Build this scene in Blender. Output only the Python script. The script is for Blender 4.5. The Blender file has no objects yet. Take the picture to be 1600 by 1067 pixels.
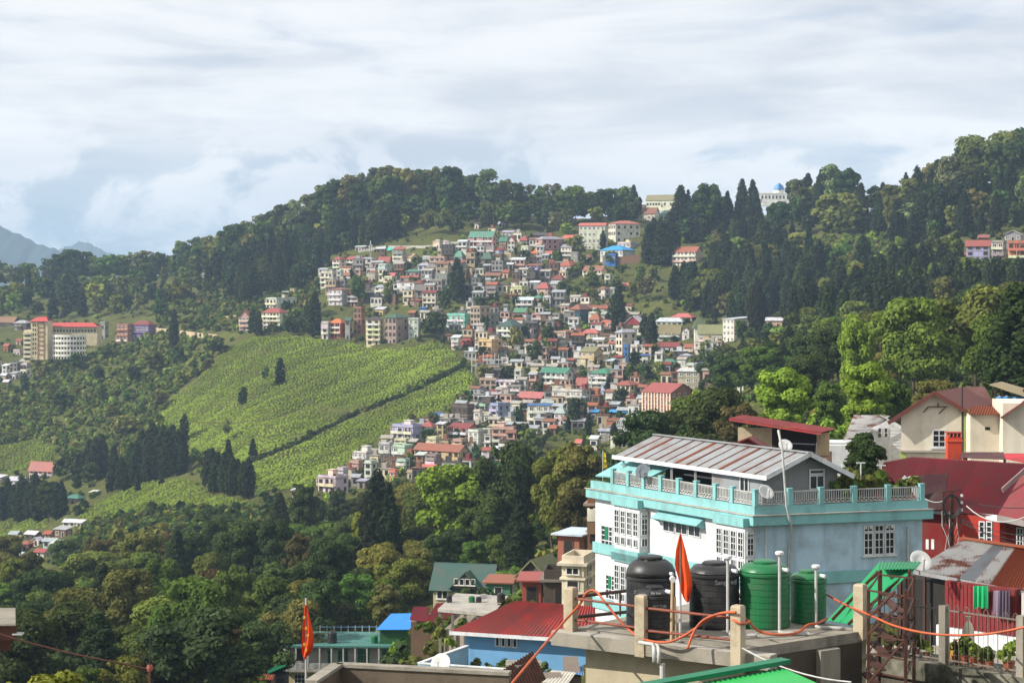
import bpy, math, random
import numpy as np
from mathutils import Vector, Matrix

# ------------------------------------------------------------------ camera, sky, sun, exposure
SC = bpy.context.scene
COL = SC.collection
F = 3200.0          # focal length in photo pixels (1600 wide)
HY = 437.0          # photo row of the horizon
cam_d = bpy.data.cameras.new('camera')
cam_d.sensor_width = 36.0
cam_d.lens = 36.0 * F / 1600.0
cam_d.shift_y = -(533.5 - HY) / 1600.0
cam_d.clip_start = 0.5
cam_d.clip_end = 40000
cam = bpy.data.objects.new('camera', cam_d)
cam.rotation_euler = (math.radians(90), 0, 0)
COL.objects.link(cam)
SC.camera = cam

SUN = Vector((-0.78, -0.22, 0.58)).normalized()     # direction towards the sun
SUN_EL = math.asin(SUN.z)
SUN_AZ = math.atan2(SUN.x, SUN.y)
sd = bpy.data.lights.new('sun', 'SUN')
sd.energy = 5.0
sd.angle = math.radians(0.5)
sd.color = (1.0, 0.945, 0.86)
so = bpy.data.objects.new('sun', sd)
so.rotation_euler = SUN.to_track_quat('Z', 'Y').to_euler()
COL.objects.link(so)

W = bpy.data.worlds.new('World')
SC.world = W
W.use_nodes = True
nt = W.node_tree
nt.nodes.clear()
def N(t, tree=None, **kw):
    n = (tree or nt).nodes.new(t)
    for k, v in kw.items():
        if k == 'inp':
            for a, b in v.items():
                n.inputs[a].default_value = b
        else:
            setattr(n, k, v)
    return n
def LK(a, b, tree=None):
    (tree or nt).links.new(a, b)
sky = N('ShaderNodeTexSky', sky_type='NISHITA', sun_disc=False)
sky.sun_elevation = SUN_EL
sky.sun_rotation = SUN_AZ
sky.altitude = 2000
sky.air_density = 1.0
sky.dust_density = 0.6
sky.ozone_density = 1.5
skb = N('ShaderNodeVectorMath', operation='SCALE'); skb.inputs['Scale'].default_value = 0.10
LK(sky.outputs[0], skb.inputs[0])
tc = N('ShaderNodeTexCoord')
# layered stratus: noise stretched along the horizon
def cloud_noise(scale, loc, nscale, detail, rough, dist, lo, hi):
    m = N('ShaderNodeMapping'); m.inputs['Scale'].default_value = scale; m.inputs['Location'].default_value = loc
    LK(tc.outputs['Generated'], m.inputs['Vector'])
    n = N('ShaderNodeTexNoise', noise_dimensions='3D')
    n.inputs['Scale'].default_value = nscale; n.inputs['Detail'].default_value = detail
    n.inputs['Roughness'].default_value = rough; n.inputs['Distortion'].default_value = dist
    LK(m.outputs[0], n.inputs['Vector'])
    r = N('ShaderNodeMapRange', interpolation_type='SMOOTHSTEP')
    r.inputs['From Min'].default_value = lo; r.inputs['From Max'].default_value = hi
    LK(n.outputs['Fac'], r.inputs['Value'])
    return r.outputs['Result']
strat = cloud_noise((4.0, 4.0, 17.0), (0.35, 0.1, 0.2), 1.2, 6.0, 0.54, 0.3, 0.20, 0.47)
puffs = cloud_noise((8.0, 8.0, 12.0), (1.1, 0.2, 0.4), 1.6, 9.0, 0.60, 0.4, 0.455, 0.545)
shade = cloud_noise((4.5, 4.5, 24.0), (5.2, 3.3, 0.7), 1.5, 7.0, 0.54, 0.35, 0.32, 0.62)
sep = N('ShaderNodeSeparateXYZ'); LK(tc.outputs['Generated'], sep.inputs[0])
high = N('ShaderNodeMapRange', interpolation_type='SMOOTHSTEP')      # the stratus deck lies above the low blue gaps
high.inputs['From Min'].default_value = 0.015; high.inputs['From Max'].default_value = 0.08
high.inputs['To Min'].default_value = 0.35; high.inputs['To Max'].default_value = 1.0
LK(sep.outputs['Z'], high.inputs['Value'])
st2 = N('ShaderNodeMath', operation='MULTIPLY'); LK(strat, st2.inputs[0]); LK(high.outputs[0], st2.inputs[1])
low = N('ShaderNodeMapRange', interpolation_type='SMOOTHSTEP')
low.inputs['From Min'].default_value = 0.045; low.inputs['From Max'].default_value = 0.10
low.inputs['To Min'].default_value = 1.0; low.inputs['To Max'].default_value = 0.0
LK(sep.outputs['Z'], low.inputs['Value'])
pf2 = N('ShaderNodeMath', operation='MULTIPLY'); LK(puffs, pf2.inputs[0]); LK(low.outputs[0], pf2.inputs[1])
covs = N('ShaderNodeMath', operation='MULTIPLY'); LK(st2.outputs[0], covs.inputs[0]); covs.inputs[1].default_value = 0.94
ccol = N('ShaderNodeMix', data_type='RGBA')
ccol.inputs['A'].default_value = (0.74, 0.775, 0.83, 1)
ccol.inputs['B'].default_value = (1.08, 1.07, 1.06, 1)
LK(shade, ccol.inputs['Factor'])
tint_ = N('ShaderNodeMix', data_type='RGBA', blend_type='MULTIPLY'); tint_.inputs['Factor'].default_value = 1.0
LK(skb.outputs[0], tint_.inputs['A']); tint_.inputs['B'].default_value = (0.50, 0.73, 1.0, 1)
smix0 = N('ShaderNodeMix', data_type='RGBA')
LK(covs.outputs[0], smix0.inputs['Factor']); LK(tint_.outputs['Result'], smix0.inputs['A']); LK(ccol.outputs['Result'], smix0.inputs['B'])
pcol = N('ShaderNodeMix', data_type='RGBA'); pcol.inputs['A'].default_value = (0.98, 0.99, 1.02, 1); pcol.inputs['B'].default_value = (1.16, 1.15, 1.14, 1)
LK(shade, pcol.inputs['Factor'])
pk = N('ShaderNodeMath', operation='MULTIPLY'); LK(pf2.outputs[0], pk.inputs[0]); pk.inputs[1].default_value = 0.92
smix = N('ShaderNodeMix', data_type='RGBA')
LK(pk.outputs[0], smix.inputs['Factor']); LK(smix0.outputs['Result'], smix.inputs['A']); LK(pcol.outputs['Result'], smix.inputs['B'])
bg = N('ShaderNodeBackground'); bg.inputs['Strength'].default_value = 0.80
LK(smix.outputs['Result'], bg.inputs['Color'])
wo = N('ShaderNodeOutputWorld'); LK(bg.outputs[0], wo.inputs['Surface'])

vs = SC.view_settings
vs.view_transform = 'Standard'; vs.look = 'None'; vs.exposure = 0.32; vs.gamma = 1.0
vs.use_curve_mapping = False
cy = SC.cycles
cy.max_bounces = 4; cy.diffuse_bounces = 2; cy.glossy_bounces = 2; cy.transmission_bounces = 2
cy.volume_bounces = 0; cy.transparent_max_bounces = 6
cy.use_denoising = True
cy.use_adaptive_sampling = True
cy.adaptive_threshold = 0.02
cy.sample_clamp_indirect = 4.0
cy.caustics_reflective = False; cy.caustics_refractive = False

# ------------------------------------------------------------------ helpers
RNG = np.random.default_rng(7)
R_ = random.Random(5)
def lin(c):
    return tuple(((v / 255.0) / 12.92 if v / 255.0 <= 0.04045 else ((v / 255.0 + 0.055) / 1.055) ** 2.4) for v in c)
def P(px, py, D):
    """A point of the place seen at photo pixel px, py and D metres ahead."""
    return Vector(((px - 800.0) / F * D, D, -(py - HY) / F * D))
def pix(v):
    return (800 + F * v[0] / v[1], HY - F * v[2] / v[1])

class MB:
    """Collects shapes of one mesh."""
    def __init__(s):
        s.v = []; s.f = []; s.m = []
    def add(s, vs_, fs_, m=0):
        o = len(s.v)
        s.v += [tuple(q) for q in vs_]
        for f in fs_:
            s.f.append(tuple(i + o for i in f)); s.m.append(m)
    def box(s, x0, x1, y0, y1, z0, z1, m=0, M=None):
        vs_ = [(x, y, z) for z in (z0, z1) for y in (y0, y1) for x in (x0, x1)]
        if M is not None: vs_ = [M @ Vector(q) for q in vs_]
        s.add(vs_, [(0, 2, 3, 1), (4, 5, 7, 6), (0, 1, 5, 4), (2, 6, 7, 3), (0, 4, 6, 2), (1, 3, 7, 5)], m)
    def bar(s, a, b, w, h, m=0, up=Vector((0, 0, 1))):
        """A square bar from a to b."""
        a = Vector(a); b = Vector(b); d = (b - a).normalized()
        r = d.cross(up)
        if r.length < 1e-4: r = d.cross(Vector((0, 1, 0)))
        r.normalize(); u = r.cross(d)
        vs_ = [p + r * (i * w / 2) + u * (j * h / 2) for p in (a, b) for i, j in ((-1, -1), (1, -1), (1, 1), (-1, 1))]
        s.add(vs_, [(0, 3, 2, 1), (4, 5, 6, 7), (0, 1, 5, 4), (1, 2, 6, 5), (2, 3, 7, 6), (3, 0, 4, 7)], m)
    def tube(s, pts, r, n=8, m=0, cap=True):
        pts = [Vector(p) for p in pts]
        rr = r if isinstance(r, (list, tuple)) else [r] * len(pts)
        rings = []
        ref = Vector((0, 0, 1))
        for i, p in enumerate(pts):
            d = (pts[min(i + 1, len(pts) - 1)] - pts[max(i - 1, 0)]).normalized()
            a = d.cross(ref)
            if a.length < 1e-3: a = d.cross(Vector((1, 0, 0)))
            a.normalize(); b = a.cross(d)
            rings.append([p + (a * math.cos(2 * math.pi * k / n) + b * math.sin(2 * math.pi * k / n)) * rr[i] for k in range(n)])
        vs_ = [q for ring in rings for q in ring]
        fs_ = [(i * n + k, i * n + (k + 1) % n, (i + 1) * n + (k + 1) % n, (i + 1) * n + k) for i in range(len(pts) - 1) for k in range(n)]
        if cap:
            fs_.append(tuple(range(n))[::-1]); fs_.append(tuple((len(pts) - 1) * n + k for k in range(n)))
        s.add(vs_, fs_, m)
    def lathe(s, prof, n=24, m=0, c=(0, 0, 0)):
        vs_ = [(c[0] + r * math.cos(2 * math.pi * k / n), c[1] + r * math.sin(2 * math.pi * k / n), c[2] + z) for r, z in prof for k in range(n)]
        fs_ = [(i * n + k, i * n + (k + 1) % n, (i + 1) * n + (k + 1) % n, (i + 1) * n + k) for i in range(len(prof) - 1) for k in range(n)]
        fs_.append(tuple(range(n))[::-1]); fs_.append(tuple((len(prof) - 1) * n + k for k in range(n)))
        s.add(vs_, fs_, m)
    def prism(s, poly, z0, z1, m=0):
        n = len(poly)
        vs_ = [(p[0], p[1], z0) for p in poly] + [(p[0], p[1], z1) for p in poly]
        s.add(vs_, [tuple(range(n))[::-1], tuple(range(n, 2 * n))] + [(k, (k + 1) % n, n + (k + 1) % n, n + k) for k in range(n)], m)
    def solid(s, quad, t, m=0):
        """A plate: polygon quad thickened downward along its normal by t."""
        q = [Vector(p) for p in quad]; n = len(q)
        nor = (q[1] - q[0]).cross(q[2] - q[0]).normalized()
        if nor.z < 0: nor = -nor
        vs_ = q + [p - nor * t for p in q]
        s.add(vs_, [tuple(range(n)), tuple(range(n, 2 * n))[::-1]] + [(k, n + k, n + (k + 1) % n, (k + 1) % n) for k in range(n)], m)
    def corrugated(s, a, b, c, d, waves, amp, m=0, rows=1, t=0.01):
        """Corrugated sheet over the quad a-b (eave) and d-c (ridge), waves running from eave to ridge."""
        a, b, c, d = map(Vector, (a, b, c, d))
        nor = (b - a).cross(d - a).normalized()
        if nor.z < 0: nor = -nor
        k = waves * 4
        vs_ = []
        for j in range(rows + 1):
            for i in range(k + 1):
                p = (a.lerp(b, i / k)).lerp(d.lerp(c, i / k), j / rows)
                vs_.append(p + nor * amp * math.sin(i * math.pi / 2))
        fs_ = [(j * (k + 1) + i, j * (k + 1) + i + 1, (j + 1) * (k + 1) + i + 1, (j + 1) * (k + 1) + i) for j in range(rows) for i in range(k)]
        o = len(vs_)
        vs_ += [q - nor * t for q in vs_]
        fs_ += [tuple(i + o for i in f[::-1]) for f in fs_]
        for i in range(k):      # close eave and ridge edges
            fs_.append((i + 1, i, i + o, i + 1 + o))
            j = rows * (k + 1)
            fs_.append((j + i, j + i + 1, j + i + 1 + o, j + i + o))
        s.add(vs_, fs_, m)
    def mesh(s, name, mats, smooth=False):
        me = bpy.data.meshes.new(name)
        me.from_pydata(s.v, [], s.f)
        for mt in mats: me.materials.append(mt)
        if len(mats) > 1: me.polygons.foreach_set('material_index', s.m)
        if smooth: me.polygons.foreach_set('use_smooth', [True] * len(s.f))
        me.update()
        return me
    def build(s, name, mats, parent=None, color=None, smooth=False, **tags):
        if not isinstance(mats, (list, tuple)): mats = [mats]
        return place(name, s.mesh(name, mats, smooth), parent, color, **tags)

def place(name, me, parent=None, color=None, loc=None, **tags):
    o = bpy.data.objects.new(name, me)
    COL.objects.link(o)
    if parent is not None: o.parent = parent
    if color is not None: o.color = (*color[:3], 1)
    if loc is not None: o.location = loc
    for k, v in tags.items(): o[k] = v
    return o
def thing(name, label, cat, loc=(0, 0, 0), rz=0.0, group=None):
    o = bpy.data.objects.new(name, None)
    COL.objects.link(o)
    o.location = loc; o.rotation_euler = (0, 0, rz)
    o.empty_display_size = 0.3
    o['label'] = label; o['category'] = cat
    if group: o['group'] = group
    return o

# ------------------------------------------------------------------ materials
def newmat(name):
    m = bpy.data.materials.new(name); m.use_nodes = True
    t = m.node_tree; t.nodes.clear()
    b = N('ShaderNodeBsdfPrincipled', t); o = N('ShaderNodeOutputMaterial', t)
    LK(b.outputs[0], o.inputs['Surface'], t)
    return m, t, b
def noise_fac(t, scale, detail=4.0, rough=0.6, lo=0.35, hi=0.65, stretch=None, coord='Object'):
    c = N('ShaderNodeTexCoord', t)
    src = c.outputs[coord]
    if stretch:
        mp = N('ShaderNodeMapping', t); mp.inputs['Scale'].default_value = stretch
        LK(src, mp.inputs['Vector'], t); src = mp.outputs[0]
    n = N('ShaderNodeTexNoise', t); n.inputs['Scale'].default_value = scale; n.inputs['Detail'].default_value = detail; n.inputs['Roughness'].default_value = rough
    LK(src, n.inputs['Vector'], t)
    r = N('ShaderNodeMapRange', t); r.inputs['From Min'].default_value = lo; r.inputs['From Max'].default_value = hi
    LK(n.outputs['Fac'], r.inputs['Value'], t)
    return r.outputs['Result']
def mixc(t, fac, a, b, blend='MIX'):
    x = N('ShaderNodeMix', t, data_type='RGBA', blend_type=blend)
    for s_, v in (('Factor', fac), ('A', a), ('B', b)):
        if hasattr(v, 'links') or isinstance(v, bpy.types.NodeSocket): LK(v, x.inputs[s_], t)
        elif s_ == 'Factor': x.inputs[s_].default_value = v
        else: x.inputs[s_].default_value = (*v[:3], 1)
    return x.outputs['Result']
def paint(name, base=None, dirt=(0.12, 0.10, 0.08), amount=0.5, scale=0.6, rough=0.8, bump=0.0, streak=True, lo=0.45, hi=0.8, metal=0.0, spec=0.3):
    """Painted plaster, wood or metal: base colour (the object's own colour if None) with weather stains."""
    m, t, b = newmat(name)
    if base is None:
        oi = N('ShaderNodeObjectInfo', t); col = oi.outputs['Color']
    else: col = base
    f1 = noise_fac(t, scale, 6, 0.65, lo, hi)
    mul = N('ShaderNodeMath', t, operation='MULTIPLY'); LK(f1, mul.inputs[0], t); mul.inputs[1].default_value = amount
    c1 = mixc(t, mul.outputs[0], col, dirt)
    if streak:
        f2 = noise_fac(t, scale * 2.2, 5, 0.6, 0.5, 0.85, stretch=(1, 1, 0.15))
        mu2 = N('ShaderNodeMath', t, operation='MULTIPLY'); LK(f2, mu2.inputs[0], t); mu2.inputs[1].default_value = amount * 0.8
        c1 = mixc(t, mu2.outputs[0], c1, dirt)
    LK(c1, b.inputs['Base Color'], t)
    b.inputs['Roughness'].default_value = rough; b.inputs['Metallic'].default_value = metal
    b.inputs['Specular IOR Level'].default_value = spec
    if bump:
        n = N('ShaderNodeTexNoise', t); n.inputs['Scale'].default_value = scale * 18; n.inputs['Detail'].default_value = 6
        c = N('ShaderNodeTexCoord', t); LK(c.outputs['Object'], n.inputs['Vector'], t)
        bp = N('ShaderNodeBump', t); bp.inputs['Strength'].default_value = bump; bp.inputs['Distance'].default_value = 0.03
        LK(n.outputs['Fac'], bp.inputs['Height'], t); LK(bp.outputs[0], b.inputs['Normal'], t)
    return m
M_WALL = paint('painted_plaster', None, (0.14, 0.125, 0.10), 0.72, 0.35, 0.85)
M_ROOF = paint('painted_sheet_roof', None, (0.12, 0.085, 0.065), 0.65, 0.5, 0.6, streak=False, spec=0.4)
M_TRIM = paint('trim_paint', None, (0.15, 0.13, 0.11), 0.35, 0.8, 0.7)
M_CONC = paint('weathered_concrete', lin((150, 143, 130)), (0.05, 0.045, 0.035), 0.75, 0.9, 0.9, bump=0.4)
M_SLAB = paint('floor_slab_concrete', lin((170, 165, 155)), (0.07, 0.06, 0.05), 0.6, 0.7, 0.9)
M_GLASS, t_, b_ = newmat('window_glass')
b_.inputs['Base Color'].default_value = (0.02, 0.023, 0.025, 1); b_.inputs['Roughness'].default_value = 0.12
M_DARK, t_, b_ = newmat('dark_interior')
b_.inputs['Base Color'].default_value = (0.02, 0.018, 0.016, 1); b_.inputs['Roughness'].default_value = 0.95  # near-black base stands in for the shade inside rooms and openings
M_BLACK = paint('black_plastic', (0.012, 0.012, 0.013), (0.085, 0.08, 0.07), 0.6, 2.0, 0.45, streak=False, spec=0.5)
M_BARK = paint('tree_bark', (0.075, 0.055, 0.04), (0.03, 0.022, 0.016), 0.8, 1.5, 0.95, bump=0.5)
M_WIRE, t_, b_ = newmat('cable_black'); b_.inputs['Base Color'].default_value = (0.015, 0.015, 0.016, 1); b_.inputs['Roughness'].default_value = 0.6

def leafmat(name, from_attr=False, trans=0.22):
    m = bpy.data.materials.new(name); m.use_nodes = True
    t = m.node_tree; t.nodes.clear()
    if from_attr:
        a = N('ShaderNodeAttribute', t); a.attribute_name = 'tint'; col = a.outputs['Color']
    else:
        oi = N('ShaderNodeObjectInfo', t); col = oi.outputs['Color']
    at = N('ShaderNodeAttribute', t); at.attribute_name = 'leafvar'
    f = noise_fac(t, 0.35, 3, 0.6, 0.3, 0.7)
    c1 = mixc(t, f, (0.62, 0.66, 0.6), (1.35, 1.28, 1.1))
    c2 = mixc(t, 1.0, col, c1, 'MULTIPLY')
    v = N('ShaderNodeMapRange', t); v.inputs['To Min'].default_value = 0.6; v.inputs['To Max'].default_value = 1.45
    LK(at.outputs['Fac'], v.inputs['Value'], t)
    sc = N('ShaderNodeVectorMath', t, operation='SCALE'); LK(c2, sc.inputs[0], t); LK(v.outputs[0], sc.inputs['Scale'], t)
    d = N('ShaderNodeBsdfDiffuse', t); LK(sc.outputs[0], d.inputs['Color'], t)
    tr = N('ShaderNodeBsdfTranslucent', t)
    c3 = mixc(t, 1.0, sc.outputs[0], (1.5, 1.6, 0.7), 'MULTIPLY'); LK(c3, tr.inputs['Color'], t)
    mx = N('ShaderNodeMixShader', t); mx.inputs['Fac'].default_value = trans
    LK(d.outputs[0], mx.inputs[1], t); LK(tr.outputs[0], mx.inputs[2], t)
    o = N('ShaderNodeOutputMaterial', t); LK(mx.outputs[0], o.inputs['Surface'], t)
    return m
M_LEAF = leafmat('foliage')
M_LEAFM = leafmat('foliage_mass', True)

# ------------------------------------------------------------------ terrain
PROF = {
 -900: [(8,-9),(60,1330),(150,1260),(280,1100),(420,1000),(600,925),(800,885),(930,845),(1020,745),(1140,640),(1280,570),(1430,500),(1580,460),(1720,445),(2300,560)],
 0:    [(8,-9),(60,1330),(150,1250),(280,1090),(420,985),(600,905),(800,870),(900,850),(1000,745),(1120,640),(1250,575),(1400,500),(1550,460),(1700,447),(2300,560)],
 130:  [(8,-9),(60,1330),(150,1250),(280,1085),(420,980),(600,895),(760,845),(850,800),(950,745),(1050,680),(1150,610),(1250,560),(1380,505),(1550,455),(1680,440),(2300,560)],
 250:  [(8,-9),(60,1320),(150,1240),(280,1075),(420,965),(580,880),(680,825),(760,798),(860,762),(980,690),(1080,610),(1180,545),(1280,505),(1400,470),(1550,443),(1640,432),(2300,560)],
 400:  [(8,-9),(60,1310),(150,1220),(280,1060),(420,950),(560,875),(660,815),(740,775),(820,720),(920,645),(1020,575),(1100,525),(1180,495),(1260,465),(1360,425),(1460,385),(2200,500)],
 550:  [(8,-9),(60,1300),(150,1230),(220,1130),(260,1085),(320,1010),(440,905),(580,830),(680,785),(760,750),(840,690),(930,620),(1020,560),(1080,530),(1150,490),(1230,445),(1310,390),(1400,335),(1430,325),(2200,450)],
 700:  [(8,-9),(60,1280),(130,1120),(200,1020),(280,960),(400,895),(540,830),(660,780),(750,735),(820,690),(920,610),(1010,550),(1080,510),(1160,455),(1230,400),(1310,355),(1400,315),(2200,440)],
 850:  [(8,-9),(60,1250),(130,1060),(200,975),(270,930),(400,870),(540,810),(660,760),(750,715),(830,670),(920,610),(1010,550),(1080,500),(1150,450),(1220,400),(1300,360),(1380,340),(2200,450)],
 1000: [(8,-9),(60,1200),(105,1045),(160,960),(240,880),(350,800),(500,740),(650,700),(760,665),(850,630),(930,590),(1010,540),(1080,490),(1150,440),(1220,390),(1290,350),(1350,335),(2200,450)],
 1200: [(8,-9),(60,1180),(105,1030),(150,880),(220,760),(300,700),(420,640),(600,590),(780,555),(900,530),(980,500),(1050,460),(1130,415),(1200,370),(1260,330),(2200,450)],
 1350: [(8,-9),(60,1160),(105,985),(150,850),(220,730),(300,670),(420,610),(600,560),(760,520),(880,480),(980,440),(1080,390),(1160,345),(1200,330),(2200,430)],
 1500: [(8,-9),(60,1120),(105,960),(135,880),(160,780),(200,720),(300,650),(400,610),(550,560),(700,500),(800,450),(860,415),(930,380),(1000,335),(1060,295),(2200,420)],
 1600: [(8,-9),(60,1110),(105,940),(135,860),(160,760),(200,700),(300,630),(400,590),(550,545),(700,480),(800,430),(860,400),(930,360),(1000,310),(1050,280),(2200,420)],
 2300: [(8,-9),(60,1100),(105,920),(135,840),(160,740),(200,680),(300,610),(400,570),(550,525),(700,460),(800,410),(860,380),(930,340),(1000,290),(1050,265),(2200,420)],
}
DG = np.concatenate([np.linspace(8, 120, 30), np.linspace(124, 700, 110), np.linspace(705, 1750, 170), np.linspace(1800, 2600, 14), np.array([3000, 4000, 5500, 7500, 13400])])
PX = sorted(PROF)
def prof_z(pr):
    d = [8]; z = [-9.0]
    for D, y in pr[1:]:
        d.append(D); z.append(-(y - HY) / F * D)
    d += [3200, 13400]; z += [-230, -260]
    return np.interp(DG, d, z)
ZT = np.array([prof_z(PROF[p]) for p in PX])          # profiles x rows
for _ in range(2):                                        # smooth along the slope
    ZT[:, 1:-1] = 0.25 * ZT[:, :-2] + 0.5 * ZT[:, 1:-1] + 0.25 * ZT[:, 2:]
UX = np.concatenate([np.linspace(-900, -60, 24), np.linspace(-50, 1660, 240), np.linspace(1690, 2300, 18)])
ZG = np.empty((len(UX), len(DG)))
PXA = np.array(PX, float)
for j in range(len(DG)):
    ZG[:, j] = np.interp(UX, PXA, ZT[:, j])
k_ = np.exp(-0.5 * (np.arange(-9, 10) / 4.0) ** 2); k_ /= k_.sum()
pad = np.pad(ZG, ((9, 9), (0, 0)), mode='edge')
ZG = sum(k_[i] * pad[i:i + len(UX)] for i in range(19))
def bumpf(X, Y):
    return (0.9 * np.sin(X * 0.11 + 1.3 * np.sin(Y * 0.05)) + 0.7 * np.sin(Y * 0.13 + X * 0.06) + 0.5 * np.sin(X * 0.31 - Y * 0.23) + 0.35 * np.sin(X * 0.57 + Y * 0.41))
UU, DD = np.meshgrid(UX, DG, indexing='ij')
XX = (UU - 800) / F * DD
ZG = ZG + bumpf(XX, DD) * np.clip((DD - 150) / 200, 0, 1)
def gz_px(px, D):
    """Ground height under photo column px at distance D (arrays welcome)."""
    px = np.asarray(px, float); D = np.asarray(D, float)
    i = np.clip(np.searchsorted(UX, px) - 1, 0, len(UX) - 2); j = np.clip(np.searchsorted(DG, D) - 1, 0, len(DG) - 2)
    a = np.clip((px - UX[i]) / (UX[i + 1] - UX[i]), 0, 1); b = np.clip((D - DG[j]) / (DG[j + 1] - DG[j]), 0, 1)
    return (ZG[i, j] * (1 - a) + ZG[i + 1, j] * a) * (1 - b) + (ZG[i, j + 1] * (1 - a) + ZG[i + 1, j + 1] * a) * b
def gz(X, Y):
    return gz_px(800 + F * np.asarray(X) / np.asarray(Y), Y)
DS = np.concatenate([np.linspace(100, 1760, 1661)])
def gd(px, py):
    """Distance at which the ground shows at photo pixel px, py."""
    ys = HY - F * gz_px(np.full(len(DS), px), DS) / DS
    ok = np.nonzero(ys <= py)[0]
    return float(DS[ok[0]]) if len(ok) else 1700.0
def gp(px, py):
    D = gd(px, py); return P(px, HY - F * float(gz_px(px, D)) / D, D)

nu, nd = len(UX), len(DG)
verts = np.stack([XX.ravel(), DD.ravel(), ZG.ravel()], 1)
ii, jj = np.meshgrid(np.arange(nu - 1), np.arange(nd - 1), indexing='ij')
q = (ii * nd + jj).ravel()
faces = np.stack([q, q + nd, q + nd + 1, q + 1], 1)
def npmesh(name, v, f, mats, smooth=False, attrs=None):
    me = bpy.data.meshes.new(name)
    k = f.shape[1]
    me.vertices.add(len(v)); me.vertices.foreach_set('co', np.ascontiguousarray(v, np.float32).ravel())
    me.loops.add(f.size); me.loops.foreach_set('vertex_index', np.ascontiguousarray(f, np.int32).ravel())
    me.polygons.add(len(f)); me.polygons.foreach_set('loop_start', np.arange(0, f.size, k, dtype=np.int32))
    me.polygons.foreach_set('loop_total', np.full(len(f), k, np.int32))
    if smooth: me.polygons.foreach_set('use_smooth', np.ones(len(f), bool))
    for m in mats: me.materials.append(m)
    for an, (typ, dom, arr) in (attrs or {}).items():
        a = me.attributes.new(an, typ, dom)
        a.data.foreach_set('color' if 'COLOR' in typ else 'value', np.ascontiguousarray(arr, np.float32).ravel())
    me.update(); me.validate()
    return me
M_GROUND, t_, b_ = newmat('hillside_ground')
g1 = noise_fac(t_, 0.05, 8, 0.65, 0.35, 0.65, coord='Object')
g2 = noise_fac(t_, 0.9, 5, 0.7, 0.3, 0.7, coord='Object')
c_ = mixc(t_, g1, lin((70, 84, 42)), lin((112, 122, 58)))
c_ = mixc(t_, g2, c_, lin((84, 76, 48)))
n_ = N('ShaderNodeTexNoise', t_); n_.inputs['Scale'].default_value = 0.45; n_.inputs['Detail'].default_value = 8; n_.inputs['Roughness'].default_value = 0.7
c2_ = N('ShaderNodeTexCoord', t_); LK(c2_.outputs['Object'], n_.inputs['Vector'], t_)
bp_ = N('ShaderNodeBump', t_); bp_.inputs['Strength'].default_value = 1.0; bp_.inputs['Distance'].default_value = 1.6
LK(n_.outputs['Fac'], bp_.inputs['Height'], t_); LK(bp_.outputs[0], b_.inputs['Normal'], t_)
LK(c_, b_.inputs['Base Color'], t_); b_.inputs['Roughness'].default_value = 1.0; b_.inputs['Specular IOR Level'].default_value = 0.05
place('terrain', npmesh('terrain', verts, faces, [M_GROUND], True), kind='structure', label='green hillsides falling into the valley and rising to the wooded ridge')

# far blue mountains
def mountain(name, pts, D, depth, label):
    n = len(pts); xs = [p[0] for p in pts]
    px = np.linspace(xs[0], xs[-1], 140)
    py = np.interp(px, xs, [p[1] for p in pts]) + np.sin(px * 0.35) * 1.0 + np.sin(px * 0.9 + 1) * 0.6 + np.sin(px * 0.13) * 1.5
    v = []; rows = 10
    for r in range(-rows, rows + 1):
        k = abs(r) / rows
        Dr = D + r / rows * depth
        for a, b in zip(px, py):
            z = -(b - HY) / F * D
            zz = z * (1 - k) + (-260) * k + (1 - k) * k * 40 * math.sin(a * 0.11 + r * 0.9)
            v.append(((a - 800) / F * D + (math.sin(a * 0.2 + r) * 60 * k), Dr, zz))
    m = len(px)
    f = np.array([(r * m + i, r * m + i + 1, (r + 1) * m + i + 1, (r + 1) * m + i) for r in range(2 * rows) for i in range(m - 1)])
    place(name, npmesh(name, np.array(v), f, [M_MOUNT], True), kind='structure', label=label)
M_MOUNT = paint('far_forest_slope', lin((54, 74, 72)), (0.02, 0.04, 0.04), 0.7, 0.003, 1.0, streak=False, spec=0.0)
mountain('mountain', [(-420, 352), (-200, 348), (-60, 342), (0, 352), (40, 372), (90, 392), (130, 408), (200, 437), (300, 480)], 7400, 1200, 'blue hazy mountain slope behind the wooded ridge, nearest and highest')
mountain('mountain', [(20, 470), (70, 402), (100, 386), (125, 378), (150, 384), (175, 398), (210, 430), (240, 470)], 9800, 900, 'small blue peak behind the ridge, second of the far mountains')
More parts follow.
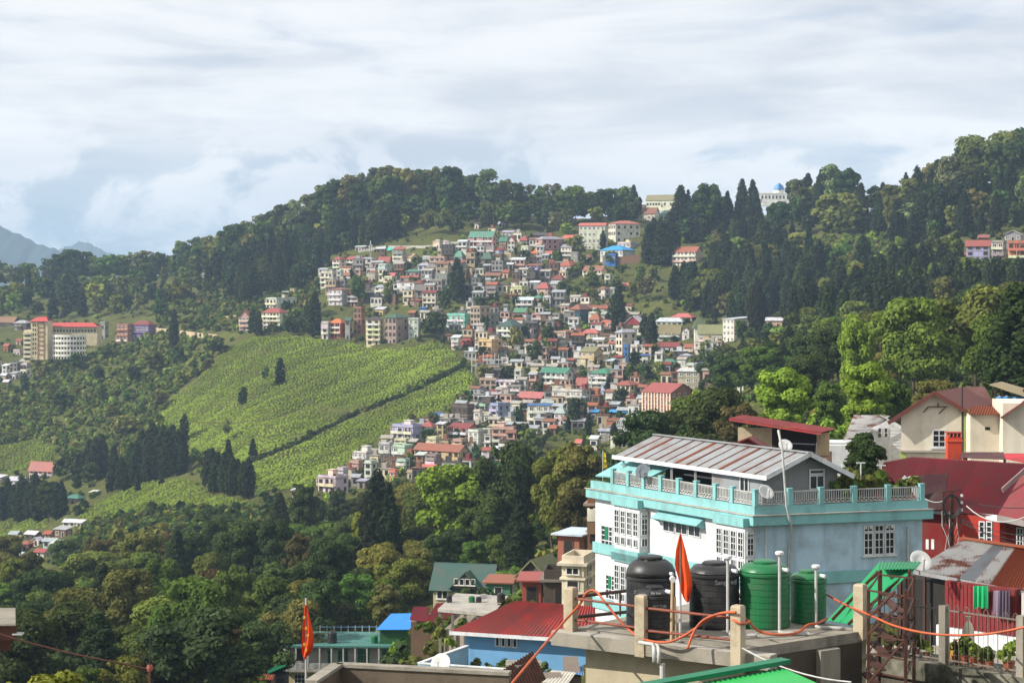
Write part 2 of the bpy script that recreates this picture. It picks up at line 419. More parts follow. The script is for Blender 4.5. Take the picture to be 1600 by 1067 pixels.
# ------------------------------------------------------------------ vegetation prototypes
def rnd_unit(n, g):
    v = g.normal(size=(n, 3)); return v / np.linalg.norm(v, axis=1, keepdims=True)
def quads_from(c, nrm, size, g, asp=1.0):
    n = len(c)
    t = np.cross(nrm, rnd_unit(n, g)); t /= np.linalg.norm(t, axis=1, keepdims=True) + 1e-9
    b = np.cross(nrm, t)
    s = (size * g.uniform(0.6, 1.35, n))[:, None] * 0.5
    v = np.stack([c - t * s * asp - b * s, c + t * s * asp - b * s, c + t * s * asp + b * s, c - t * s * asp + b * s], 1)
    v += g.normal(size=v.shape) * (size * 0.10)
    return v.reshape(-1, 3), np.arange(4 * n).reshape(-1, 4)
def lobes_leaves(lobes, n, size, g, up=0.25, spread=0.35):
    """Leaf faces over the surfaces of ellipsoid lobes (cx, cy, cz, rx, ry, rz)."""
    L = np.array(lobes); area = (L[:, 3] * L[:, 4] + L[:, 3] * L[:, 5])
    idx = g.choice(len(L), n, p=area / area.sum())
    u = rnd_unit(n, g); u[:, 2] += up; u /= np.linalg.norm(u, axis=1, keepdims=True)
    rad = g.uniform(0.78, 1.06, n) ** 1.0
    c = L[idx, :3] + u * L[idx, 3:6] * rad[:, None]
    nr = u + rnd_unit(n, g) * spread * 1.6 + np.array([0, 0, 0.25]); nr /= np.linalg.norm(nr, axis=1, keepdims=True)
    v, f = quads_from(c, nr, size, g)
    lv = np.clip(g.normal(0.45, 0.22, n), 0, 1)
    return v, f, lv
def core_faces(lobes, k=0.72):
    vs_, fs_ = [], []; o = 0
    for c in lobes:
        ring = []
        for z, r in ((-0.8, 0.55), (-0.1, 1.0), (0.65, 0.7)):
            for a in range(6):
                th = a * math.pi / 3 + z
                vs_.append((c[0] + c[3] * k * r * math.cos(th), c[1] + c[4] * k * r * math.sin(th), c[2] + c[5] * k * z))
        for l in range(2):
            for a in range(6):
                fs_.append((o + l * 6 + a, o + l * 6 + (a + 1) % 6, o + l * 6 + 6 + (a + 1) % 6, o + l * 6 + 6 + a))
        fs_.append((o + 12, o + 13, o + 14, o + 15)); fs_.append((o + 15, o + 16, o + 17, o + 12))
        o += 18
    return np.array(vs_), np.array(fs_)
def crown_arrays(lobes, n, size, seed, core=0.7, up=0.25, core_lobes=None):
    g = np.random.default_rng(seed)
    v, f, lv = lobes_leaves(lobes, n, size, g, up)
    cv, cf = core_faces(core_lobes or lobes, core)
    return np.concatenate([v, cv]), np.concatenate([f, cf + len(v)]), np.concatenate([lv, np.full(len(cf), 0.25)])
def broad_lobes(seed, H=18.0, Wd=13.0, nl=22, low=0.28):
    nl = int(nl * 1.7)
    g = np.random.default_rng(seed); L = []
    for i in range(nl):
        a = g.uniform(0, 2 * math.pi); k = g.uniform(0, 1) ** 0.6
        h = low + (1 - low) * g.uniform(0.08, 0.92)
        e = math.sqrt(max(0.05, 1 - ((h - (low + 0.42 * (1 - low))) / (0.62 * (1 - low))) ** 2))
        r = Wd / 2 * e * k * g.uniform(0.75, 1.0)
        s = g.uniform(0.075, 0.2) * Wd
        L.append((r * math.cos(a), r * math.sin(a), min(h * H, H - s * 0.7), s, s, s * g.uniform(0.65, 0.85)))
    L.append((0, 0, H * 0.55, Wd * 0.27, Wd * 0.27, H * 0.25))
    return L
def cedar_lobes(seed, H=24.0, Wd=7.0, n=70):
    g = np.random.default_rng(seed); L = []
    for i in range(n):
        h = (i + 0.5) / n; h = 0.10 + 0.88 * h
        R = Wd / 2 * min(1.0, (1.03 - h) * 2.3) ** 0.62 * g.uniform(0.72, 1.15)
        a = i * 2.399 + g.uniform(-0.3, 0.3)
        s = (0.72 + 0.72 * min(1, (1.05 - h) * 1.8)) * g.uniform(0.8, 1.25) * Wd / 7
        r = max(0, R - s * 0.7)
        L.append((r * math.cos(a), r * math.sin(a), h * H - 0.3 * r, s, s, s * 1.15))
    for h in (0.3, 0.5, 0.7, 0.86):
        L.append((0, 0, h * H, Wd * 0.26 * (1.1 - h), Wd * 0.26 * (1.1 - h), H * 0.13))
    return L
def trunk_mesh(name, H, r, limbs, seed, crown_r):
    g = np.random.default_rng(seed); b = MB()
    pts = [Vector((g.normal() * 0.08 * i, g.normal() * 0.08 * i, z)) for i, z in enumerate(np.linspace(-1.5, H * 0.88, 7))]
    b.tube(pts, [r * (1.15 - 0.95 * i / 6) for i in range(7)], 7)
    for i in range(limbs):
        a = g.uniform(0, 6.28); z0 = H * g.uniform(0.3, 0.62); L = crown_r * g.uniform(0.45, 0.75)
        p0 = Vector((0, 0, z0)); p1 = p0 + Vector((math.cos(a) * L * 0.5, math.sin(a) * L * 0.5, L * 0.45)); p2 = p0 + Vector((math.cos(a) * L, math.sin(a) * L, L * 0.75))
        b.tube([p0, p1, p2], [r * 0.42, r * 0.27, r * 0.1], 5)
    return b.mesh(name, [M_BARK], True)
PROTO = {}
def add_proto(kind, lobes, H, near, far, low, trunk, seed, up=0.25):
    d = {'H': H, 'trunk': trunk}
    for nm, (n, s, c) in (('near', near), ('far', far)):
        v, f, lv = crown_arrays(lobes, n, s, seed, c, up)
        d[nm] = npmesh('crown', v, f, [M_LEAF], attrs={'leafvar': ('FLOAT', 'FACE', lv)})
    big_ = sorted(lobes, key=lambda q_: -q_[3])[:max(9, len(lobes) // 4)] if kind != 'cedar' else lobes[::3] + lobes[-4:]
    d['low'] = crown_arrays(lobes, low[0], low[1], seed + 50, low[2], up, big_)
    PROTO.setdefault(kind, []).append(d)
for sd_ in range(5):
    Wd = (12.5, 14.5, 11.0, 15.0, 12.0)[sd_]; H = (18.0, 17.0, 19.0, 16.0, 20.0)[sd_]
    add_proto('broadleaf', broad_lobes(100 + sd_, H, Wd, 24 + sd_, (0.22, 0.28, 0.18, 0.3, 0.2)[sd_]), H, (9500, 0.42, 0.74), (2400, 0.85, 0.72), (420, 1.75, 0.8),
              trunk_mesh('trunk', H, 0.34, 6, sd_, Wd / 2), 11 + sd_)
for sd_ in range(4):
    Wd = (6.6, 7.6, 5.8, 8.4)[sd_]; H = (24.0, 23.0, 25.0, 22.0)[sd_]
    add_proto('cedar', cedar_lobes(200 + sd_, H, Wd, 78), H, (9000, 0.36, 0.72), (2200, 0.72, 0.7), (420, 1.45, 0.8), trunk_mesh('trunk', H, 0.30, 3, 30 + sd_, Wd / 3), 31 + sd_, up=0.05)
# loose, spreading and bare-ish ridge tree
for sd_ in range(2):
    add_proto('open', broad_lobes(300 + sd_, 20.0, 12.0, 15, 0.4), 20.0, (5200, 0.42, 0.35), (1300, 0.8, 0.3), (260, 1.5, 0.5), trunk_mesh('trunk', 20.0, 0.36, 10, 60 + sd_, 7.5), 61 + sd_)

def inpoly(x, y, poly):
    x = np.asarray(x, float); y = np.asarray(y, float)
    c = np.zeros(x.shape, bool); n = len(poly)
    for i in range(n):
        x1, y1 = poly[i]; x2, y2 = poly[(i + 1) % n]
        if y1 == y2: continue
        m = ((y1 > y) != (y2 > y)) & (x < (x2 - x1) * (y - y1) / (y2 - y1) + x1)
        c ^= m
    return c
def darts(poly, rx, ry, seed=1, tries=4000):
    g = np.random.default_rng(seed)
    xs = [p[0] for p in poly]; ys = [p[1] for p in poly]
    cx = g.uniform(min(xs), max(xs), tries); cyy = g.uniform(min(ys), max(ys), tries)
    ok = inpoly(cx, cyy, poly); out = []
    for a, b in zip(cx[ok], cyy[ok]):
        if all(((a - p) / rx) ** 2 + ((b - q_) / ry) ** 2 > 1 for p, q_ in out): out.append((a, b))
    return out

# leaf colours (their own colour, unlit)
C_CED = lin((52, 63, 44)); C_CED2 = lin((62, 74, 46)); C_CED3 = lin((48, 58, 45))
C_GRN = lin((86, 103, 52)); C_OLV = lin((104, 108, 60)); C_DRK = lin((64, 79, 48)); C_YEL = lin((134, 138, 62)); C_BRN = lin((88, 80, 54)); C_BRT = lin((122, 144, 60)); C_GRY = lin((102, 112, 78))
TREES = []     # kind, px, py(base), height in photo px, colour, width factor, D override, region
def T(kind, x, y, h, col, w=1.0, D=None, reg='', pr=None):
    if 1181 < x < 1240 and y < 362 and y - h < 318: return
    TREES.append(dict(kind=kind, x=x, y=y, h=h, col=col, w=w, D=D, reg=reg, pr=pr))
def jit(c, g, s=0.16):
    k = 1 + g.normal() * s; return tuple(max(0.008, v * k * (1 + g.normal() * 0.07)) for v in c)
g_ = np.random.default_rng(3)
KEEP = [(1184, 1232, 316), (1052, 1098, 410), (1510, 1602, 405), (1010, 1060, 322), (905, 1015, 388), (1027, 1132, 531), (1132, 1181, 531), (1198, 1226, 512), (37, 152, 554), (180, 242, 530), (373, 448, 514), (500, 660, 531), (1006, 1088, 650), (240, 340, 524), (1060, 1103, 606), (1512, 1602, 405)]
def fill(poly, rx, ry, seed, mix, hm, reg):
    """mix: list of (kind, colour, weight); hm: (min, max) height in metres."""
    w = np.array([m[2] for m in mix], float); w /= w.sum()
    for x, y in darts(poly, rx, ry, seed):
        k, c, _ = mix[g_.choice(len(mix), p=w)]
        D = gd(x, y)
        h = g_.uniform(*hm) * g_.uniform(0.8, 1.2) * (1.15 if k == 'cedar' else 0.9)
        for x0, x1, yb_ in KEEP:
            if x0 - 12 < x < x1 + 12 and y > yb_ - 3 and y - h * F / D < yb_: h = (y - yb_ + 2) * D / F
        if h * F / D < 7: continue
        T(k, x, y, h * F / D, jit(c, g_, 0.22), g_.uniform(0.8, 1.45), D, reg)
SKY_LINE = [(-60, 402), (0, 402), (20, 415), (60, 410), (100, 395), (125, 388), (150, 400), (180, 396), (215, 396), (245, 392), (262, 405), (285, 377), (320, 367), (350, 363), (375, 350), (400, 336), (440, 320), (470, 313), (490, 300), (503, 281), (520, 271), (560, 268), (600, 263), (640, 263), (680, 260), (705, 259), (730, 276), (760, 266), (790, 278), (815, 290), (860, 290), (900, 292), (930, 297), (960, 293), (992, 293)]
SKY_R = [(1228, 300), (1245, 282), (1270, 268), (1310, 252), (1330, 272), (1355, 290), (1400, 286), (1425, 262), (1450, 252), (1480, 246), (1497, 230), (1520, 210), (1540, 216), (1560, 206), (1600, 206), (1660, 200)]
def skyline(pts, step, mix, lo, hi, reg):
    x = pts[0][0]
    xs = [p[0] for p in pts]; ys = [p[1] for p in pts]
    while x < pts[-1][0]:
        yt = np.interp(x, xs, ys) + g_.uniform(-3, 5)
        D = 1300.0
        k, c = mix[g_.integers(len(mix))]
        h = g_.uniform(lo, hi) * (1.2 if k == 'cedar' else 1)
        # ridge ground: highest visible ground row in this column
        ysr = HY - F * gz_px(np.full(len(DS), x), DS) / DS
        jmin = int(np.argmin(ysr)); D = float(DS[jmin]) - g_.uniform(5, 60); yb = HY - F * float(gz_px(x, D)) / D
        hp = max(h * F / D, min(yb - yt, 34 * F / D))
        hp = yb - yt if 12 < (yb - yt) * D / F < 34 else hp
        T(k, x, yb, hp, jit(c, g_), g_.uniform(0.85, 1.15), D, reg)
        x += g_.uniform(0.75, 1.3) * step
MIXR = [('broadleaf', C_GRN), ('broadleaf', C_DRK), ('broadleaf', C_OLV), ('open', C_GRY), ('broadleaf', C_DRK), ('open', C_OLV)]
skyline(SKY_LINE, 19, MIXR, 15, 24, 'on the skyline of the wooded ridge')
skyline(SKY_R, 18, [('cedar', C_CED), ('broadleaf', C_OLV), ('cedar', C_CED3), ('broadleaf', C_DRK), ('open', C_GRY), ('broadleaf', C_OLV)], 16, 26, 'on the skyline of the dark hill')
skyline([(x, y + 16) for x, y in SKY_LINE], 15, MIXR[:3] + MIXR[4:5], 12, 18, 'behind the skyline of the wooded ridge')
skyline([(x, y + 16) for x, y in SKY_R], 15, [('cedar', C_CED), ('broadleaf', C_DRK), ('broadleaf', C_OLV)], 12, 18, 'behind the skyline of the dark hill')
MB1 = [('broadleaf', C_GRN, 3), ('broadleaf', C_DRK, 4), ('broadleaf', C_OLV, 2.5), ('broadleaf', C_YEL, 1), ('open', C_GRY, 1), ('cedar', C_CED, 1)]
fill([(-60, 462), (60, 465), (130, 452), (250, 445), (285, 438), (320, 435), (300, 470), (262, 482), (250, 500), (190, 503), (150, 500), (60, 500), (-60, 503)], 19, 12, 21, MB1, (13, 20), 'in the woods behind the long yellow building')
fill([(285, 428), (400, 392), (470, 372), (500, 345), (560, 335), (640, 335), (720, 335), (735, 350), (715, 372), (640, 366), (560, 372), (500, 390), (430, 405), (370, 425), (320, 440)], 20, 12, 22, MB1, (14, 21), 'in the upper woods above the town')
fill([(320, 440), (380, 425), (440, 408), (500, 392), (560, 375), (630, 372), (560, 392), (520, 405), (500, 432), (472, 452), (440, 462), (415, 462), (380, 476), (345, 452)], 13, 11, 23, [('cedar', C_CED, 5), ('cedar', C_CED2, 2), ('broadleaf', C_DRK, 1.5)], (15, 22), 'in the cedar stand left of the town')
fill([(738, 348), (800, 338), (900, 348), (1000, 345), (985, 360), (905, 350), (890, 385), (865, 372), (830, 360), (790, 362), (752, 362)], 20, 11, 24, MB1, (13, 19), 'in the trees along the upper town road')
fill([(1100, 398), (1180, 366), (1240, 402), (1290, 446), (1400, 446), (1500, 425), (1560, 440), (1650, 430), (1650, 480), (1500, 502), (1400, 522), (1300, 562), (1230, 562), (1150, 545), (1135, 500), (1065, 492), (1095, 450)], 13, 11, 25, [('cedar', C_CED, 5), ('cedar', C_CED3, 2), ('cedar', C_CED2, 3), ('broadleaf', C_OLV, 1.6), ('broadleaf', C_GRN, 1.0)], (13, 20), 'in the dark cedar forest right of the town')
fill([(1232, 352), (1290, 348), (1350, 358), (1420, 338), (1480, 312), (1540, 290), (1650, 285), (1650, 362), (1510, 368), (1450, 392), (1405, 380), (1350, 370), (1300, 368), (1250, 372)], 18, 13, 26, [('cedar', C_CED, 4), ('cedar', C_CED3, 2), ('broadleaf', C_OLV, 2), ('broadleaf', C_DRK, 2), ('open', C_GRY, 0.7)], (14, 22), 'on the upper slope of the dark hill')
fill([(1070, 345), (1130, 350), (1185, 335), (1230, 340), (1235, 365), (1180, 362), (1130, 372), (1095, 385), (1070, 380)], 15, 11, 27, [('cedar', C_CED, 4), ('broadleaf', C_OLV, 1.2), ('broadleaf', C_DRK, 2), ('cedar', C_CED3, 2)], (14, 21), 'beside the domed white building')
fill([(1160, 560), (1235, 572), (1300, 575), (1400, 535), (1500, 512), (1650, 495), (1650, 530), (1500, 560), (1420, 590), (1330, 610), (1220, 620), (1100, 640), (1095, 610)], 24, 16, 28, [('cedar', C_CED, 2), ('broadleaf', C_DRK, 4), ('broadleaf', C_OLV, 2), ('broadleaf', C_GRN, 2)], (10, 15), 'in the woods above the red-roofed houses')
fill([(540, 425), (640, 400), (780, 375), (880, 390), (990, 420), (960, 470), (1000, 500), (1030, 550), (1130, 555), (1050, 600), (990, 650), (970, 690), (830, 690), (700, 740), (610, 740), (700, 650), (750, 610), (750, 560), (690, 530), (660, 490), (600, 480), (540, 470)], 27, 18, 41, [('broadleaf', C_DRK, 5), ('broadleaf', C_GRN, 2), ('broadleaf', C_OLV, 2), ('cedar', C_CED, 1)], (4.5, 8.5), 'among the houses of the hillside town')
# slope under the long yellow building
fill([(40, 600), (110, 575), (170, 560), (230, 575), (330, 545), (345, 560), (310, 600), (250, 650), (200, 690), (130, 650), (60, 640), (-40, 660), (-40, 620)], 34, 24, 29, [('broadleaf', C_DRK, 4), ('broadleaf', C_OLV, 2), ('broadleaf', C_GRN, 2), ('broadleaf', C_BRN, 0.6), ('cedar', C_CED, 0.8)], (7, 14), 'on the slope below the long yellow building')
# cedar groups among the tea
for x, y, h in [(205, 748, 58), (214, 755, 66), (222, 742, 72), (232, 752, 62), (238, 738, 78), (247, 748, 70), (255, 738, 74), (262, 746, 76), (270, 735, 72), (278, 742, 70), (284, 736, 60), (288, 690, 44), (190, 765, 52), (178, 758, 64), (196, 768, 40), (172, 770, 46), (215, 768, 36), (252, 757, 30), (160, 740, 60), (150, 750, 66), (140, 745, 60)]:
    T('cedar', x, y, h, jit(C_CED, g_, 0.1), g_.uniform(1.0, 1.25), None, 'in the cedar grove left of the tea field')
for x, y, h in [(323, 752, 50), (331, 758, 58), (340, 768, 62), (350, 772, 66), (357, 760, 74), (364, 776, 62), (372, 772, 56), (380, 778, 58), (388, 780, 66), (395, 716, 32), (384, 768, 44), (336, 745, 40)]:
    T('cedar', x, y, h, jit(C_CED, g_, 0.1), g_.uniform(1.0, 1.25), None, 'in the cedar grove at the foot of the tea field')
for x, y, h in [(2, 812, 52), (12, 806, 60), (22, 812, 56), (34, 806, 64), (44, 812, 58), (55, 805, 66), (64, 814, 60), (88, 812, 60), (96, 806, 54), (-10, 808, 60), (30, 815, 40)]:
    T('cedar', x, y, h, jit(C_CED, g_, 0.1), g_.uniform(1.05, 1.3), None, 'in the cedar row above the tin-roofed village')
T('broadleaf', 76, 816, 66, jit(C_DRK, g_), 0.95, None, 'in the cedar row above the tin-roofed village')
for x, y, h in [(110, 742, 40), (125, 752, 46), (98, 752, 36), (140, 760, 38), (120, 770, 30)]:
    T('broadleaf', x, y, h, jit(C_DRK, g_), 1.0, None, 'behind the white red-roofed factory')
# single trees in the tea and the town
for k, x, y, h, c, w in [('cedar', 438, 600, 42, C_CED, 1.15), ('open', 414, 606, 36, C_GRY, 0.8), ('broadleaf', 379, 640, 36, C_DRK, 0.75), ('open', 354, 690, 34, C_GRY, 0.8), ('cedar', 272, 543, 60, C_CED, 0.95),
    ('cedar', 380, 478, 52, C_CED, 1.0), ('cedar', 434, 462, 76, C_CED, 1.25), ('cedar', 395, 522, 42, C_CED, 1.3), ('cedar', 403, 524, 38, C_CED, 1.2), ('broadleaf', 450, 524, 32, C_DRK, 1.0), ('broadleaf', 468, 522, 40, C_GRN, 1.0), ('broadleaf', 486, 524, 50, C_DRK, 1.0), ('cedar', 492, 528, 74, C_CED, 1.2), ('cedar', 455, 520, 40, C_CED, 1.2), ('broadleaf', 482, 495, 36, C_OLV, 1.0),
    ('broadleaf', 560, 478, 48, C_GRN, 0.72), ('broadleaf', 607, 478, 40, C_OLV, 0.5), ('cedar', 714, 472, 70, C_CED, 1.2), ('broadleaf', 697, 488, 38, C_DRK, 0.9), ('broadleaf', 680, 532, 44, C_DRK, 1.0), ('broadleaf', 668, 528, 30, C_GRN, 0.9), ('broadleaf', 758, 526, 32, C_DRK, 0.8), ('broadleaf', 775, 428, 28, C_DRK, 1.0),
    ('cedar', 859, 550, 42, C_CED2, 1.5), ('broadleaf', 835, 575, 42, C_DRK, 0.7), ('broadleaf', 806, 556, 44, C_OLV, 0.65), ('broadleaf', 806, 580, 30, C_GRN, 0.9), ('cedar', 966, 522, 76, C_CED, 1.1), ('broadleaf', 958, 490, 24, C_GRN, 0.9), ('cedar', 1018, 548, 60, C_CED, 1.2), ('cedar', 1007, 535, 46, C_CED, 1.1),
    ('broadleaf', 900, 668, 46, C_DRK, 0.95), ('broadleaf', 945, 665, 28, C_DRK, 1.0), ('broadleaf', 828, 706, 36, C_OLV, 1.0), ('broadleaf', 872, 415, 24, C_GRN, 1.0), ('broadleaf', 820, 415, 24, C_DRK, 1.0), ('broadleaf', 900, 405, 36, C_OLV, 1.0), ('cedar', 942, 392, 32, C_CED, 1.3), ('broadleaf', 880, 470, 30, C_DRK, 1.0), ('broadleaf', 925, 450, 26, C_GRN, 1.0), ('broadleaf', 905, 430, 22, C_OLV, 1.0), ('broadleaf', 855, 430, 24, C_GRN, 1.0),
    ('cedar', 1013, 415, 66, C_CED, 1.2), ('cedar', 1022, 412, 72, C_CED, 1.1), ('cedar', 1032, 416, 74, C_CED, 1.3), ('cedar', 1042, 414, 70, C_CED, 1.2), ('cedar', 1047, 400, 70, C_CED, 1.1), ('cedar', 1063, 375, 86, C_CED, 1.25), ('cedar', 1090, 378, 78, C_CED3, 1.4), ('broadleaf', 1105, 376, 90, C_DRK, 0.85), ('cedar', 1068, 468, 60, C_CED, 1.2), ('cedar', 1055, 470, 56, C_CED, 1.3), ('cedar', 1080, 474, 64, C_CED, 1.3), ('broadleaf', 1010, 470, 36, C_BRN, 1.0), ('broadleaf', 990, 470, 30, C_OLV, 1.0), ('broadleaf', 1000, 440, 26, C_GRN, 1.0), ('broadleaf', 1022, 440, 26, C_OLV, 1.0),
    ('cedar', 1179, 352, 60, C_CED, 1.0), ('open', 1244, 355, 74, C_GRY, 0.6), ('cedar', 1176, 352, 72, C_CED, 0.9), ('broadleaf', 1215, 375, 60, C_DRK, 0.9), ('cedar', 990, 345, 56, C_CED, 0.9),
    ('broadleaf', 1032, 600, 36, C_OLV, 0.7), ('broadleaf', 985, 600, 30, C_GRN, 1.0), ('broadleaf', 1010, 598, 30, C_DRK, 1.0), ('broadleaf', 1160, 540, 40, C_DRK, 1.0), ('broadleaf', 1178, 556, 44, C_DRK, 1.0), ('broadleaf', 1205, 555, 50, C_DRK, 1.0)]:
    T(k, x, y, h, jit(c, g_, 0.1), w, None, 'among the houses of the hillside town' if 480 < x < 1140 else 'standing alone on the hillside')
# middle distance on the right: big crowns above the near roofs
for k, x, y, h, c, w, D in [('broadleaf', 1222, 720, 148, C_BRT, 1.15, 262), ('broadleaf', 1350, 735, 172, C_BRT, 1.05, 240), ('broadleaf', 1300, 700, 105, C_GRN, 1.0, 280), ('broadleaf', 1428, 672, 205, lin((100, 118, 58)), 0.95, 330), ('broadleaf', 1342, 640, 150, C_BRT, 0.6, 350), ('broadleaf', 1525, 660, 210, C_OLV, 0.95, 340), ('cedar', 1590, 700, 258, C_CED2, 1.45, 250), ('broadleaf', 1262, 660, 105, C_DRK, 1.0, 380), ('broadleaf', 1470, 640, 130, C_DRK, 0.9, 360), ('broadleaf', 1385, 650, 100, C_OLV, 1.0, 400),
    ('broadleaf', 1150, 720, 92, C_BRN, 1.0, 262), ('broadleaf', 1108, 725, 122, C_DRK, 1.1, 285), ('broadleaf', 1060, 735, 95, C_DRK, 1.1, 300), ('broadleaf', 1020, 745, 100, C_DRK, 0.9, 290), ('broadleaf', 1180, 735, 90, C_GRN, 1.0, 240), ('broadleaf', 1085, 700, 80, C_GRN, 1.0, 330), ('broadleaf', 1460, 690, 95, C_OLV, 1.0, 250), ('broadleaf', 1400, 700, 110, C_GRN, 0.8, 245), ('broadleaf', 1560, 640, 150, C_GRN, 0.9, 300)]:
    T(k, x, y, h, jit(c, g_, 0.08), w, D, 'beyond the near rooftops')
# the wood in the valley below the town
for k, x, y, h, c, w in [('cedar', 590, 928, 190, C_CED, 0.92), ('cedar', 606, 922, 168, C_CED, 0.85), ('broadleaf', 565, 925, 128, C_YEL, 0.55), ('broadleaf', 712, 892, 170, C_BRT, 1.05), ('broadleaf', 665, 885, 120, C_GRN, 0.95), ('broadleaf', 792, 872, 178, C_DRK, 0.72), ('broadleaf', 862, 872, 172, C_OLV, 0.78), ('broadleaf', 915, 850, 160, C_OLV, 0.95), ('broadleaf', 760, 880, 110, C_GRN, 0.9), ('cedar', 812, 905, 120, C_CED, 1.3), ('broadleaf', 640, 845, 90, C_OLV, 0.9), ('broadleaf', 742, 905, 60, C_GRN, 1.1), ('broadleaf', 790, 905, 70, C_GRN, 1.1), ('broadleaf', 690, 905, 66, C_BRN, 1.0), ('broadleaf', 655, 925, 80, C_OLV, 1.0), ('broadleaf', 635, 960, 80, C_OLV, 1.0),
    ('broadleaf', 470, 950, 118, C_BRN, 0.85), ('broadleaf', 520, 960, 124, C_DRK, 0.9), ('broadleaf', 432, 930, 120, C_DRK, 0.9), ('cedar', 437, 860, 92, C_CED, 1.2), ('broadleaf', 385, 938, 124, C_DRK, 0.95), ('broadleaf', 480, 860, 104, C_DRK, 0.8), ('broadleaf', 530, 830, 66, C_DRK, 1.0), ('broadleaf', 505, 1035, 130, C_DRK, 0.85), ('cedar', 405, 1090, 118, C_CED2, 1.4), ('broadleaf', 350, 1050, 160, C_GRN, 0.7), ('broadleaf', 300, 1075, 170, C_GRN, 0.9), ('broadleaf', 380, 1000, 120, C_GRN, 0.8), ('broadleaf', 250, 1000, 130, C_GRN, 0.9), ('broadleaf', 195, 1035, 150, C_OLV, 0.9), ('broadleaf', 120, 1060, 140, C_OLV, 0.95), ('cedar', 160, 1020, 140, C_CED, 1.2), ('broadleaf', 130, 1150, 110, C_GRN, 1.0), ('broadleaf', 60, 1000, 110, C_DRK, 1.1), ('broadleaf', 20, 960, 90, C_OLV, 1.1), ('broadleaf', 220, 930, 100, C_OLV, 1.0), ('broadleaf', 290, 930, 100, C_DRK, 1.0), ('broadleaf', 340, 900, 90, C_DRK, 1.0), ('broadleaf', 160, 910, 66, C_BRN, 1.0), ('broadleaf', 450, 1060, 130, C_DRK, 0.9), ('broadleaf', 560, 985, 100, C_DRK, 0.9), ('broadleaf', 610, 1000, 90, C_OLV, 1.0), ('broadleaf', 260, 1120, 120, C_GRN, 0.9), ('broadleaf', 190, 1140, 110, C_OLV, 0.9)]:
    T(k, x, y, h, jit(c, g_, 0.08), w, None, 'in the valley wood below the town')
fill([(-40, 905), (60, 890), (150, 880), (250, 862), (330, 862), (400, 880), (470, 850), (560, 835), (640, 825), (760, 800), (860, 790), (960, 800), (930, 870), (850, 880), (760, 900), (700, 925), (640, 955), (600, 1000), (520, 1060), (420, 1100), (300, 1130), (-40, 1140)], 40, 24, 31, [('broadleaf', C_DRK, 5), ('broadleaf', C_GRN, 3), ('broadleaf', C_OLV, 3), ('broadleaf', C_BRN, 0.8), ('cedar', C_CED, 0.8)], (8.5, 13), 'in the valley wood below the town')

KIND_NAME = {'broadleaf': 'broadleaf_tree', 'cedar': 'cedar_tree', 'open': 'broadleaf_tree'}
TREE_OBJS = []
CAND = {'broadleaf_tree': [], 'cedar_tree': []}
for t in TREES:
    if t['D'] is None: t['D'] = gd(t['x'], t['y'])
    CAND[KIND_NAME[t['kind']]].append(t)
MASS_V, MASS_F, MASS_L, MASS_T, MASS_O = [], [], [], [], 0
def grow_individual(t, nm):
    D = t['D']; pr = PROTO[t['kind']]
    i = t['pr'] if t['pr'] is not None else int(g_.integers(len(pr)))
    p = pr[i]
    base = P(t['x'], 0, D); base.z = float(gz_px(t['x'], D))
    # keep the photo's crown top even if the base sits a little higher or lower on the ground
    top = -(t['y'] - t['h'] - HY) / F * D
    h = min(max(top - base.z, 2.5), 36.0)
    s = h / p['H']; rz = g_.uniform(0, 6.28)
    root = thing(nm, '', 'tree', base, rz)
    sw = s * t['w']
    if t['kind'] == 'cedar': sw = s * t['w'] if h > 14 else max(sw, 0.55)
    root.scale = (sw, sw, s)
    place('trunk', p['trunk'], root)
    place('crown', p['near' if D < 640 else 'far'], root, t['col'])
    TREE_OBJS.append((root, t, nm))
def grow_mass(t):
    global MASS_O
    D = t['D']; pr = PROTO[t['kind']]; p = pr[int(g_.integers(len(pr)))]
    z0 = float(gz_px(t['x'], D)); top = -(t['y'] - t['h'] - HY) / F * D
    h = min(max(top - z0, 2.5), 34.0); s = h / p['H']; a = g_.uniform(0, 6.28)
    v, f, lv = p['low']; sw = s * t['w']
    ca, sa = math.cos(a) * sw, math.sin(a) * sw
    X = (t['x'] - 800) / F * D
    nv = np.stack([v[:, 0] * ca - v[:, 1] * sa + X, v[:, 0] * sa + v[:, 1] * ca + D, v[:, 2] * s + z0], 1)
    MASS_V.append(nv); MASS_F.append(f + MASS_O); MASS_L.append(lv); MASS_T.append(np.tile(np.array([*t['col'], 1.0]), (len(f), 1))); MASS_O += len(v)
for nm, lst in CAND.items():
    lst.sort(key=lambda t: -t['h'] * (0.6 if t['kind'] == 'cedar' else 1.0))
    for n_, t in enumerate(lst):
        if n_ < 298: grow_individual(t, nm)
        else: grow_mass(t)
if MASS_V:
    me = npmesh('far_woods', np.concatenate(MASS_V), np.concatenate(MASS_F), [M_LEAFM], attrs={'leafvar': ('FLOAT', 'FACE', np.concatenate(MASS_L)), 'tint': ('FLOAT_COLOR', 'FACE', np.concatenate(MASS_T))})
    place('far_woods', me, kind='stuff', label='far woods covering the ridge and the hill slopes behind the town')

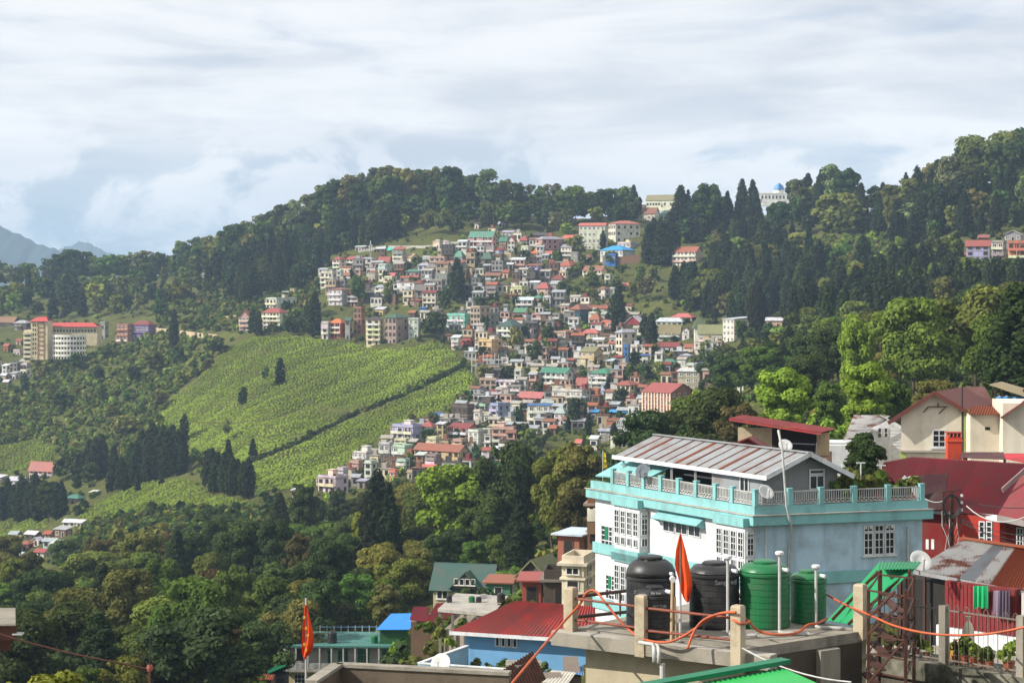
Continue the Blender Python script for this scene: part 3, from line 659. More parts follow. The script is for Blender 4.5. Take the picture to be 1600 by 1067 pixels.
# ------------------------------------------------------------------ tea bushes
TEA = [
 [(393, 528), (450, 524), (505, 530), (560, 538), (620, 546), (690, 534), (715, 556), (742, 592), (738, 608), (690, 640), (610, 668), (560, 712), (480, 762), (400, 768), (392, 722), (335, 742), (300, 700), (285, 690), (248, 655), (262, 625), (300, 600), (330, 570), (352, 548)],
 [(128, 800), (170, 775), (230, 752), (290, 748), (325, 770), (400, 785), (400, 800), (330, 806), (262, 800), (215, 802), (160, 818), (132, 836), (118, 822)],
 [(-40, 700), (50, 688), (95, 700), (75, 722), (30, 735), (-40, 742)],
 [(-40, 822), (30, 812), (70, 806), (74, 822), (30, 838), (-40, 860)],
]
DITCH = [(392, 722), (470, 690), (545, 652), (620, 622), (680, 594), (724, 572)]
PATH2 = [(505, 552), (560, 548), (600, 543), (640, 548)]; PATH3 = [(300, 660), (360, 662), (430, 655), (470, 640), (535, 646)]
PATH1 = [(455, 604), (470, 620), (490, 630), (535, 645)]
def near_line(x, y, line, w):
    m = np.zeros(x.shape, bool)
    for (x1, y1), (x2, y2) in zip(line[:-1], line[1:]):
        dx, dy = x2 - x1, y2 - y1; L2 = dx * dx + dy * dy
        t = np.clip(((x - x1) * dx + (y - y1) * dy) / L2, 0, 1)
        m |= (np.hypot(x - x1 - t * dx, (y - y1 - t * dy)) < w)
    return m
g = np.random.default_rng(77)
rows_ = np.arange(620, 1420, 2.35); cols_ = np.arange(-340, 60, 1.1)
CX, CYY = np.meshgrid(cols_, rows_)
CX = CX + g.normal(size=CX.shape) * 0.34
CYY = CYY + 9.0 * np.sin(CX * 0.05 + CYY * 0.011) + 4.0 * np.sin(CX * 0.13 + CYY * 0.04) + 1.5 * np.sin(CX * 0.37 - CYY * 0.11) + CX * 0.55 + g.normal(size=CX.shape) * 0.55
X_, Y_ = CX.ravel(), CYY.ravel()
ok = (Y_ > 640) & (Y_ < 1150); X_, Y_ = X_[ok], Y_[ok]
Z_ = gz(X_, Y_); px_ = 800 + F * X_ / Y_; py_ = HY - F * Z_ / Y_
keep = np.zeros(len(X_), bool)
for poly in TEA: keep |= inpoly(px_, py_, poly)
keep &= ~near_line(px_, py_, DITCH, 3.6) & ~near_line(px_, py_, PATH1, 2.2) & ~near_line(px_, py_, PATH2, 1.3) & ~near_line(px_, py_, PATH3, 1.3)
keep &= (np.sin(X_ * 0.09 + Y_ * 0.03) + np.sin(Y_ * 0.07 - X_ * 0.02) + g.normal(size=len(X_)) * 0.5 < 1.9) & (g.uniform(size=len(X_)) > 0.04)
X_, Y_, Z_ = X_[keep], Y_[keep], Z_[keep]
n = len(X_)
r = g.uniform(0.5, 0.78, n); hh = g.uniform(0.3, 0.5, n); a = g.uniform(0, 1.04, n)
ring = []
for fr_, zf in ((1.0, -0.2), (0.95, 0.7), (0.62, 1.0)):
    for k in range(6):
        rr = r * fr_ * g.uniform(0.85, 1.12, n); th = a + k * math.pi / 3
        ring.append(np.stack([X_ + rr * np.cos(th), Y_ + rr * 1.75 * np.sin(th), Z_ + (hh * zf if zf > 0 else zf) * g.uniform(0.9, 1.1, n)], 1))
V = np.stack(ring, 1).reshape(-1, 3)
bf = np.array([(l * 6 + k, l * 6 + (k + 1) % 6, l * 6 + 6 + (k + 1) % 6, l * 6 + 6 + k) for l in range(2) for k in range(6)] + [(12, 13, 14, 15), (15, 16, 17, 12)])
FA = (np.arange(n)[:, None, None] * 18 + bf[None]).reshape(-1, 4)
tint = np.array(lin((116, 134, 56)))[None] * (1 + 0.16 * np.sin(X_ * 0.05 + Y_ * 0.023) + 0.12 * np.sin(X_ * 0.21 - Y_ * 0.06) + 0.06 * g.normal(size=n))[:, None]
tint = np.concatenate([np.clip(tint, 0.01, 1), np.ones((n, 1))], 1)
me = npmesh('tea_bushes', V, FA, [M_LEAFM], attrs={'leafvar': ('FLOAT', 'FACE', np.clip(g.normal(0.45, 0.1, len(FA)), 0, 1)), 'tint': ('FLOAT_COLOR', 'FACE', np.repeat(tint, 14, 0))})
place('tea_bushes', me, kind='stuff', label='rows of clipped tea bushes on the bright green slopes')
NTEA = n
# ------------------------------------------------------------------ undergrowth and scrub
g = np.random.default_rng(91)
sv, sf, sl = [], [], []
protos = []
for k in range(5):
    L = [(g.normal() * 0.8, g.normal() * 0.8, 0.9 + abs(g.normal()) * 0.5, 0.9, 0.9, 0.8) for _ in range(2)]
    v, f, lv = crown_arrays(L, 28, 0.85, 400 + k, 0.78)
    protos.append((v, f, lv))
protos_n = []
for k in range(5):
    L = [(g.normal() * 0.8, g.normal() * 0.8, 0.9 + abs(g.normal()) * 0.5, 0.9, 0.9, 0.8) for _ in range(3)]
    protos_n.append(crown_arrays(L, 84, 0.42, 450 + k, 0.8))
BARE = [[(0, 560), (50, 556), (50, 602), (0, 606)], [(0, 808), (132, 806), (120, 845), (70, 880), (0, 880)], [(905, 345), (1015, 345), (1015, 400), (905, 400)]]
TOWN = [(505, 430), (560, 408), (640, 388), (700, 380), (780, 366), (870, 378), (900, 398), (1000, 408), (1005, 440), (960, 470), (1005, 500), (1030, 545), (1130, 548), (1140, 582), (1060, 600), (1000, 640), (985, 690), (900, 702), (830, 690), (780, 716), (700, 742), (600, 744), (560, 758), (545, 738), (600, 697), (700, 645), (748, 608), (745, 562), (690, 532), (660, 488), (600, 474), (530, 470)]
V, FA, LV, TI = [], [], [], []; o = 0
C_GRS = lin((118, 130, 72))
pal = [C_DRK, C_GRN, C_OLV, C_BRT, C_OLV, C_GRN, C_DRK]
cnt = 0
def scatter(poly, tries, cap, smin, smax, pal):
    global o, cnt
    xs = [p[0] for p in poly]; ys = [p[1] for p in poly]
    px_ = g.uniform(min(xs), max(xs), tries); py_ = g.uniform(min(ys), max(ys), tries)
    ok = inpoly(px_, py_, poly)
    for q_ in TEA + BARE: ok &= ~inpoly(px_, py_, q_)
    ok |= near_line(px_, py_, DITCH, 2.6)
    c0 = cnt
    for a, b in zip(px_[ok], py_[ok]):
        D = gd(a, b)
        if D < 200 or D > 1480: continue
        if abs(HY - F * float(gz_px(a, D)) / D - b) > 6: continue
        if D < 520 and g.uniform() < 0.5: continue
        s = g.uniform(smin, smax)
        v, f, lv = (protos if D > 520 else protos_n)[g.integers(5)]
        th = g.uniform(0, 6.28); ca, sa = math.cos(th) * s, math.sin(th) * s
        X = (a - 800) / F * D; z0 = float(gz_px(a, D)) - 0.2
        V.append(np.stack([v[:, 0] * ca - v[:, 1] * sa + X, v[:, 0] * sa + v[:, 1] * ca + D, v[:, 2] * s + z0], 1))
        FA.append(f + o); o += len(v); LV.append(lv)
        c = jit(pal[g.integers(len(pal))], g, 0.2)
        TI.append(np.tile(np.array([*c, 1.0]), (len(f), 1))); cnt += 1
        if cnt - c0 >= cap: break
scatter([(-80, 300), (1680, 300), (1680, 1100), (-80, 1100)], 20000, 4000, 0.6, 1.5, pal)
for (x1_, y1_), (x2_, y2_) in zip(DITCH[:-1], DITCH[1:]):
    scatter([(x1_ - 2, y1_ - 2), (x2_ + 2, y2_ - 2), (x2_ + 2, y2_ + 2.5), (x1_ - 2, y1_ + 2.5)], 400, 110, 0.35, 0.75, [C_DRK, C_CED])
scatter(TOWN, 6000, 1000, 0.6, 1.3, [C_DRK, C_OLV, C_GRN])
scatter([(-60, 560), (140, 555), (240, 520), (345, 530), (330, 570), (260, 640), (290, 700), (200, 770), (100, 700), (-60, 700)], 5000, 1900, 0.7, 1.7, [C_GRS, C_GRN, C_OLV, C_GRS, C_GRN])
scatter([(230, 470), (330, 430), (500, 430), (490, 520), (380, 520), (250, 515)], 3000, 700, 0.8, 1.8, [C_DRK, C_GRN, C_OLV])
scatter([(1240, 375), (1400, 372), (1470, 420), (1400, 450), (1290, 455)], 2000, 500, 0.8, 1.8, [C_GRN, C_BRT, C_GRN, C_OLV])
scatter([(120, 800), (260, 800), (400, 800), (500, 790), (480, 880), (330, 880), (120, 890), (100, 860)], 3000, 900, 0.9, 2.0, [C_DRK, C_OLV, C_DRK, C_GRN, C_DRK])
me = npmesh('undergrowth', np.concatenate(V), np.concatenate(FA), [M_LEAFM], attrs={'leafvar': ('FLOAT', 'FACE', np.concatenate(LV)), 'tint': ('FLOAT_COLOR', 'FACE', np.concatenate(TI))})
place('undergrowth', me, kind='stuff', label='scrub and undergrowth covering the slopes between trees and houses')
print('VEG', len(TREES), len(CAND['broadleaf_tree']), len(CAND['cedar_tree']), 'tea', NTEA, 'shrubs', cnt)
# ------------------------------------------------------------------ the hillside town
WC = {'white': (214, 211, 203), 'cream': (222, 208, 176), 'grey': (150, 146, 140), 'pink': (205, 165, 150), 'yellow': (206, 184, 126), 'beige': (190, 170, 140), 'brown': (124, 92, 68), 'red': (176, 74, 66), 'orange': (186, 126, 92),
      'turquoise': (130, 198, 186), 'mint': (182, 212, 194), 'lilac': (176, 172, 206), 'blue': (52, 110, 180), 'teal': (28, 92, 108), 'purple': (118, 104, 150), 'green': (60, 130, 96), 'dark': (84, 74, 66), 'maroon': (132, 34, 36), 'salmon': (214, 122, 98), 'brick': (160, 102, 78), 'ivory': (232, 224, 200)}
RC = {'red': (148, 76, 68), 'rust': (146, 84, 60), 'green': (72, 122, 98), 'dgreen': (52, 86, 72), 'olive': (122, 118, 80), 'grey': (152, 156, 160), 'lgrey': (190, 194, 198), 'brown': (128, 86, 66), 'dred': (120, 50, 48), 'blue': (46, 140, 200), 'nblue': (52, 92, 160), 'teal': (58, 116, 96), 'dark': (66, 62, 62), 'conc': (158, 152, 142), 'orange': (204, 104, 52), 'tan': (176, 150, 110), 'pinkred': (176, 98, 90)}
WCN = {'ivory': 'ivory', 'dark': 'dark weathered'}
RCN = {'dgreen': 'dark green', 'lgrey': 'pale grey', 'dred': 'dark red', 'nblue': 'navy blue', 'conc': 'concrete', 'pinkred': 'faded red'}
NUM = {1: 'one', 2: 'two', 3: 'three', 4: 'four', 5: 'five', 6: 'six', 7: 'seven', 8: 'eight'}
def window_mesh(nx, nz, fr=0.10, dep=0.10):
    b = MB()
    b.box(-0.5, 0.5, -0.02, 0.02, 0, 1, 1)
    for x0, x1, z0, z1 in [(-0.5, -0.5 + fr, 0, 1), (0.5 - fr, 0.5, 0, 1), (-0.5 + fr, 0.5 - fr, 0, fr * 0.8), (-0.5 + fr, 0.5 - fr, 1 - fr * 0.8, 1)]:
        b.box(x0, x1, -dep, 0.0, z0, z1, 0)
    for i in range(1, nx):
        x = -0.5 + i / nx; b.box(x - fr * 0.35, x + fr * 0.35, -dep * 0.7, 0.0, fr * 0.8, 1 - fr * 0.8, 0)
    for i in range(1, nz):
        z = i / nz; b.box(-0.5 + fr, 0.5 - fr, -dep * 0.6, 0.0, z - fr * 0.3, z + fr * 0.3, 0)
    b.box(-0.56, 0.56, -dep * 1.8, 0.0, -0.07, -0.005, 0)
    return b.mesh('window', [M_TRIM, M_GLASS])
WIN = [window_mesh(2, 1), window_mesh(2, 2), window_mesh(3, 1), window_mesh(1, 1)]
b = MB(); b.box(-0.5, 0.5, -0.04, 0.02, 0, 1, 0); b.box(-0.4, 0.4, -0.06, -0.04, 0.05, 0.95, 1)
DOOR = b.mesh('door', [M_TRIM, M_DARK])
def gable_roof(b, w, d, z, h, ov, along='x', t=0.16):
    """Two thick slopes and closed gable triangles."""
    if along == 'x':
        b.solid([(-w / 2 - ov, -d / 2 - ov, z - ov * h / (d / 2)), (w / 2 + ov, -d / 2 - ov, z - ov * h / (d / 2)), (w / 2 + ov, 0, z + h), (-w / 2 - ov, 0, z + h)], t, 0)
        b.solid([(w / 2 + ov, d / 2 + ov, z - ov * h / (d / 2)), (-w / 2 - ov, d / 2 + ov, z - ov * h / (d / 2)), (-w / 2 - ov, 0, z + h), (w / 2 + ov, 0, z + h)], t, 0)
    else:
        b.solid([(-w / 2 - ov, -d / 2 - ov, z - ov * h / (w / 2)), (0, -d / 2 - ov, z + h), (0, d / 2 + ov, z + h), (-w / 2 - ov, d / 2 + ov, z - ov * h / (w / 2))], t, 0)
        b.solid([(0, -d / 2 - ov, z + h), (w / 2 + ov, -d / 2 - ov, z - ov * h / (w / 2)), (w / 2 + ov, d / 2 + ov, z - ov * h / (w / 2)), (0, d / 2 + ov, z + h)], t, 0)
def gable_wall(b, w, d, z, h, along):
    if along == 'x':
        for x in (-w / 2, w / 2 - 0.25):
            b.add([(x, -d / 2, z), (x + .25, -d / 2, z), (x, d / 2, z), (x + .25, d / 2, z), (x, 0, z + h - 0.17), (x + .25, 0, z + h - 0.17)], [(0, 4, 5, 1), (2, 3, 5, 4), (0, 2, 4), (1, 5, 3), (0, 1, 3, 2)])
    else:
        for y in (-d / 2, d / 2 - 0.25):
            b.add([(-w / 2, y, z), (-w / 2, y + .25, z), (w / 2, y, z), (w / 2, y + .25, z), (0, y, z + h - 0.17), (0, y + .25, z + h - 0.17)], [(0, 1, 5, 4), (2, 4, 5, 3), (0, 4, 2), (1, 3, 5), (0, 2, 3, 1)])
def hip_roof(b, w, d, z, h, ov):
    k = min(w, d) / 2; W2, D2 = w / 2 + ov, d / 2 + ov; z0 = z - 0.05
    rx = max(0.05, w / 2 - k * 0.85); ry = max(0.05, d / 2 - k * 0.85)
    vs_ = [(-W2, -D2, z0), (W2, -D2, z0), (W2, D2, z0), (-W2, D2, z0), (-rx, -ry, z + h), (rx, -ry, z + h), (rx, ry, z + h), (-rx, ry, z + h), (-W2, -D2, z0 - .14), (W2, -D2, z0 - .14), (W2, D2, z0 - .14), (-W2, D2, z0 - .14)]
    b.add(vs_, [(0, 1, 5, 4), (1, 2, 6, 5), (2, 3, 7, 6), (3, 0, 4, 7), (4, 5, 6, 7), (8, 11, 10, 9), (0, 8, 9, 1), (1, 9, 10, 2), (2, 10, 11, 3), (3, 11, 8, 0)])
HOUSES = []
g_h = np.random.default_rng(17)
def house(x0, xc, x1, yt, yb, n, wall, roof='flat', rcol='conc', rp=None, st='', nm='house', lab=None, cat='house', th=None, wfr=None, D=None, base=3.0):
    if D is None: D = gd((x0 + xc) / 2, yb)
    s = D / F; H = max((yb - yt) * s, 2.2)
    if x1 > xc + 3.5:
        t = math.radians(th or 36); d = (x1 - xc) * s / math.sin(t)
        if d > 16: d = 16.0; t = math.asin(min(0.95, (x1 - xc) * s / d))
        if d < 4.0: d = 4.0; t = math.asin(min(0.9, (x1 - xc) * s / d))
    else:
        t = math.radians(th if th is not None else g_h.uniform(16, 30)); d = min(max(.55 * (xc - x0) * s, 4.0), 7.0)
        side = min(d * math.sin(t) / s, .32 * (xc - x0)); xc = xc - side; d = side * s / math.sin(t)
    w = (xc - x0) * s / math.cos(t)
    cpos = P(xc, yb, D)
    ca, sa = math.cos(-t), math.sin(-t)
    lx, ly = w / 2, -d / 2
    loc = Vector((cpos.x - (lx * ca - ly * sa), cpos.y - (lx * sa + ly * ca), cpos.z))
    root = thing(nm, lab or '', cat, loc, -t)
    jc = lambda c, k=0.07: tuple(min(0.82, max(0.01, v * (1 + g_h.normal() * k))) for v in lin(c))
    wc = tuple(v_ * .92 for v_ in jc(WC[wall])); rc = jc(RC[rcol])
    sh = H / n
    rh = (rp * s) if rp else None
    b = MB(); b.box(-w / 2, w / 2, -d / 2, d / 2, -base, H)
    if roof == 'gable':
        rh = rh or 0.26 * d; gable_wall(b, w, d, H, rh, 'x')
    if roof == 'gablef':
        rh = rh or 0.3 * w; gable_wall(b, w, d, H, rh, 'y')
    b.build('wall', M_WALL, root, wc)
    r = MB(); ov = 0.55
    if roof == 'gable': gable_roof(r, w, d, H + .02, rh, ov, 'x')
    elif roof == 'gablef': gable_roof(r, w, d, H + .02, rh, ov, 'y')
    elif roof == 'hip': hip_roof(r, w, d, H + .19, rh or 0.22 * min(w, d), ov)
    elif roof == 'shed':
        rh = rh or 1.2; r.solid([(-w / 2 - ov, -d / 2 - ov, H + .2), (w / 2 + ov, -d / 2 - ov, H + .2), (w / 2 + ov, d / 2 + ov, H + .2 + rh), (-w / 2 - ov, d / 2 + ov, H + .2 + rh)], 0.16)
    else:
        r.box(-w / 2 - .35, w / 2 + .35, -d / 2 - .35, d / 2 + .35, H, H + .22)
    r.build('roof', M_ROOF if roof != 'flat' else M_WALL, root, rc if roof != 'flat' else tuple(0.5 * a + 0.5 * c for a, c in zip(wc, lin(RC['conc']))))
    if roof == 'flat':
        pr = MB(); hh = g_h.uniform(0.5, 1.0); q = 0.14
        for bx in ((-w / 2, w / 2, -d / 2, -d / 2 + q), (-w / 2, w / 2, d / 2 - q, d / 2), (-w / 2, -w / 2 + q, -d / 2 + q, d / 2 - q), (w / 2 - q, w / 2, -d / 2 + q, d / 2 - q)):
            pr.box(bx[0], bx[1], bx[2], bx[3], H + .22, H + .22 + hh)
        pr.build('parapet', M_WALL, root, tuple(0.9 * v for v in wc))
        if w > 6 and g_h.uniform() < 0.55:
            sr = MB(); a0 = g_h.uniform(-w * .35, w * .1); sw_ = g_h.uniform(2.2, 3.4)
            sr.box(a0, a0 + sw_, -0.5, 2.2, H + .22, H + 2.5); sr.box(a0 - .25, a0 + sw_ + .25, -0.8, 2.5, H + 2.5, H + 2.65)
            sr.build('stair_room', M_WALL, root, jc(WC[('white', 'grey', 'cream', 'beige')[int(g_h.integers(4))]]))
        if w > 4 and g_h.uniform() < 0.5:
            wt = MB(); a0 = g_h.uniform(-w * .4, w * .4); wt.lathe([(.5, 0), (.52, .15), (.48, .3), (.52, .45), (.5, .95), (.35, 1.1), (.15, 1.16)], 10, 0, (a0, g_h.uniform(-d * .3, 0), H + .22))
            wt.build('roof_tank', M_BLACK, root)
    for k in range(1, n):
        sl = MB(); o = 0.16
        sl.box(-w / 2 - o, w / 2 + o, -d / 2 - o, d / 2 + o, k * sh - .09, k * sh + .09)
        sl.build('floor_slab', M_SLAB if 'c' in st or g_h.uniform() < .35 else M_WALL, root, tuple(min(.8, v * 1.05) for v in wc))
    balc = 'b' in st or (n >= 2 and w > 5 and g_h.uniform() < .35)
    if balc:
        for k in range(1 if n > 1 else 0, n):
            bl = MB(); dp = 1.05
            bl.box(-w / 2 + .1, w / 2 - .1, -d / 2 - dp, -d / 2 - .17, k * sh - .13, k * sh + .07)
            bl.box(-w / 2 + .1, w / 2 - .1, -d / 2 - dp, -d / 2 - dp + .1, k * sh + .07, k * sh + 0.95)
            for x in np.linspace(-w / 2 + .2, w / 2 - .2, max(2, int(w / 3.2) + 1)):
                bl.box(x - .1, x + .1, -d / 2 - dp + .1, -d / 2 - dp + .3, k * sh + .07, (k + 1) * sh - .14)
            bl.build('balcony', M_WALL, root, jc(WC[g_h.choice(['white', wall, 'white', 'cream', wall])]))
    if 'v' in st:       # vertical fins
        for x in np.linspace(-w / 2 + .2, w / 2 - .2, 10):
            fb = MB(); fb.box(x - .32, x + .32, -d / 2 - .35, -d / 2 - .17, -base, H - .1)
            fb.build('wall_fin', M_TRIM, root, lin((226, 190, 170)))
    wf = lin(WC[wfr] if wfr else (226, 224, 218) if g_h.uniform() < .4 else (96, 76, 60))
    nf = max(1, int(w / (2.5 if w > 7 else 2.0)))
    k0 = 0
    wm = WIN[int(g_h.integers(3))]
    for k in range(k0, n):
        for i in range(nf):
            if g_h.uniform() < 0.07: continue
            xx = -w / 2 + (i + .5) * w / nf
            ww = min(1.8, w / nf * g_h.uniform(.5, .75)); wh = min(1.8, sh * g_h.uniform(.45, .6))
            if k == 0 and (i == nf // 2 or balc and i % 3 == 1):
                o = place('door', DOOR, root, wf, (xx, -d / 2 - .02, 0.12)); o.scale = (min(1.1, w / nf * .6), 1, min(2.1, sh * .75)); continue
            o = place('window', wm, root, wf, (xx, -d / 2 - .025, k * sh + sh * .32)); o.scale = (ww, 1, wh)
    if x1 > xc + 3:
        ns = max(1, int(d / 3.4))
        for k in range(k0, n):
            for i in range(ns):
                if g_h.uniform() < 0.2: continue
                o = place('window', wm, root, wf, (w / 2 + .025, -d / 2 + (i + .5) * d / ns, k * sh + sh * .32)); o.rotation_euler = (0, 0, math.pi / 2); o.scale = (min(1.3, d / ns * .5), 1, min(1.5, sh * .5))
    rn = RCN.get(rcol, rcol)
    rt = {'flat': 'flat-roofed', 'gable': rn + '-roofed', 'gablef': rn + '-roofed', 'hip': rn + '-roofed', 'shed': rn + '-roofed'}[roof]
    HOUSES.append((root, (x0 + x1) / 2, (yt + yb) / 2, f"{WCN.get(wall, wall)} {NUM[n]}-storey {rt} {cat}", lab))
    return root, w, d, H, t
h = house
# upper left of the town
h(520, 531, 540, 406, 425, 3, 'white', 'hip', 'red', 5); h(540, 561, 571, 405, 417, 2, 'white', 'gable', 'red', 5); h(530, 555, 555, 418, 428, 1, 'cream', 'shed', 'rust', 2)
h(500, 526, 528, 427, 450, 3, 'white', 'flat', st='b'); h(526, 532, 536, 424, 452, 4, 'white', 'flat'); h(535, 553, 556, 430, 440, 2, 'white', 'gable', 'brown', 4); h(554, 567, 570, 422, 434, 2, 'pink', 'flat')
h(590, 612, 614, 408, 416, 1, 'cream', 'gable', 'red', 7); h(592, 603, 622, 414, 431, 3, 'mint', 'flat', st='b'); h(616, 630, 636, 410, 425, 2, 'lilac', 'flat'); h(628, 642, 654, 402, 411, 1, 'ivory', 'gable', 'tan', 6)
h(633, 651, 653, 416, 422, 1, 'maroon', 'gablef', 'dark', 4); h(634, 660, 661, 425, 434, 1, 'grey', 'shed', 'green', 4); h(665, 688, 692, 418, 435, 2, 'grey', 'flat', st='bc'); h(640, 655, 657, 434, 441, 1, 'white', 'gable', 'red', 4)
h(619, 652, 670, 441, 467, 3, 'white', 'shed', 'brown', 2, lab='long white three-storey hotel with brown roof edge, below the lilac house'); h(671, 690, 696, 439, 464, 3, 'grey', 'flat', st='c'); h(600, 612, 620, 434, 450, 2, 'cream', 'flat'); h(606, 620, 622, 430, 439, 1, 'pink', 'gable', 'pinkred', 4)
h(676, 689, 691, 379, 389, 1, 'cream', 'flat'); h(684, 692, 695, 391, 410, 2, 'white', 'flat'); h(512, 534, 550, 453, 478, 3, 'white', 'hip', 'brown', 3, st='b'); h(571, 582, 584, 440, 452, 1, 'dark', 'gablef', 'brown', 3); h(575, 590, 592, 425, 440, 2, 'beige', 'shed', 'rust', 2)
h(555, 572, 574, 386, 394, 1, 'white', 'shed', 'lgrey', 2); h(580, 590, 592, 450, 462, 2, 'dark', 'flat'); h(660, 672, 676, 402, 412, 1, 'white', 'flat'); h(640, 660, 663, 470, 480, 1, 'brown', 'shed', 'rust', 2)
# row along the top of the tea
h(502, 516, 518, 505, 530, 3, 'white', 'flat', st='b'); h(516, 539, 540, 505, 529, 3, 'red', 'hip', 'orange', 6, st='b', lab='bright red three-storey house with orange roof in the row above the tea'); h(539, 550, 552, 500, 531, 3, 'grey', 'gable', 'dgreen', 4); h(552, 570, 573, 482, 532, 6, 'brick', 'flat', lab='narrow six-storey brick tower house in the row above the tea')
h(572, 598, 599, 500, 540, 5, 'cream', 'hip', 'dark', 4, st='b', lab='cream five-storey block with balconies at the edge of the tea field'); h(600, 619, 637, 497, 539, 4, 'grey', 'hip', 'dgreen', 6); h(626, 637, 639, 503, 529, 3, 'brick', 'flat'); h(638, 657, 659, 499, 529, 3, 'white', 'flat', lab='white three-storey house with square windows at the tea field corner')
h(586, 603, 604, 484, 494, 1, 'yellow', 'shed', 'lgrey', 4); h(638, 652, 654, 488, 498, 1, 'dark', 'gable', 'rust', 3); h(655, 668, 670, 482, 492, 1, 'blue', 'shed', 'nblue', 2)
h(373, 393, 394, 495, 518, 3, 'pink', 'gablef', 'red', 11, st='b', lab='pink three-storey guest house with twin red gables above the tea'); h(408, 437, 448, 489, 516, 4, 'ivory', 'hip', 'red', 7, lab='ivory four-storey hotel with red roof beside two cedars'); h(414, 432, 460, 467, 485, 2, 'white', 'flat', st='bc'); h(440, 464, 466, 457, 464, 1, 'white', 'flat'); h(300, 326, 328, 430, 440, 1, 'grey', 'shed', 'lgrey', 3)
# upper middle
h(733, 770, 775, 369, 396, 3, 'pink', 'gable', 'teal', 8, st='b', lab='pink three-storey house with big green roof and balconies, upper town'); h(692, 722, 727, 402, 411, 1, 'white', 'hip', 'green', 10, lab='white bungalow with broad green pyramid roof'); h(752, 772, 775, 405, 412, 1, 'dark', 'hip', 'dgreen', 10); h(693, 730, 732, 411, 424, 2, 'grey', 'shed', 'red', 4)
h(680, 690, 692, 377, 389, 1, 'cream', 'flat'); h(692, 702, 704, 378, 390, 1, 'white', 'flat'); h(704, 722, 724, 380, 392, 2, 'white', 'flat'); h(780, 795, 796, 376, 390, 2, 'brown', 'gable', 'teal', 6); h(793, 808, 811, 376, 398, 3, 'white', 'gablef', 'red', 8, lab='narrow white house with steep red gable, upper town'); h(812, 827, 829, 376, 388, 2, 'grey', 'hip', 'red', 7)
h(783, 804, 807, 398, 414, 2, 'yellow', 'flat', st='b'); h(814, 830, 832, 386, 412, 3, 'ivory', 'flat'); h(831, 847, 849, 396, 412, 2, 'orange', 'hip', 'orange', 7, lab='orange two-storey house with domed orange roof'); h(838, 847, 880, 374, 398, 3, 'pink', 'hip', 'grey', 4, st='c', th=55, lab='long pinkish three-storey block with grey roof, left of the white school'); h(829, 864, 866, 368, 376, 1, 'dark', 'hip', 'dark', 5)
h(740, 749, 752, 338, 350, 2, 'pink', 'gablef', 'lgrey', 5); h(741, 751, 753, 350, 358, 1, 'white', 'flat'); h(780, 794, 796, 331, 338, 1, 'grey', 'gable', 'grey', 4); h(790, 805, 807, 332, 340, 1, 'white', 'gable', 'rust', 5); h(779, 794, 797, 349, 357, 1, 'white', 'gable', 'lgrey', 5); h(760, 772, 774, 340, 350, 1, 'cream', 'gable', 'brown', 4)
h(725, 737, 749, 422, 442, 2, 'beige', 'flat', st='c'); h(758, 780, 784, 430, 443, 2, 'cream', 'gable', 'brown', 4); h(785, 798, 801, 425, 435, 1, 'pink', 'gable', 'rust', 4); h(680, 703, 705, 430, 453, 3, 'grey', 'flat', st='bc'); h(735, 758, 762, 408, 419, 2, 'dark', 'flat', st='b'); h(770, 790, 793, 391, 402, 2, 'purple', 'hip', 'dred', 4); h(700, 716, 718, 412, 424, 2, 'white', 'flat')
h(868, 877, 879, 400, 410, 1, 'mint', 'shed', 'pinkred', 3); h(852, 866, 868, 396, 404, 1, 'white', 'gable', 'pinkred', 4); h(876, 884, 886, 372, 385, 2, 'grey', 'flat', st='c'); h(880, 904, 906, 372, 392, 2, 'brown', 'gable', 'pinkred', 5)
# middle
h(698, 726, 735, 493, 521, 3, 'turquoise', 'flat', wfr='white', lab='turquoise three-storey apartment block with rows of small windows', nm='apartment_block'); h(735, 750, 766, 481, 526, 5, 'beige', 'flat', st='c', lab='tall beige five-storey tower right of the turquoise block'); h(752, 766, 780, 492, 518, 3, 'grey', 'flat', st='c')
h(777, 800, 820, 510, 542, 4, 'white', 'hip', 'dgreen', 9, lab='white four-storey house with dark green hipped roof and white balcony rails'); h(784, 815, 826, 449, 461, 1, 'cream', 'flat', st='c', wfr='brown'); h(788, 812, 815, 461, 470, 1, 'brown', 'shed', 'rust', 1); h(839, 862, 865, 451, 464, 2, 'pink', 'hip', 'red', 9, lab='pink house under a bright red hipped roof, mid-slope')
h(863, 884, 887, 437, 452, 2, 'ivory', 'hip', 'dred', 7, st='b'); h(870, 891, 912, 416, 431, 2, 'white', 'hip', 'rust', 8, st='b'); h(912, 940, 949, 422, 437, 2, 'cream', 'gable', 'brown', 7, st='b', lab='cream house with long brown roof and wooden veranda below the blue-roofed house'); h(945, 957, 960, 430, 444, 2, 'white', 'flat', st='b'); h(912, 927, 930, 402, 411, 1, 'white', 'hip', 'brown', 4)
h(891, 906, 926, 484, 510, 3, 'teal', 'hip', 'brown', 8, lab='dark teal three-storey house with brown roof'); h(921, 942, 944, 500, 519, 2, 'ivory', 'hip', 'rust', 9, st='b'); h(941, 955, 962, 503, 525, 2, 'salmon', 'flat', lab='bright salmon-orange block in the middle of the town'); h(940, 956, 958, 492, 502, 1, 'grey', 'shed', 'grey', 5); h(977, 1003, 1012, 505, 526, 2, 'maroon', 'gablef', 'lgrey', 11, lab='dark red barn-like house with pale blue-grey roof')
h(935, 945, 953, 452, 469, 2, 'white', 'hip', 'brown', 4); h(953, 963, 966, 451, 468, 2, 'white', 'flat'); h(891, 912, 915, 464, 473, 1, 'white', 'flat'); h(921, 948, 952, 481, 492, 1, 'white', 'gable', 'rust', 4); h(926, 935, 937, 484, 492, 1, 'mint', 'flat'); h(972, 986, 988, 446, 454, 1, 'white', 'gable', 'pinkred', 4)
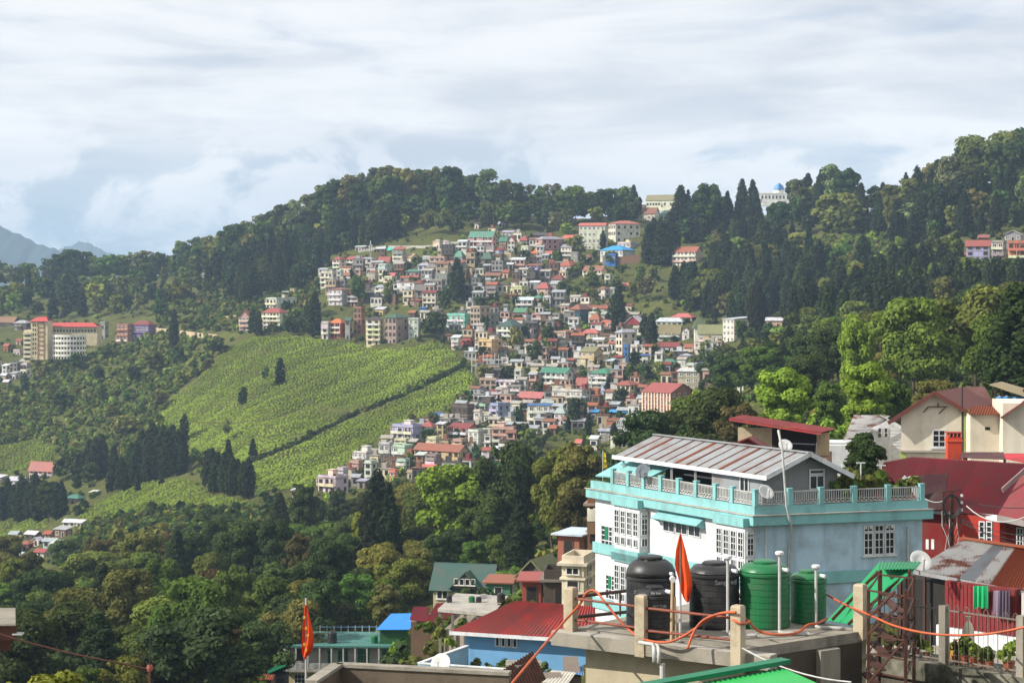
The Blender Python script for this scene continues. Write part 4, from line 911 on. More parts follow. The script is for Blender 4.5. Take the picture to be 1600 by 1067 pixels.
h(806, 832, 836, 468, 486, 2, 'lilac', 'gable', 'lgrey', 4, st='b'); h(803, 826, 829, 487, 494, 1, 'cream', 'gable', 'green', 6); h(849, 864, 866, 465, 485, 2, 'white', 'flat', st='b'); h(834, 850, 851, 466, 476, 1, 'beige', 'hip', 'green', 4); h(786, 797, 800, 478, 492, 2, 'grey', 'flat'); h(831, 850, 853, 492, 514, 3, 'pink', 'flat', st='b'); h(787, 825, 827, 494, 505, 1, 'white', 'shed', 'dred', 3); h(806, 822, 832, 496, 512, 2, 'mint', 'flat')
h(722, 735, 748, 532, 544, 2, 'red', 'flat', st='b'); h(747, 768, 785, 534, 566, 4, 'yellow', 'flat', st='c', lab='pale yellow four-storey block above the white pillar frame'); h(816, 834, 836, 518, 530, 2, 'white', 'flat', st='b'); h(836, 852, 853, 520, 529, 1, 'white', 'gable', 'rust', 5); h(851, 880, 882, 492, 504, 2, 'grey', 'flat', st='b'); h(862, 879, 882, 508, 517, 1, 'brown', 'gablef', 'dred', 5); h(866, 884, 890, 520, 536, 2, 'pink', 'flat', st='b'); h(900, 912, 914, 517, 532, 2, 'brick', 'flat', st='b'); h(820, 838, 840, 533, 545, 2, 'white', 'gable', 'rust', 3); h(868, 880, 884, 536, 548, 2, 'white', 'flat', st='b')
h(697, 712, 714, 524, 534, 1, 'brown', 'shed', 'rust', 2); h(752, 764, 766, 512, 520, 1, 'dark', 'flat'); h(888, 904, 908, 499, 515, 2, 'white', 'flat', st='b')
# school, halls and villas near the ridge
h(905, 950, 952, 352, 392, 4, 'ivory', 'gable', 'pinkred', 4, lab='long ivory four-storey school wing with rows of windows below the ridge', nm='school_building', cat='building'); h(952, 962, 1015, 350, 380, 3, 'ivory', 'hip', 'pinkred', 5, th=62, lab='shaded school wing with red roof edge, right half of the white school', nm='school_building', cat='building')
h(1011, 1060, 1062, 312, 324, 1, 'ivory', 'gable', 'olive', 8, lab='long ivory hall with olive roof on the ridge skyline', nm='hall', cat='building'); h(994, 1031, 1034, 333, 346, 1, 'ivory', 'gable', 'brown', 9); h(1032, 1052, 1054, 335, 345, 1, 'mint', 'hip', 'dgreen', 6); h(1002, 1010, 1012, 320, 330, 1, 'brown', 'shed', 'lgrey', 2)
h(939, 973, 994, 391, 411, 2, 'white', 'hip', 'blue', 7, lab='white two-storey house with bright sky-blue hipped roof'); h(966, 985, 1006, 381, 394, 2, 'white', 'flat', st='b'); h(945, 966, 968, 399, 410, 1, 'blue', 'flat', D=gd(955, 410) - 8); h(1053, 1087, 1099, 393, 417, 3, 'ivory', 'gable', 'rust', 8, lab='cream three-storey building with rusty striped roof beside the cedars')
h(1100, 1112, 1114, 362, 371, 1, 'red', 'gablef', 'rust', 4); h(1112, 1127, 1129, 362, 371, 1, 'ivory', 'gablef', 'tan', 4); h(1136, 1151, 1154, 364, 372, 1, 'grey', 'hip', 'tan', 5); h(1085, 1096, 1098, 370, 377, 1, 'cream', 'gable', 'grey', 4); h(1212, 1226, 1236, 323, 338, 1, 'grey', 'gablef', 'grey', 9); h(1222, 1238, 1240, 342, 350, 1, 'white', 'flat'); h(1213, 1226, 1228, 366, 378, 1, 'white', 'flat')
# lower middle
h(846, 868, 871, 550, 562, 1, 'dark', 'hip', 'dark', 4); h(845, 884, 897, 582, 610, 3, 'white', 'gable', 'teal', 7, st='b', lab='white three-storey house under a bright green canopy roof'); h(900, 922, 924, 600, 612, 1, 'white', 'gable', 'red', 10, lab='small white house with plain bright red roof in the lower town'); h(749, 775, 779, 594, 610, 2, 'beige', 'flat'); h(780, 805, 813, 597, 614, 2, 'white', 'flat', lab='small white cube house beside the beige flat-roofed house'); h(743, 763, 765, 611, 625, 2, 'grey', 'gablef', 'dark', 5)
h(766, 786, 788, 612, 623, 1, 'dark', 'gable', 'dred', 3); h(770, 804, 808, 616, 634, 2, 'teal', 'flat', st='b'); h(809, 845, 858, 621, 642, 2, 'orange', 'gable', 'pinkred', 8, lab='orange house with striped rusty red roof in the lower town'); h(864, 920, 923, 612, 640, 3, 'white', 'flat', st='bc', lab='long white three-storey balcony block below the green canopy house')
h(908, 928, 943, 549, 583, 3, 'yellow', 'gable', 'olive', 7, lab='pale yellow three-storey house with olive roof, taller of two'); h(929, 934, 957, 561, 582, 2, 'yellow', 'gable', 'olive', 6, th=60, lab='shaded yellow annex with olive roof, right of its taller twin'); h(963, 972, 996, 520, 563, 4, 'ivory', 'hip', 'grey', 5, th=55, lab='tall ivory and brown four-storey house left of the cedars'); h(975, 985, 986, 542, 557, 2, 'blue', 'flat', D=gd(980, 566) - 3, lab='small bright blue two-storey house'); h(986, 1000, 1002, 542, 573, 3, 'ivory', 'flat', st='b'); h(1024, 1040, 1043, 553, 588, 3, 'white', 'flat', st='b'); h(1001, 1017, 1020, 556, 569, 1, 'white', 'shed', 'nblue', 2)
h(1027, 1062, 1066, 519, 534, 2, 'white', 'gable', 'olive', 12, lab='white hotel wing with olive-green roof and gablets, left of the spire', nm='hotel', cat='building'); h(1026, 1066, 1070, 503, 512, 1, 'white', 'hip', 'lgrey', 6); h(1050, 1090, 1092, 497, 503, 1, 'cream', 'hip', 'pinkred', 6); h(1092, 1128, 1132, 519, 534, 2, 'white', 'gable', 'olive', 12, lab='white hotel wing with olive-green roof, right of the spire', nm='hotel', cat='building'); h(1066, 1082, 1084, 516, 530, 2, 'white', 'gablef', 'olive', 6)
h(1132, 1147, 1181, 499, 535, 4, 'ivory', 'shed', 'lgrey', 3, th=58, lab='tall ivory four-storey block with pale grey roof against the cedar forest', nm='apartment_block'); h(1198, 1222, 1226, 500, 514, 1, 'beige', 'gable', 'lgrey', 4)
h(922, 949, 977, 584, 615, 4, 'grey', 'hip', 'teal', 7, st='bc', lab='grey four-storey block with twin green roofs in the lower town'); h(964, 984, 1002, 602, 638, 4, 'ivory', 'hip', 'rust', 6, lab='narrow ivory four-storey house with rust roof, lower town'); h(910, 934, 938, 521, 540, 2, 'pink', 'hip', 'pinkred', 6, st='b'); h(938, 958, 962, 524, 540, 1, 'brown', 'flat'); h(1026, 1068, 1071, 541, 551, 1, 'white', 'gable', 'dred', 6); h(1086, 1111, 1114, 534, 558, 2, 'white', 'flat', st='b'); h(1116, 1133, 1135, 536, 544, 1, 'pink', 'flat')
h(1006, 1048, 1088, 613, 660, 4, 'brick', 'gable', 'red', 13, st='v', th=40, nm='brick_building', cat='building', lab='big brick building with pale vertical fins and red roof above the trees'); h(1060, 1100, 1103, 581, 610, 3, 'beige', 'shed', 'lgrey', 4, lab='beige three-storey house with grey metal roof above the brick building'); h(1087, 1120, 1123, 570, 580, 1, 'lilac', 'flat'); h(1087, 1104, 1106, 546, 560, 2, 'white', 'flat'); h(1108, 1121, 1123, 561, 572, 2, 'maroon', 'flat', st='b'); h(1152, 1166, 1169, 590, 602, 1, 'white', 'gable', 'red', 6, D=600); h(1040, 1056, 1060, 566, 576, 1, 'mint', 'shed', 'green', 4); h(1064, 1084, 1086, 556, 568, 1, 'grey', 'hip', 'grey', 3); h(1128, 1140, 1142, 574, 582, 1, 'grey', 'gablef', 'dark', 4)
# foot of the town
h(825, 858, 862, 634, 668, 3, 'ivory', 'shed', 'nblue', 2, st='b', lab='cream three-storey house with narrow navy blue roof'); h(866, 889, 892, 646, 664, 2, 'white', 'hip', 'grey', 10, lab='white house with steep grey hipped roof, foot of the town'); h(922, 988, 992, 645, 660, 1, 'dark', 'shed', 'blue', 3, lab='long open shed under a blue sheet roof', nm='shed', cat='shed'); h(948, 975, 978, 657, 672, 2, 'brick', 'flat'); h(937, 965, 968, 673, 690, 2, 'grey', 'gable', 'grey', 3); h(954, 964, 966, 686, 700, 1, 'white', 'flat'); h(900, 910, 912, 690, 706, 2, 'pink', 'gable', 'pinkred', 4); h(858, 872, 874, 668, 680, 1, 'brown', 'gable', 'rust', 4)
h(766, 778, 797, 634, 668, 4, 'lilac', 'flat', st='b', lab='lilac and white four-storey house in the lower town'); h(740, 754, 756, 643, 665, 2, 'ivory', 'flat'); h(756, 768, 770, 649, 671, 2, 'white', 'flat'); h(769, 802, 806, 671, 700, 3, 'pink', 'flat', st='b', lab='pink and white three-storey balcony house at the foot of the town'); h(731, 747, 769, 675, 706, 3, 'white', 'flat', st='c'); h(706, 730, 741, 636, 662, 2, 'dark', 'flat', lab='old dark brown house at the edge of the tea'); h(671, 691, 694, 649, 660, 1, 'blue', 'shed', 'nblue', 3, lab='blue hut at the edge of the tea field'); h(752, 764, 770, 703, 722, 2, 'white', 'gable', 'red', 4); h(786, 806, 808, 618, 630, 1, 'brown', 'flat'); h(840, 858, 860, 604, 618, 2, 'orange', 'flat')
h(611, 645, 658, 668, 698, 3, 'lilac', 'flat', st='b', lab='pale lilac three-storey balcony house beside the tea field'); h(657, 681, 682, 667, 698, 3, 'white', 'hip', 'red', 7, st='b', lab='white and red three-storey house with red pagoda roof'); h(682, 697, 700, 663, 698, 4, 'beige', 'shed', 'lgrey', 3); h(700, 731, 748, 669, 699, 3, 'orange', 'gable', 'dred', 7, st='b', lab='orange-brown three-storey house with dark red roof'); h(645, 717, 732, 705, 730, 2, 'yellow', 'gable', 'rust', 9, wfr='brown', lab='long yellow two-storey building with rust-red roof at the foot of the town', nm='lodge', cat='building')
h(613, 632, 645, 699, 720, 2, 'mint', 'flat', st='b', lab='mint green two-storey house left of the long yellow building'); h(592, 613, 616, 694, 721, 2, 'white', 'flat', st='b'); h(600, 630, 634, 719, 740, 2, 'brown', 'flat', wfr='cream'); h(655, 678, 682, 731, 742, 1, 'grey', 'gable', 'pinkred', 5); h(552, 572, 582, 708, 726, 2, 'white', 'flat', st='c'); h(546, 566, 569, 724, 744, 2, 'pink', 'flat', st='b'); h(569, 580, 588, 724, 754, 3, 'white', 'flat', lab='narrow white house with teal side left of the tall cedar pair'); h(495, 524, 542, 747, 773, 2, 'white', 'flat', st='b', lab='long white balcony house lowest at the edge of the tea'); h(526, 536, 543, 735, 748, 1, 'white', 'flat', D=gd(530, 762)); h(558, 575, 578, 752, 763, 1, 'grey', 'shed', 'grey', 2); h(608, 622, 624, 738, 752, 2, 'salmon', 'flat'); h(636, 650, 652, 738, 748, 1, 'pink', 'flat'); h(849, 865, 867, 746, 756, 1, 'white', 'gable', 'red', 6, D=640); h(456, 466, 468, 770, 776, 1, 'white', 'shed', 'lgrey', 2)
# left valley side
h(-8, 28, 30, 503, 512, 1, 'dark', 'gable', 'brown', 8); h(20, 46, 48, 505, 518, 2, 'dark', 'hip', 'grey', 4); h(80, 101, 103, 500, 512, 1, 'mint', 'gable', 'green', 6, D=1420); h(180, 200, 206, 508, 542, 4, 'brick', 'flat', st='b', lab='unfinished brick shell house beside the purple house'); h(203, 232, 242, 508, 532, 2, 'purple', 'hip', 'dred', 6, lab='purple two-storey house with arched dark red roof and blue cloths'); h(155, 164, 168, 505, 530, 2, 'grey', 'flat')
for a, (x0, x1, y0, y1, n, wl, rf, rc) in enumerate([(2, 14, 572, 584, 2, 'white', 'shed', 'lgrey'), (14, 30, 568, 580, 2, 'grey', 'flat', 'conc'), (30, 46, 564, 576, 2, 'white', 'gable', 'grey'), (0, 12, 586, 596, 1, 'beige', 'gable', 'lgrey'), (14, 28, 584, 594, 1, 'white', 'shed', 'grey'), (30, 46, 580, 592, 2, 'ivory', 'flat', 'conc'), (4, 16, 596, 604, 1, 'blue', 'gable', 'lgrey'), (20, 34, 548, 556, 1, 'white', 'flat', 'conc'), (4, 16, 540, 550, 1, 'brick', 'gable', 'rust'), (24, 36, 532, 540, 1, 'beige', 'gable', 'rust'), (-14, 0, 566, 580, 2, 'white', 'flat', 'conc')]):
    h(x0, x1, x1 + 2, y0, y1, n, wl, rf, rc, 3 if rf != 'flat' else None)
h(42, 81, 86, 734, 751, 2, 'white', 'gable', 'red', 12, lab='white factory with long red two-tier roof beside the cedars', nm='factory', cat='building'); h(12, 36, 40, 750, 760, 1, 'white', 'gable', 'lgrey', 5); h(-10, 8, 10, 746, 756, 1, 'grey', 'shed', 'lgrey', 3); h(101, 130, 133, 779, 788, 1, 'dark', 'hip', 'teal', 5, lab='low shed with teal roof by the tea field'); h(140, 152, 154, 772, 777, 1, 'white', 'shed', 'lgrey', 2)
for (x0, x1, y0, y1, wl, rc, rf) in [(97, 122, 816, 824, 'ivory', 'lgrey', 'gable'), (118, 131, 819, 826, 'white', 'lgrey', 'shed'), (83, 110, 828, 840, 'brown', 'grey', 'shed'), (37, 62, 834, 845, 'dark', 'lgrey', 'gable'), (13, 31, 834, 843, 'grey', 'grey', 'gable'), (8, 32, 853, 866, 'lilac', 'lgrey', 'gable'), (31, 50, 850, 860, 'brick', 'rust', 'hip'), (50, 65, 843, 853, 'white', 'lgrey', 'gablef'), (66, 90, 845, 856, 'mint', 'grey', 'gable'), (52, 76, 862, 872, 'white', 'red', 'gable'), (6, 31, 870, 880, 'white', 'lgrey', 'shed'), (20, 34, 841, 849, 'beige', 'olive', 'gable'), (68, 82, 836, 842, 'brick', 'rust', 'gable'), (78, 96, 852, 859, 'grey', 'lgrey', 'shed'), (-8, 8, 862, 874, 'pink', 'rust', 'gable')]:
    h(x0, x1, x1 + 3, y0, y1, 1, wl, rf, rc, 4)
# right edge of the forest
h(1512, 1546, 1550, 383, 410, 3, 'lilac', 'gable', 'red', 8, st='c', lab='lilac three-storey house with red roof in the forest at right'); h(1530, 1548, 1550, 372, 384, 1, 'dark', 'shed', 'red', 5, D=gd(1530, 410) + 12); h(1552, 1568, 1576, 379, 410, 3, 'grey', 'flat', st='b'); h(1577, 1602, 1606, 380, 414, 3, 'salmon', 'flat', st='b', lab='salmon and cream balcony house at the right edge of the forest'); h(1572, 1602, 1604, 366, 378, 1, 'grey', 'gablef', 'grey', 6, D=gd(1580, 414) + 14); h(1500, 1514, 1516, 398, 410, 1, 'brown', 'gable', 'rust', 4)

# small crowded houses filling the slope between the larger ones
CEN = [(x, y) for _, x, y, *_r in HOUSES]
CW_V, CW_F, CW_M, CW_T = [], [], [], []
def crowd_box(x, y, wd, ht):
    """A small house of the crowd: walls, roof slab or slopes and window recesses, joined into one mass."""
    D = gd(x, y + ht / 2) + g_h.uniform(-3, 3); s = D / F; t = math.radians(g_h.uniform(14, 34)); w = wd * s * .78; d = max(3.5, w * .6); H = ht * s
    p = P(x, y + ht / 2, D); p.z = float(gz_px(x, D)); Mx = Matrix.Translation(p) @ Matrix.Rotation(-t, 4, 'Z')
    col = lin(WC[g_h.choice(['white', 'grey', 'cream', 'ivory', 'white', 'white', 'beige', 'pink', 'grey', 'dark', 'grey', 'brown'])]); col = tuple(v_ * .82 for v_ in col)
    rcl = lin(RC[g_h.choice(['conc', 'grey', 'rust', 'brown', 'conc', 'lgrey', 'grey', 'dark', 'conc', 'dred'])])
    def put(b, tint):
        o = len(CW_V); CW_V.extend(tuple(Mx @ Vector(q)) for q in b.v)
        CW_F.extend(tuple(i + o for i in f) for f in b.f); CW_M.extend(b.m); CW_T.extend([tint] * len(b.f))
    b = MB(); b.box(-w / 2, w / 2, -d / 2, d / 2, -3, H); put(b, col)
    n = max(1, int(H / 2.9)); sh = H / n
    b = MB()
    for k in range(1, n): b.box(-w / 2 - .2, w / 2 + .2, -d / 2 - (.9 if k % 2 else .2), d / 2 + .2, k * sh - .09, k * sh + .09)
    put(b, tuple(.9 * v for v in col))
    b = MB(); nf = max(1, int(w / 2.1))
    for k in range(n):
        for i in range(nf):
            if g_h.uniform() < .12: continue
            xx = -w / 2 + (i + .5) * w / nf; ww = w / nf * g_h.uniform(.25, .36); b.box(xx - ww, xx + ww, -d / 2 - .03, -d / 2 + .05, k * sh + .3 * sh, k * sh + g_h.uniform(.7, .85) * sh, 1)
        b.box(w / 2 - .05, w / 2 + .03, -d * .2, d * .1, k * sh + .32 * sh, k * sh + .75 * sh, 1)
    put(b, col)
    b = MB()
    if g_h.uniform() < .55: b.box(-w / 2 - .35, w / 2 + .35, -d / 2 - .35, d / 2 + .35, H, H + .2); b.box(-w * .3, w * .1, -.2, d * .35, H + .2, H + 2.0)
    else: gable_roof(b, w, d, H + .02, d * .26, .45, 'x')
    put(b, rcl)
GREEN = [[(885, 412), (1015, 405), (1015, 492), (960, 480), (930, 478), (885, 470)], [(755, 458), (835, 462), (800, 486), (750, 482)], [(690, 455), (720, 455), (724, 490), (670, 492)], [(590, 380), (680, 376), (672, 400), (630, 398), (600, 400)], [(985, 555), (1030, 555), (1040, 610), (1000, 615)], [(800, 680), (930, 668), (930, 705), (800, 712)]]
for x, y in darts(TOWN, 15.5, 11, 61, 14000):
    if any(abs(x - a) < 10 and abs(y - b) < 6.5 for a, b in CEN): continue
    if any(inpoly(np.array([x]), np.array([y]), q_)[0] for q_ in GREEN): continue
    wd = g_h.uniform(14, 28); ht = g_h.uniform(12, 25); n_ = max(1, int(ht / 6.0))
    if len(HOUSES) < 318 and g_h.uniform() < .4:
        house(x - wd / 2, x + wd / 2, x + wd / 2, y - ht * .5, y + ht * .5, n_, g_h.choice(['white', 'grey', 'beige', 'cream', 'white', 'pink', 'white', 'dark', 'grey', 'ivory', 'brick', 'mint', 'lilac']), g_h.choice(['flat', 'flat', 'flat', 'gable', 'shed', 'hip']), g_h.choice(['rust', 'grey', 'brown', 'lgrey', 'dred', 'rust', 'grey']), g_h.uniform(2.5, 4.5), st=g_h.choice(['', 'b', 'c', 'b']))
    else: crowd_box(x, y, wd, ht)
me = bpy.data.meshes.new('crowded_houses'); me.from_pydata(CW_V, [], CW_F)
M_CROWD = paint('crowd_plaster', None, (0.14, 0.125, 0.10), 0.72, 0.35, 0.85)
for n_ in M_CROWD.node_tree.nodes:
    if n_.type == 'OBJECT_INFO':
        at = N('ShaderNodeAttribute', M_CROWD.node_tree); at.attribute_name = 'tint'
        for l in list(n_.outputs['Color'].links): M_CROWD.node_tree.links.new(at.outputs['Color'], l.to_socket)
me.materials.append(M_CROWD); me.materials.append(M_GLASS); me.polygons.foreach_set('material_index', CW_M)
at = me.attributes.new('tint', 'FLOAT_COLOR', 'FACE'); at.data.foreach_set('color', np.array([(*c_, 1.0) for c_ in CW_T], np.float32).ravel())
place('crowded_houses', me, kind='stuff', label='crowd of small weathered houses packed between the larger ones of the town')
print('HOUSES', len(HOUSES))
# ---- extra pieces of landmark buildings
# long yellow building with tower and curved wing
def lookat_box(name, parent, x0, x1, yt, yb, D, dep, mat, col, z0=None):
    a = P(x0, yb, D); c = P(x1, yt, D)
    b = MB(); b.box(a.x, c.x, D, D + dep, a.z if z0 is None else z0, c.z); return b.build(name, mat, parent, col)
yb_ = thing('long_building', 'long yellow institute with tower, curved storeys and red roof', 'building', (0, 0, 0))
CY = lin((228, 212, 170)); CYD = lin((196, 150, 90)); CR = lin((190, 70, 60))
D0 = 1215.0
lookat_box('tower', yb_, 48, 74, 502, 562, D0, 14, M_WALL, CY)
for k in range(8): lookat_box('tower_band', yb_, 59, 68, 504 + k * 7, 505.4 + k * 7, D0 - .25, .2, M_TRIM, lin((150, 84, 60)))
for x in (58.6, 68.2): lookat_box('tower_pilaster', yb_, x, x + 1.0, 502, 562, D0 - .3, .25, M_TRIM, lin((150, 84, 60)))
b = MB(); a = P(46, 502, D0); c = P(76, 497, D0); b.solid([(a.x, D0 - 1, a.z), (c.x, D0 - 1, a.z), (c.x - 3, D0 + 8, c.z + .6), (a.x + 3, D0 + 8, c.z + .6)], .3); b.solid([(c.x, D0 + 16, a.z), (a.x, D0 + 16, a.z), (a.x + 3, D0 + 8, c.z + .6), (c.x - 3, D0 + 8, c.z + .6)], .3); b.build('tower_roof', M_ROOF, yb_, CR)
lookat_box('left_wing', yb_, 37, 48, 516, 566, D0 + 1, 12, M_WALL, CY)
for k in range(6):
    lookat_box('balcony', yb_, 36.4, 48, 519.5 + k * 7.2, 522.6 + k * 7.2, D0 - .6, 1.4, M_WALL, lin((238, 226, 190)))
    o = lookat_box('window', yb_, 38, 46.5, 523.4 + k * 7.2, 526 + k * 7.2, D0 + .85, .2, M_GLASS, CY)
for k in range(7):
    for x in (51, 54.5): lookat_box('window', yb_, x, x + 1.6, 506 + k * 7.2, 510 + k * 7.2, D0 - .15, .2, M_GLASS, CY)
# curved wing: arcs of white parapet and window band
def arc(zt, zb, r0, mat, col, name, a0=-2.25, a1=-0.62, n=18):
    b = MB(); cx, cyy = P(103, 540, D0).x, D0 + 13.0
    for i in range(n):
        t0 = a0 + (a1 - a0) * i / n; t1 = a0 + (a1 - a0) * (i + 1) / n
        p = [(cx + r * 1.02 * math.cos(t), cyy + r * math.sin(t)) for r, t in ((r0, t0), (r0, t1), (r0 - .5, t1), (r0 - .5, t0))]
        b.prism(p, zb, zt)
    return b.build(name, mat, yb_, col)
zz = lambda y: -(y - HY) / F * D0
for k in range(5):
    y0 = 523 + k * 7.6
    arc(zz(y0), zz(y0 + 3.9), 13.6, M_WALL, lin((240, 236, 224)), 'curved_parapet')
    arc(zz(y0 + 3.9), zz(y0 + 7.6), 13.0, M_GLASS, CY, 'window_band')
    for t0 in np.linspace(-2.2, -0.7, 12):
        cx, cyy = P(103, 540, D0).x, D0 + 13.0
        b = MB(); x, y = cx + 13.25 * 1.02 * math.cos(t0), cyy + 13.25 * math.sin(t0); b.box(x - .3, x + .3, y - .2, y + .2, zz(y0 + 7.6), zz(y0 + 3.9)); b.build('mullion', M_WALL, yb_, lin((236, 228, 200)))
lookat_box('back_hall', yb_, 74, 152, 510, 540, D0 + 16, 14, M_WALL, lin((216, 202, 164)))
for k in range(14): lookat_box('window', yb_, 84 + k * 4.8, 87 + k * 4.8, 515, 518.5, D0 + 15.8, .2, M_GLASS, CY)
b = MB(); a = P(74, 510.5, D0 + 15); c = P(154, 510.5, D0 + 15); m1 = P(110, 504, D0 + 22); m2 = P(145, 504, D0 + 22); z1 = m1.z
b.solid([(a.x, D0 + 14.5, a.z), (c.x, D0 + 14.5, a.z), (m2.x, D0 + 23, z1), (a.x + 2, D0 + 23, z1)], .25); b.solid([(c.x, D0 + 31, a.z), (a.x, D0 + 31, a.z), (a.x + 2, D0 + 23, z1), (m2.x, D0 + 23, z1)], .25)
b.build('hall_roof', M_ROOF, yb_, CR)
HOUSES.append((yb_, 95, 530, '', 'x'))
# domed white building on the ridge
D1 = gd(1208, 318)
ob = thing('domed_building', 'white building with a sky-blue dome on the ridge skyline', 'building', (0, 0, 0))
lookat_box('wall', ob, 1186, 1231, 303, 322, D1, 12, M_WALL, lin((234, 232, 226)))
lookat_box('cornice', ob, 1185, 1232, 301.5, 303, D1 - .3, 12.6, M_TRIM, lin((240, 238, 232)))
for k in range(7): lookat_box('window', ob, 1190 + k * 5.6, 1192.2 + k * 5.6, 306, 310.5, D1 - .2, .25, M_GLASS, CY)
c = P(1217, 301.5, D1 + 5); s = D1 / F
b = MB(); b.lathe([(8.4 * s, 0), (8.4 * s, 3.4 * s), (8.9 * s, 3.5 * s), (8.9 * s, 4.2 * s)], 24, 0, c); b.build('drum', M_WALL, ob, lin((234, 232, 226)))
b = MB(); b.lathe([(8.5 * s * math.cos(a), 4.2 * s + 10.2 * s * math.sin(a)) for a in np.linspace(0, 1.5, 9)], 24, 0, c); b.build('dome', M_ROOF, ob, lin((92, 148, 206)), smooth=True)
b = MB(); b.box(c.x - .5, c.x + .5, c.y - 8.7 * s - .2, c.y + .1, c.z + 4.2 * s, c.z + 14.6 * s); b.build('dome_rib', M_TRIM, ob, lin((70, 110, 170)))
HOUSES.append((ob, 1208, 305, '', 'x'))
# spire of the hotel
sp = thing('hotel_tower', 'pointed dark green spire tower between the white hotel wings', 'tower', P(1092, 534, gd(1092, 534)))
s = gd(1092, 534) / F
b = MB(); b.box(-7 * s, 7 * s, -7 * s, 7 * s, -2, 22 * s); b.build('wall', M_WALL, sp, lin((226, 224, 216)))
b = MB(); b.add([(-10 * s, -10 * s, 22 * s), (10 * s, -10 * s, 22 * s), (10 * s, 10 * s, 22 * s), (-10 * s, 10 * s, 22 * s), (0, 0, 42 * s)], [(0, 1, 4), (1, 2, 4), (2, 3, 4), (3, 0, 4), (0, 3, 2, 1)]); b.build('spire_roof', M_ROOF, sp, lin((88, 100, 72)))
HOUSES.append((sp, 1092, 510, '', 'x'))
# white pillar frame under the yellow block
pf = thing('pillar_frame', 'unfinished frame of white concrete pillars below the pale yellow block', 'frame', P(764, 580, gd(764, 580) - 4))
s = gd(764, 580) / F
for r_ in range(3):
    for k in range(10):
        b = MB(); x = (-27 + k * 6) * s; y = r_ * 3.2; b.box(x - .17, x + .17, y - .17, y + .17, -3, (24 - 3 * (k % 3) + 4 * r_ * .5) * s); b.build('pillar', M_WALL, pf, lin((214, 212, 206)))
    for z in (8, 17):
        b = MB(); b.box(-27.6 * s, 27.6 * s, r_ * 3.2 - .2, r_ * 3.2 + .2, z * s, z * s + .3); b.build('beam', M_WALL, pf, lin((200, 198, 192)))
HOUSES.append((pf, 764, 566, '', 'x'))
# red and white mast, road walls and retaining walls
ms = thing('radio_mast', 'slim lattice mast with antenna panels above the upper houses', 'mast', P(579, 412, gd(579, 412)))
s = gd(579, 412) / F
b = MB()
for dx, dy in ((-.5, -.4), (.5, -.4), (0, .5)): b.bar((dx, dy, 0), (dx * .4, dy * .4, 34 * s), .14, .14)
for k in range(10): z = k * 3.3 * s; q = 1 - .6 * k / 10; b.bar((-.5 * q, -.4 * q, z), (.5 * q, -.4 * q, z + 3 * s), .09, .09); b.bar((.5 * q, -.4 * q, z), (0, .5 * q, z + 3 * s), .09, .09); b.bar((0, .5 * q, z), (-.5 * q, -.4 * q, z + 3 * s), .09, .09)
b.build('lattice', M_TRIM, ms, lin((176, 172, 170)))
for k, (dx, z) in enumerate([(-.8, 24), (.8, 25), (-.7, 19), (.7, 20), (0, 31)]):
    b = MB(); b.box(dx - .22, dx + .22, -.75, -.55, z * s, z * s + 1.9); b.build('antenna_panel', M_TRIM, ms, lin((226, 226, 224)))
def wall_line(name, pts, hgt, thick, col, label, lift=0.0):
    b = MB()
    Q = [P(x, y, gd(x, y)) for x, y in pts]
    for p, q_ in zip(Q[:-1], Q[1:]):
        n_ = Vector((q_.y - p.y, -(q_.x - p.x), 0)).normalized() * thick / 2
        b.add([p - n_ - Vector((0, 0, 2)), p + n_ - Vector((0, 0, 2)), q_ + n_ - Vector((0, 0, 2)), q_ - n_ - Vector((0, 0, 2)), p - n_ + Vector((0, 0, hgt)), p + n_ + Vector((0, 0, hgt)), q_ + n_ + Vector((0, 0, hgt)), q_ - n_ + Vector((0, 0, hgt))], [(0, 3, 2, 1), (4, 5, 6, 7), (0, 1, 5, 4), (2, 3, 7, 6), (0, 4, 7, 3), (1, 2, 6, 5)])
    o = b.build(name, M_CONC if col is None else M_WALL, None, col); o['label'] = label; o['category'] = 'wall'
wall_line('retaining_wall', [(240, 520), (290, 526), (340, 532)], 3.2, .8, lin((196, 172, 140)), 'pale retaining wall along the road right of the purple house')
wall_line('retaining_wall', [(560, 395), (600, 388), (660, 388), (690, 386)], 1.6, .6, lin((176, 172, 162)), 'grey road wall below the upper woods above the town')
wall_line('retaining_wall', [(942, 413), (970, 415), (1000, 412)], 5.2, .8, lin((140, 104, 80)), 'brown retaining wall under the blue-roofed house')
wall_line('garden_wall', [(350, 498), (380, 494), (420, 488)], 1.4, .5, lin((190, 160, 130)), 'low wall above the guest houses beside the tea')
sheet = thing('tarpaulin', 'turquoise tarpaulin stretched on the slope above the lilac house', 'tarpaulin', P(606, 392, gd(606, 396)))
s = gd(606, 396) / F
b = MB(); b.corrugated((-13 * s, 0, 0), (13 * s, 0, 1.5 * s), (13 * s, 2.5, 6 * s), (-13 * s, 2.5, 4 * s), 5, .12, 0, 1, .04); b.build('sheet', M_TRIM, sheet, lin((70, 190, 170)))
b = MB(); [b.bar((x * s, 0, -3), (x * s, 0, .8 * s), .12, .12) for x in (-12, 0, 12)]; b.build('post', M_BARK, sheet)['kind'] = 'stuff'
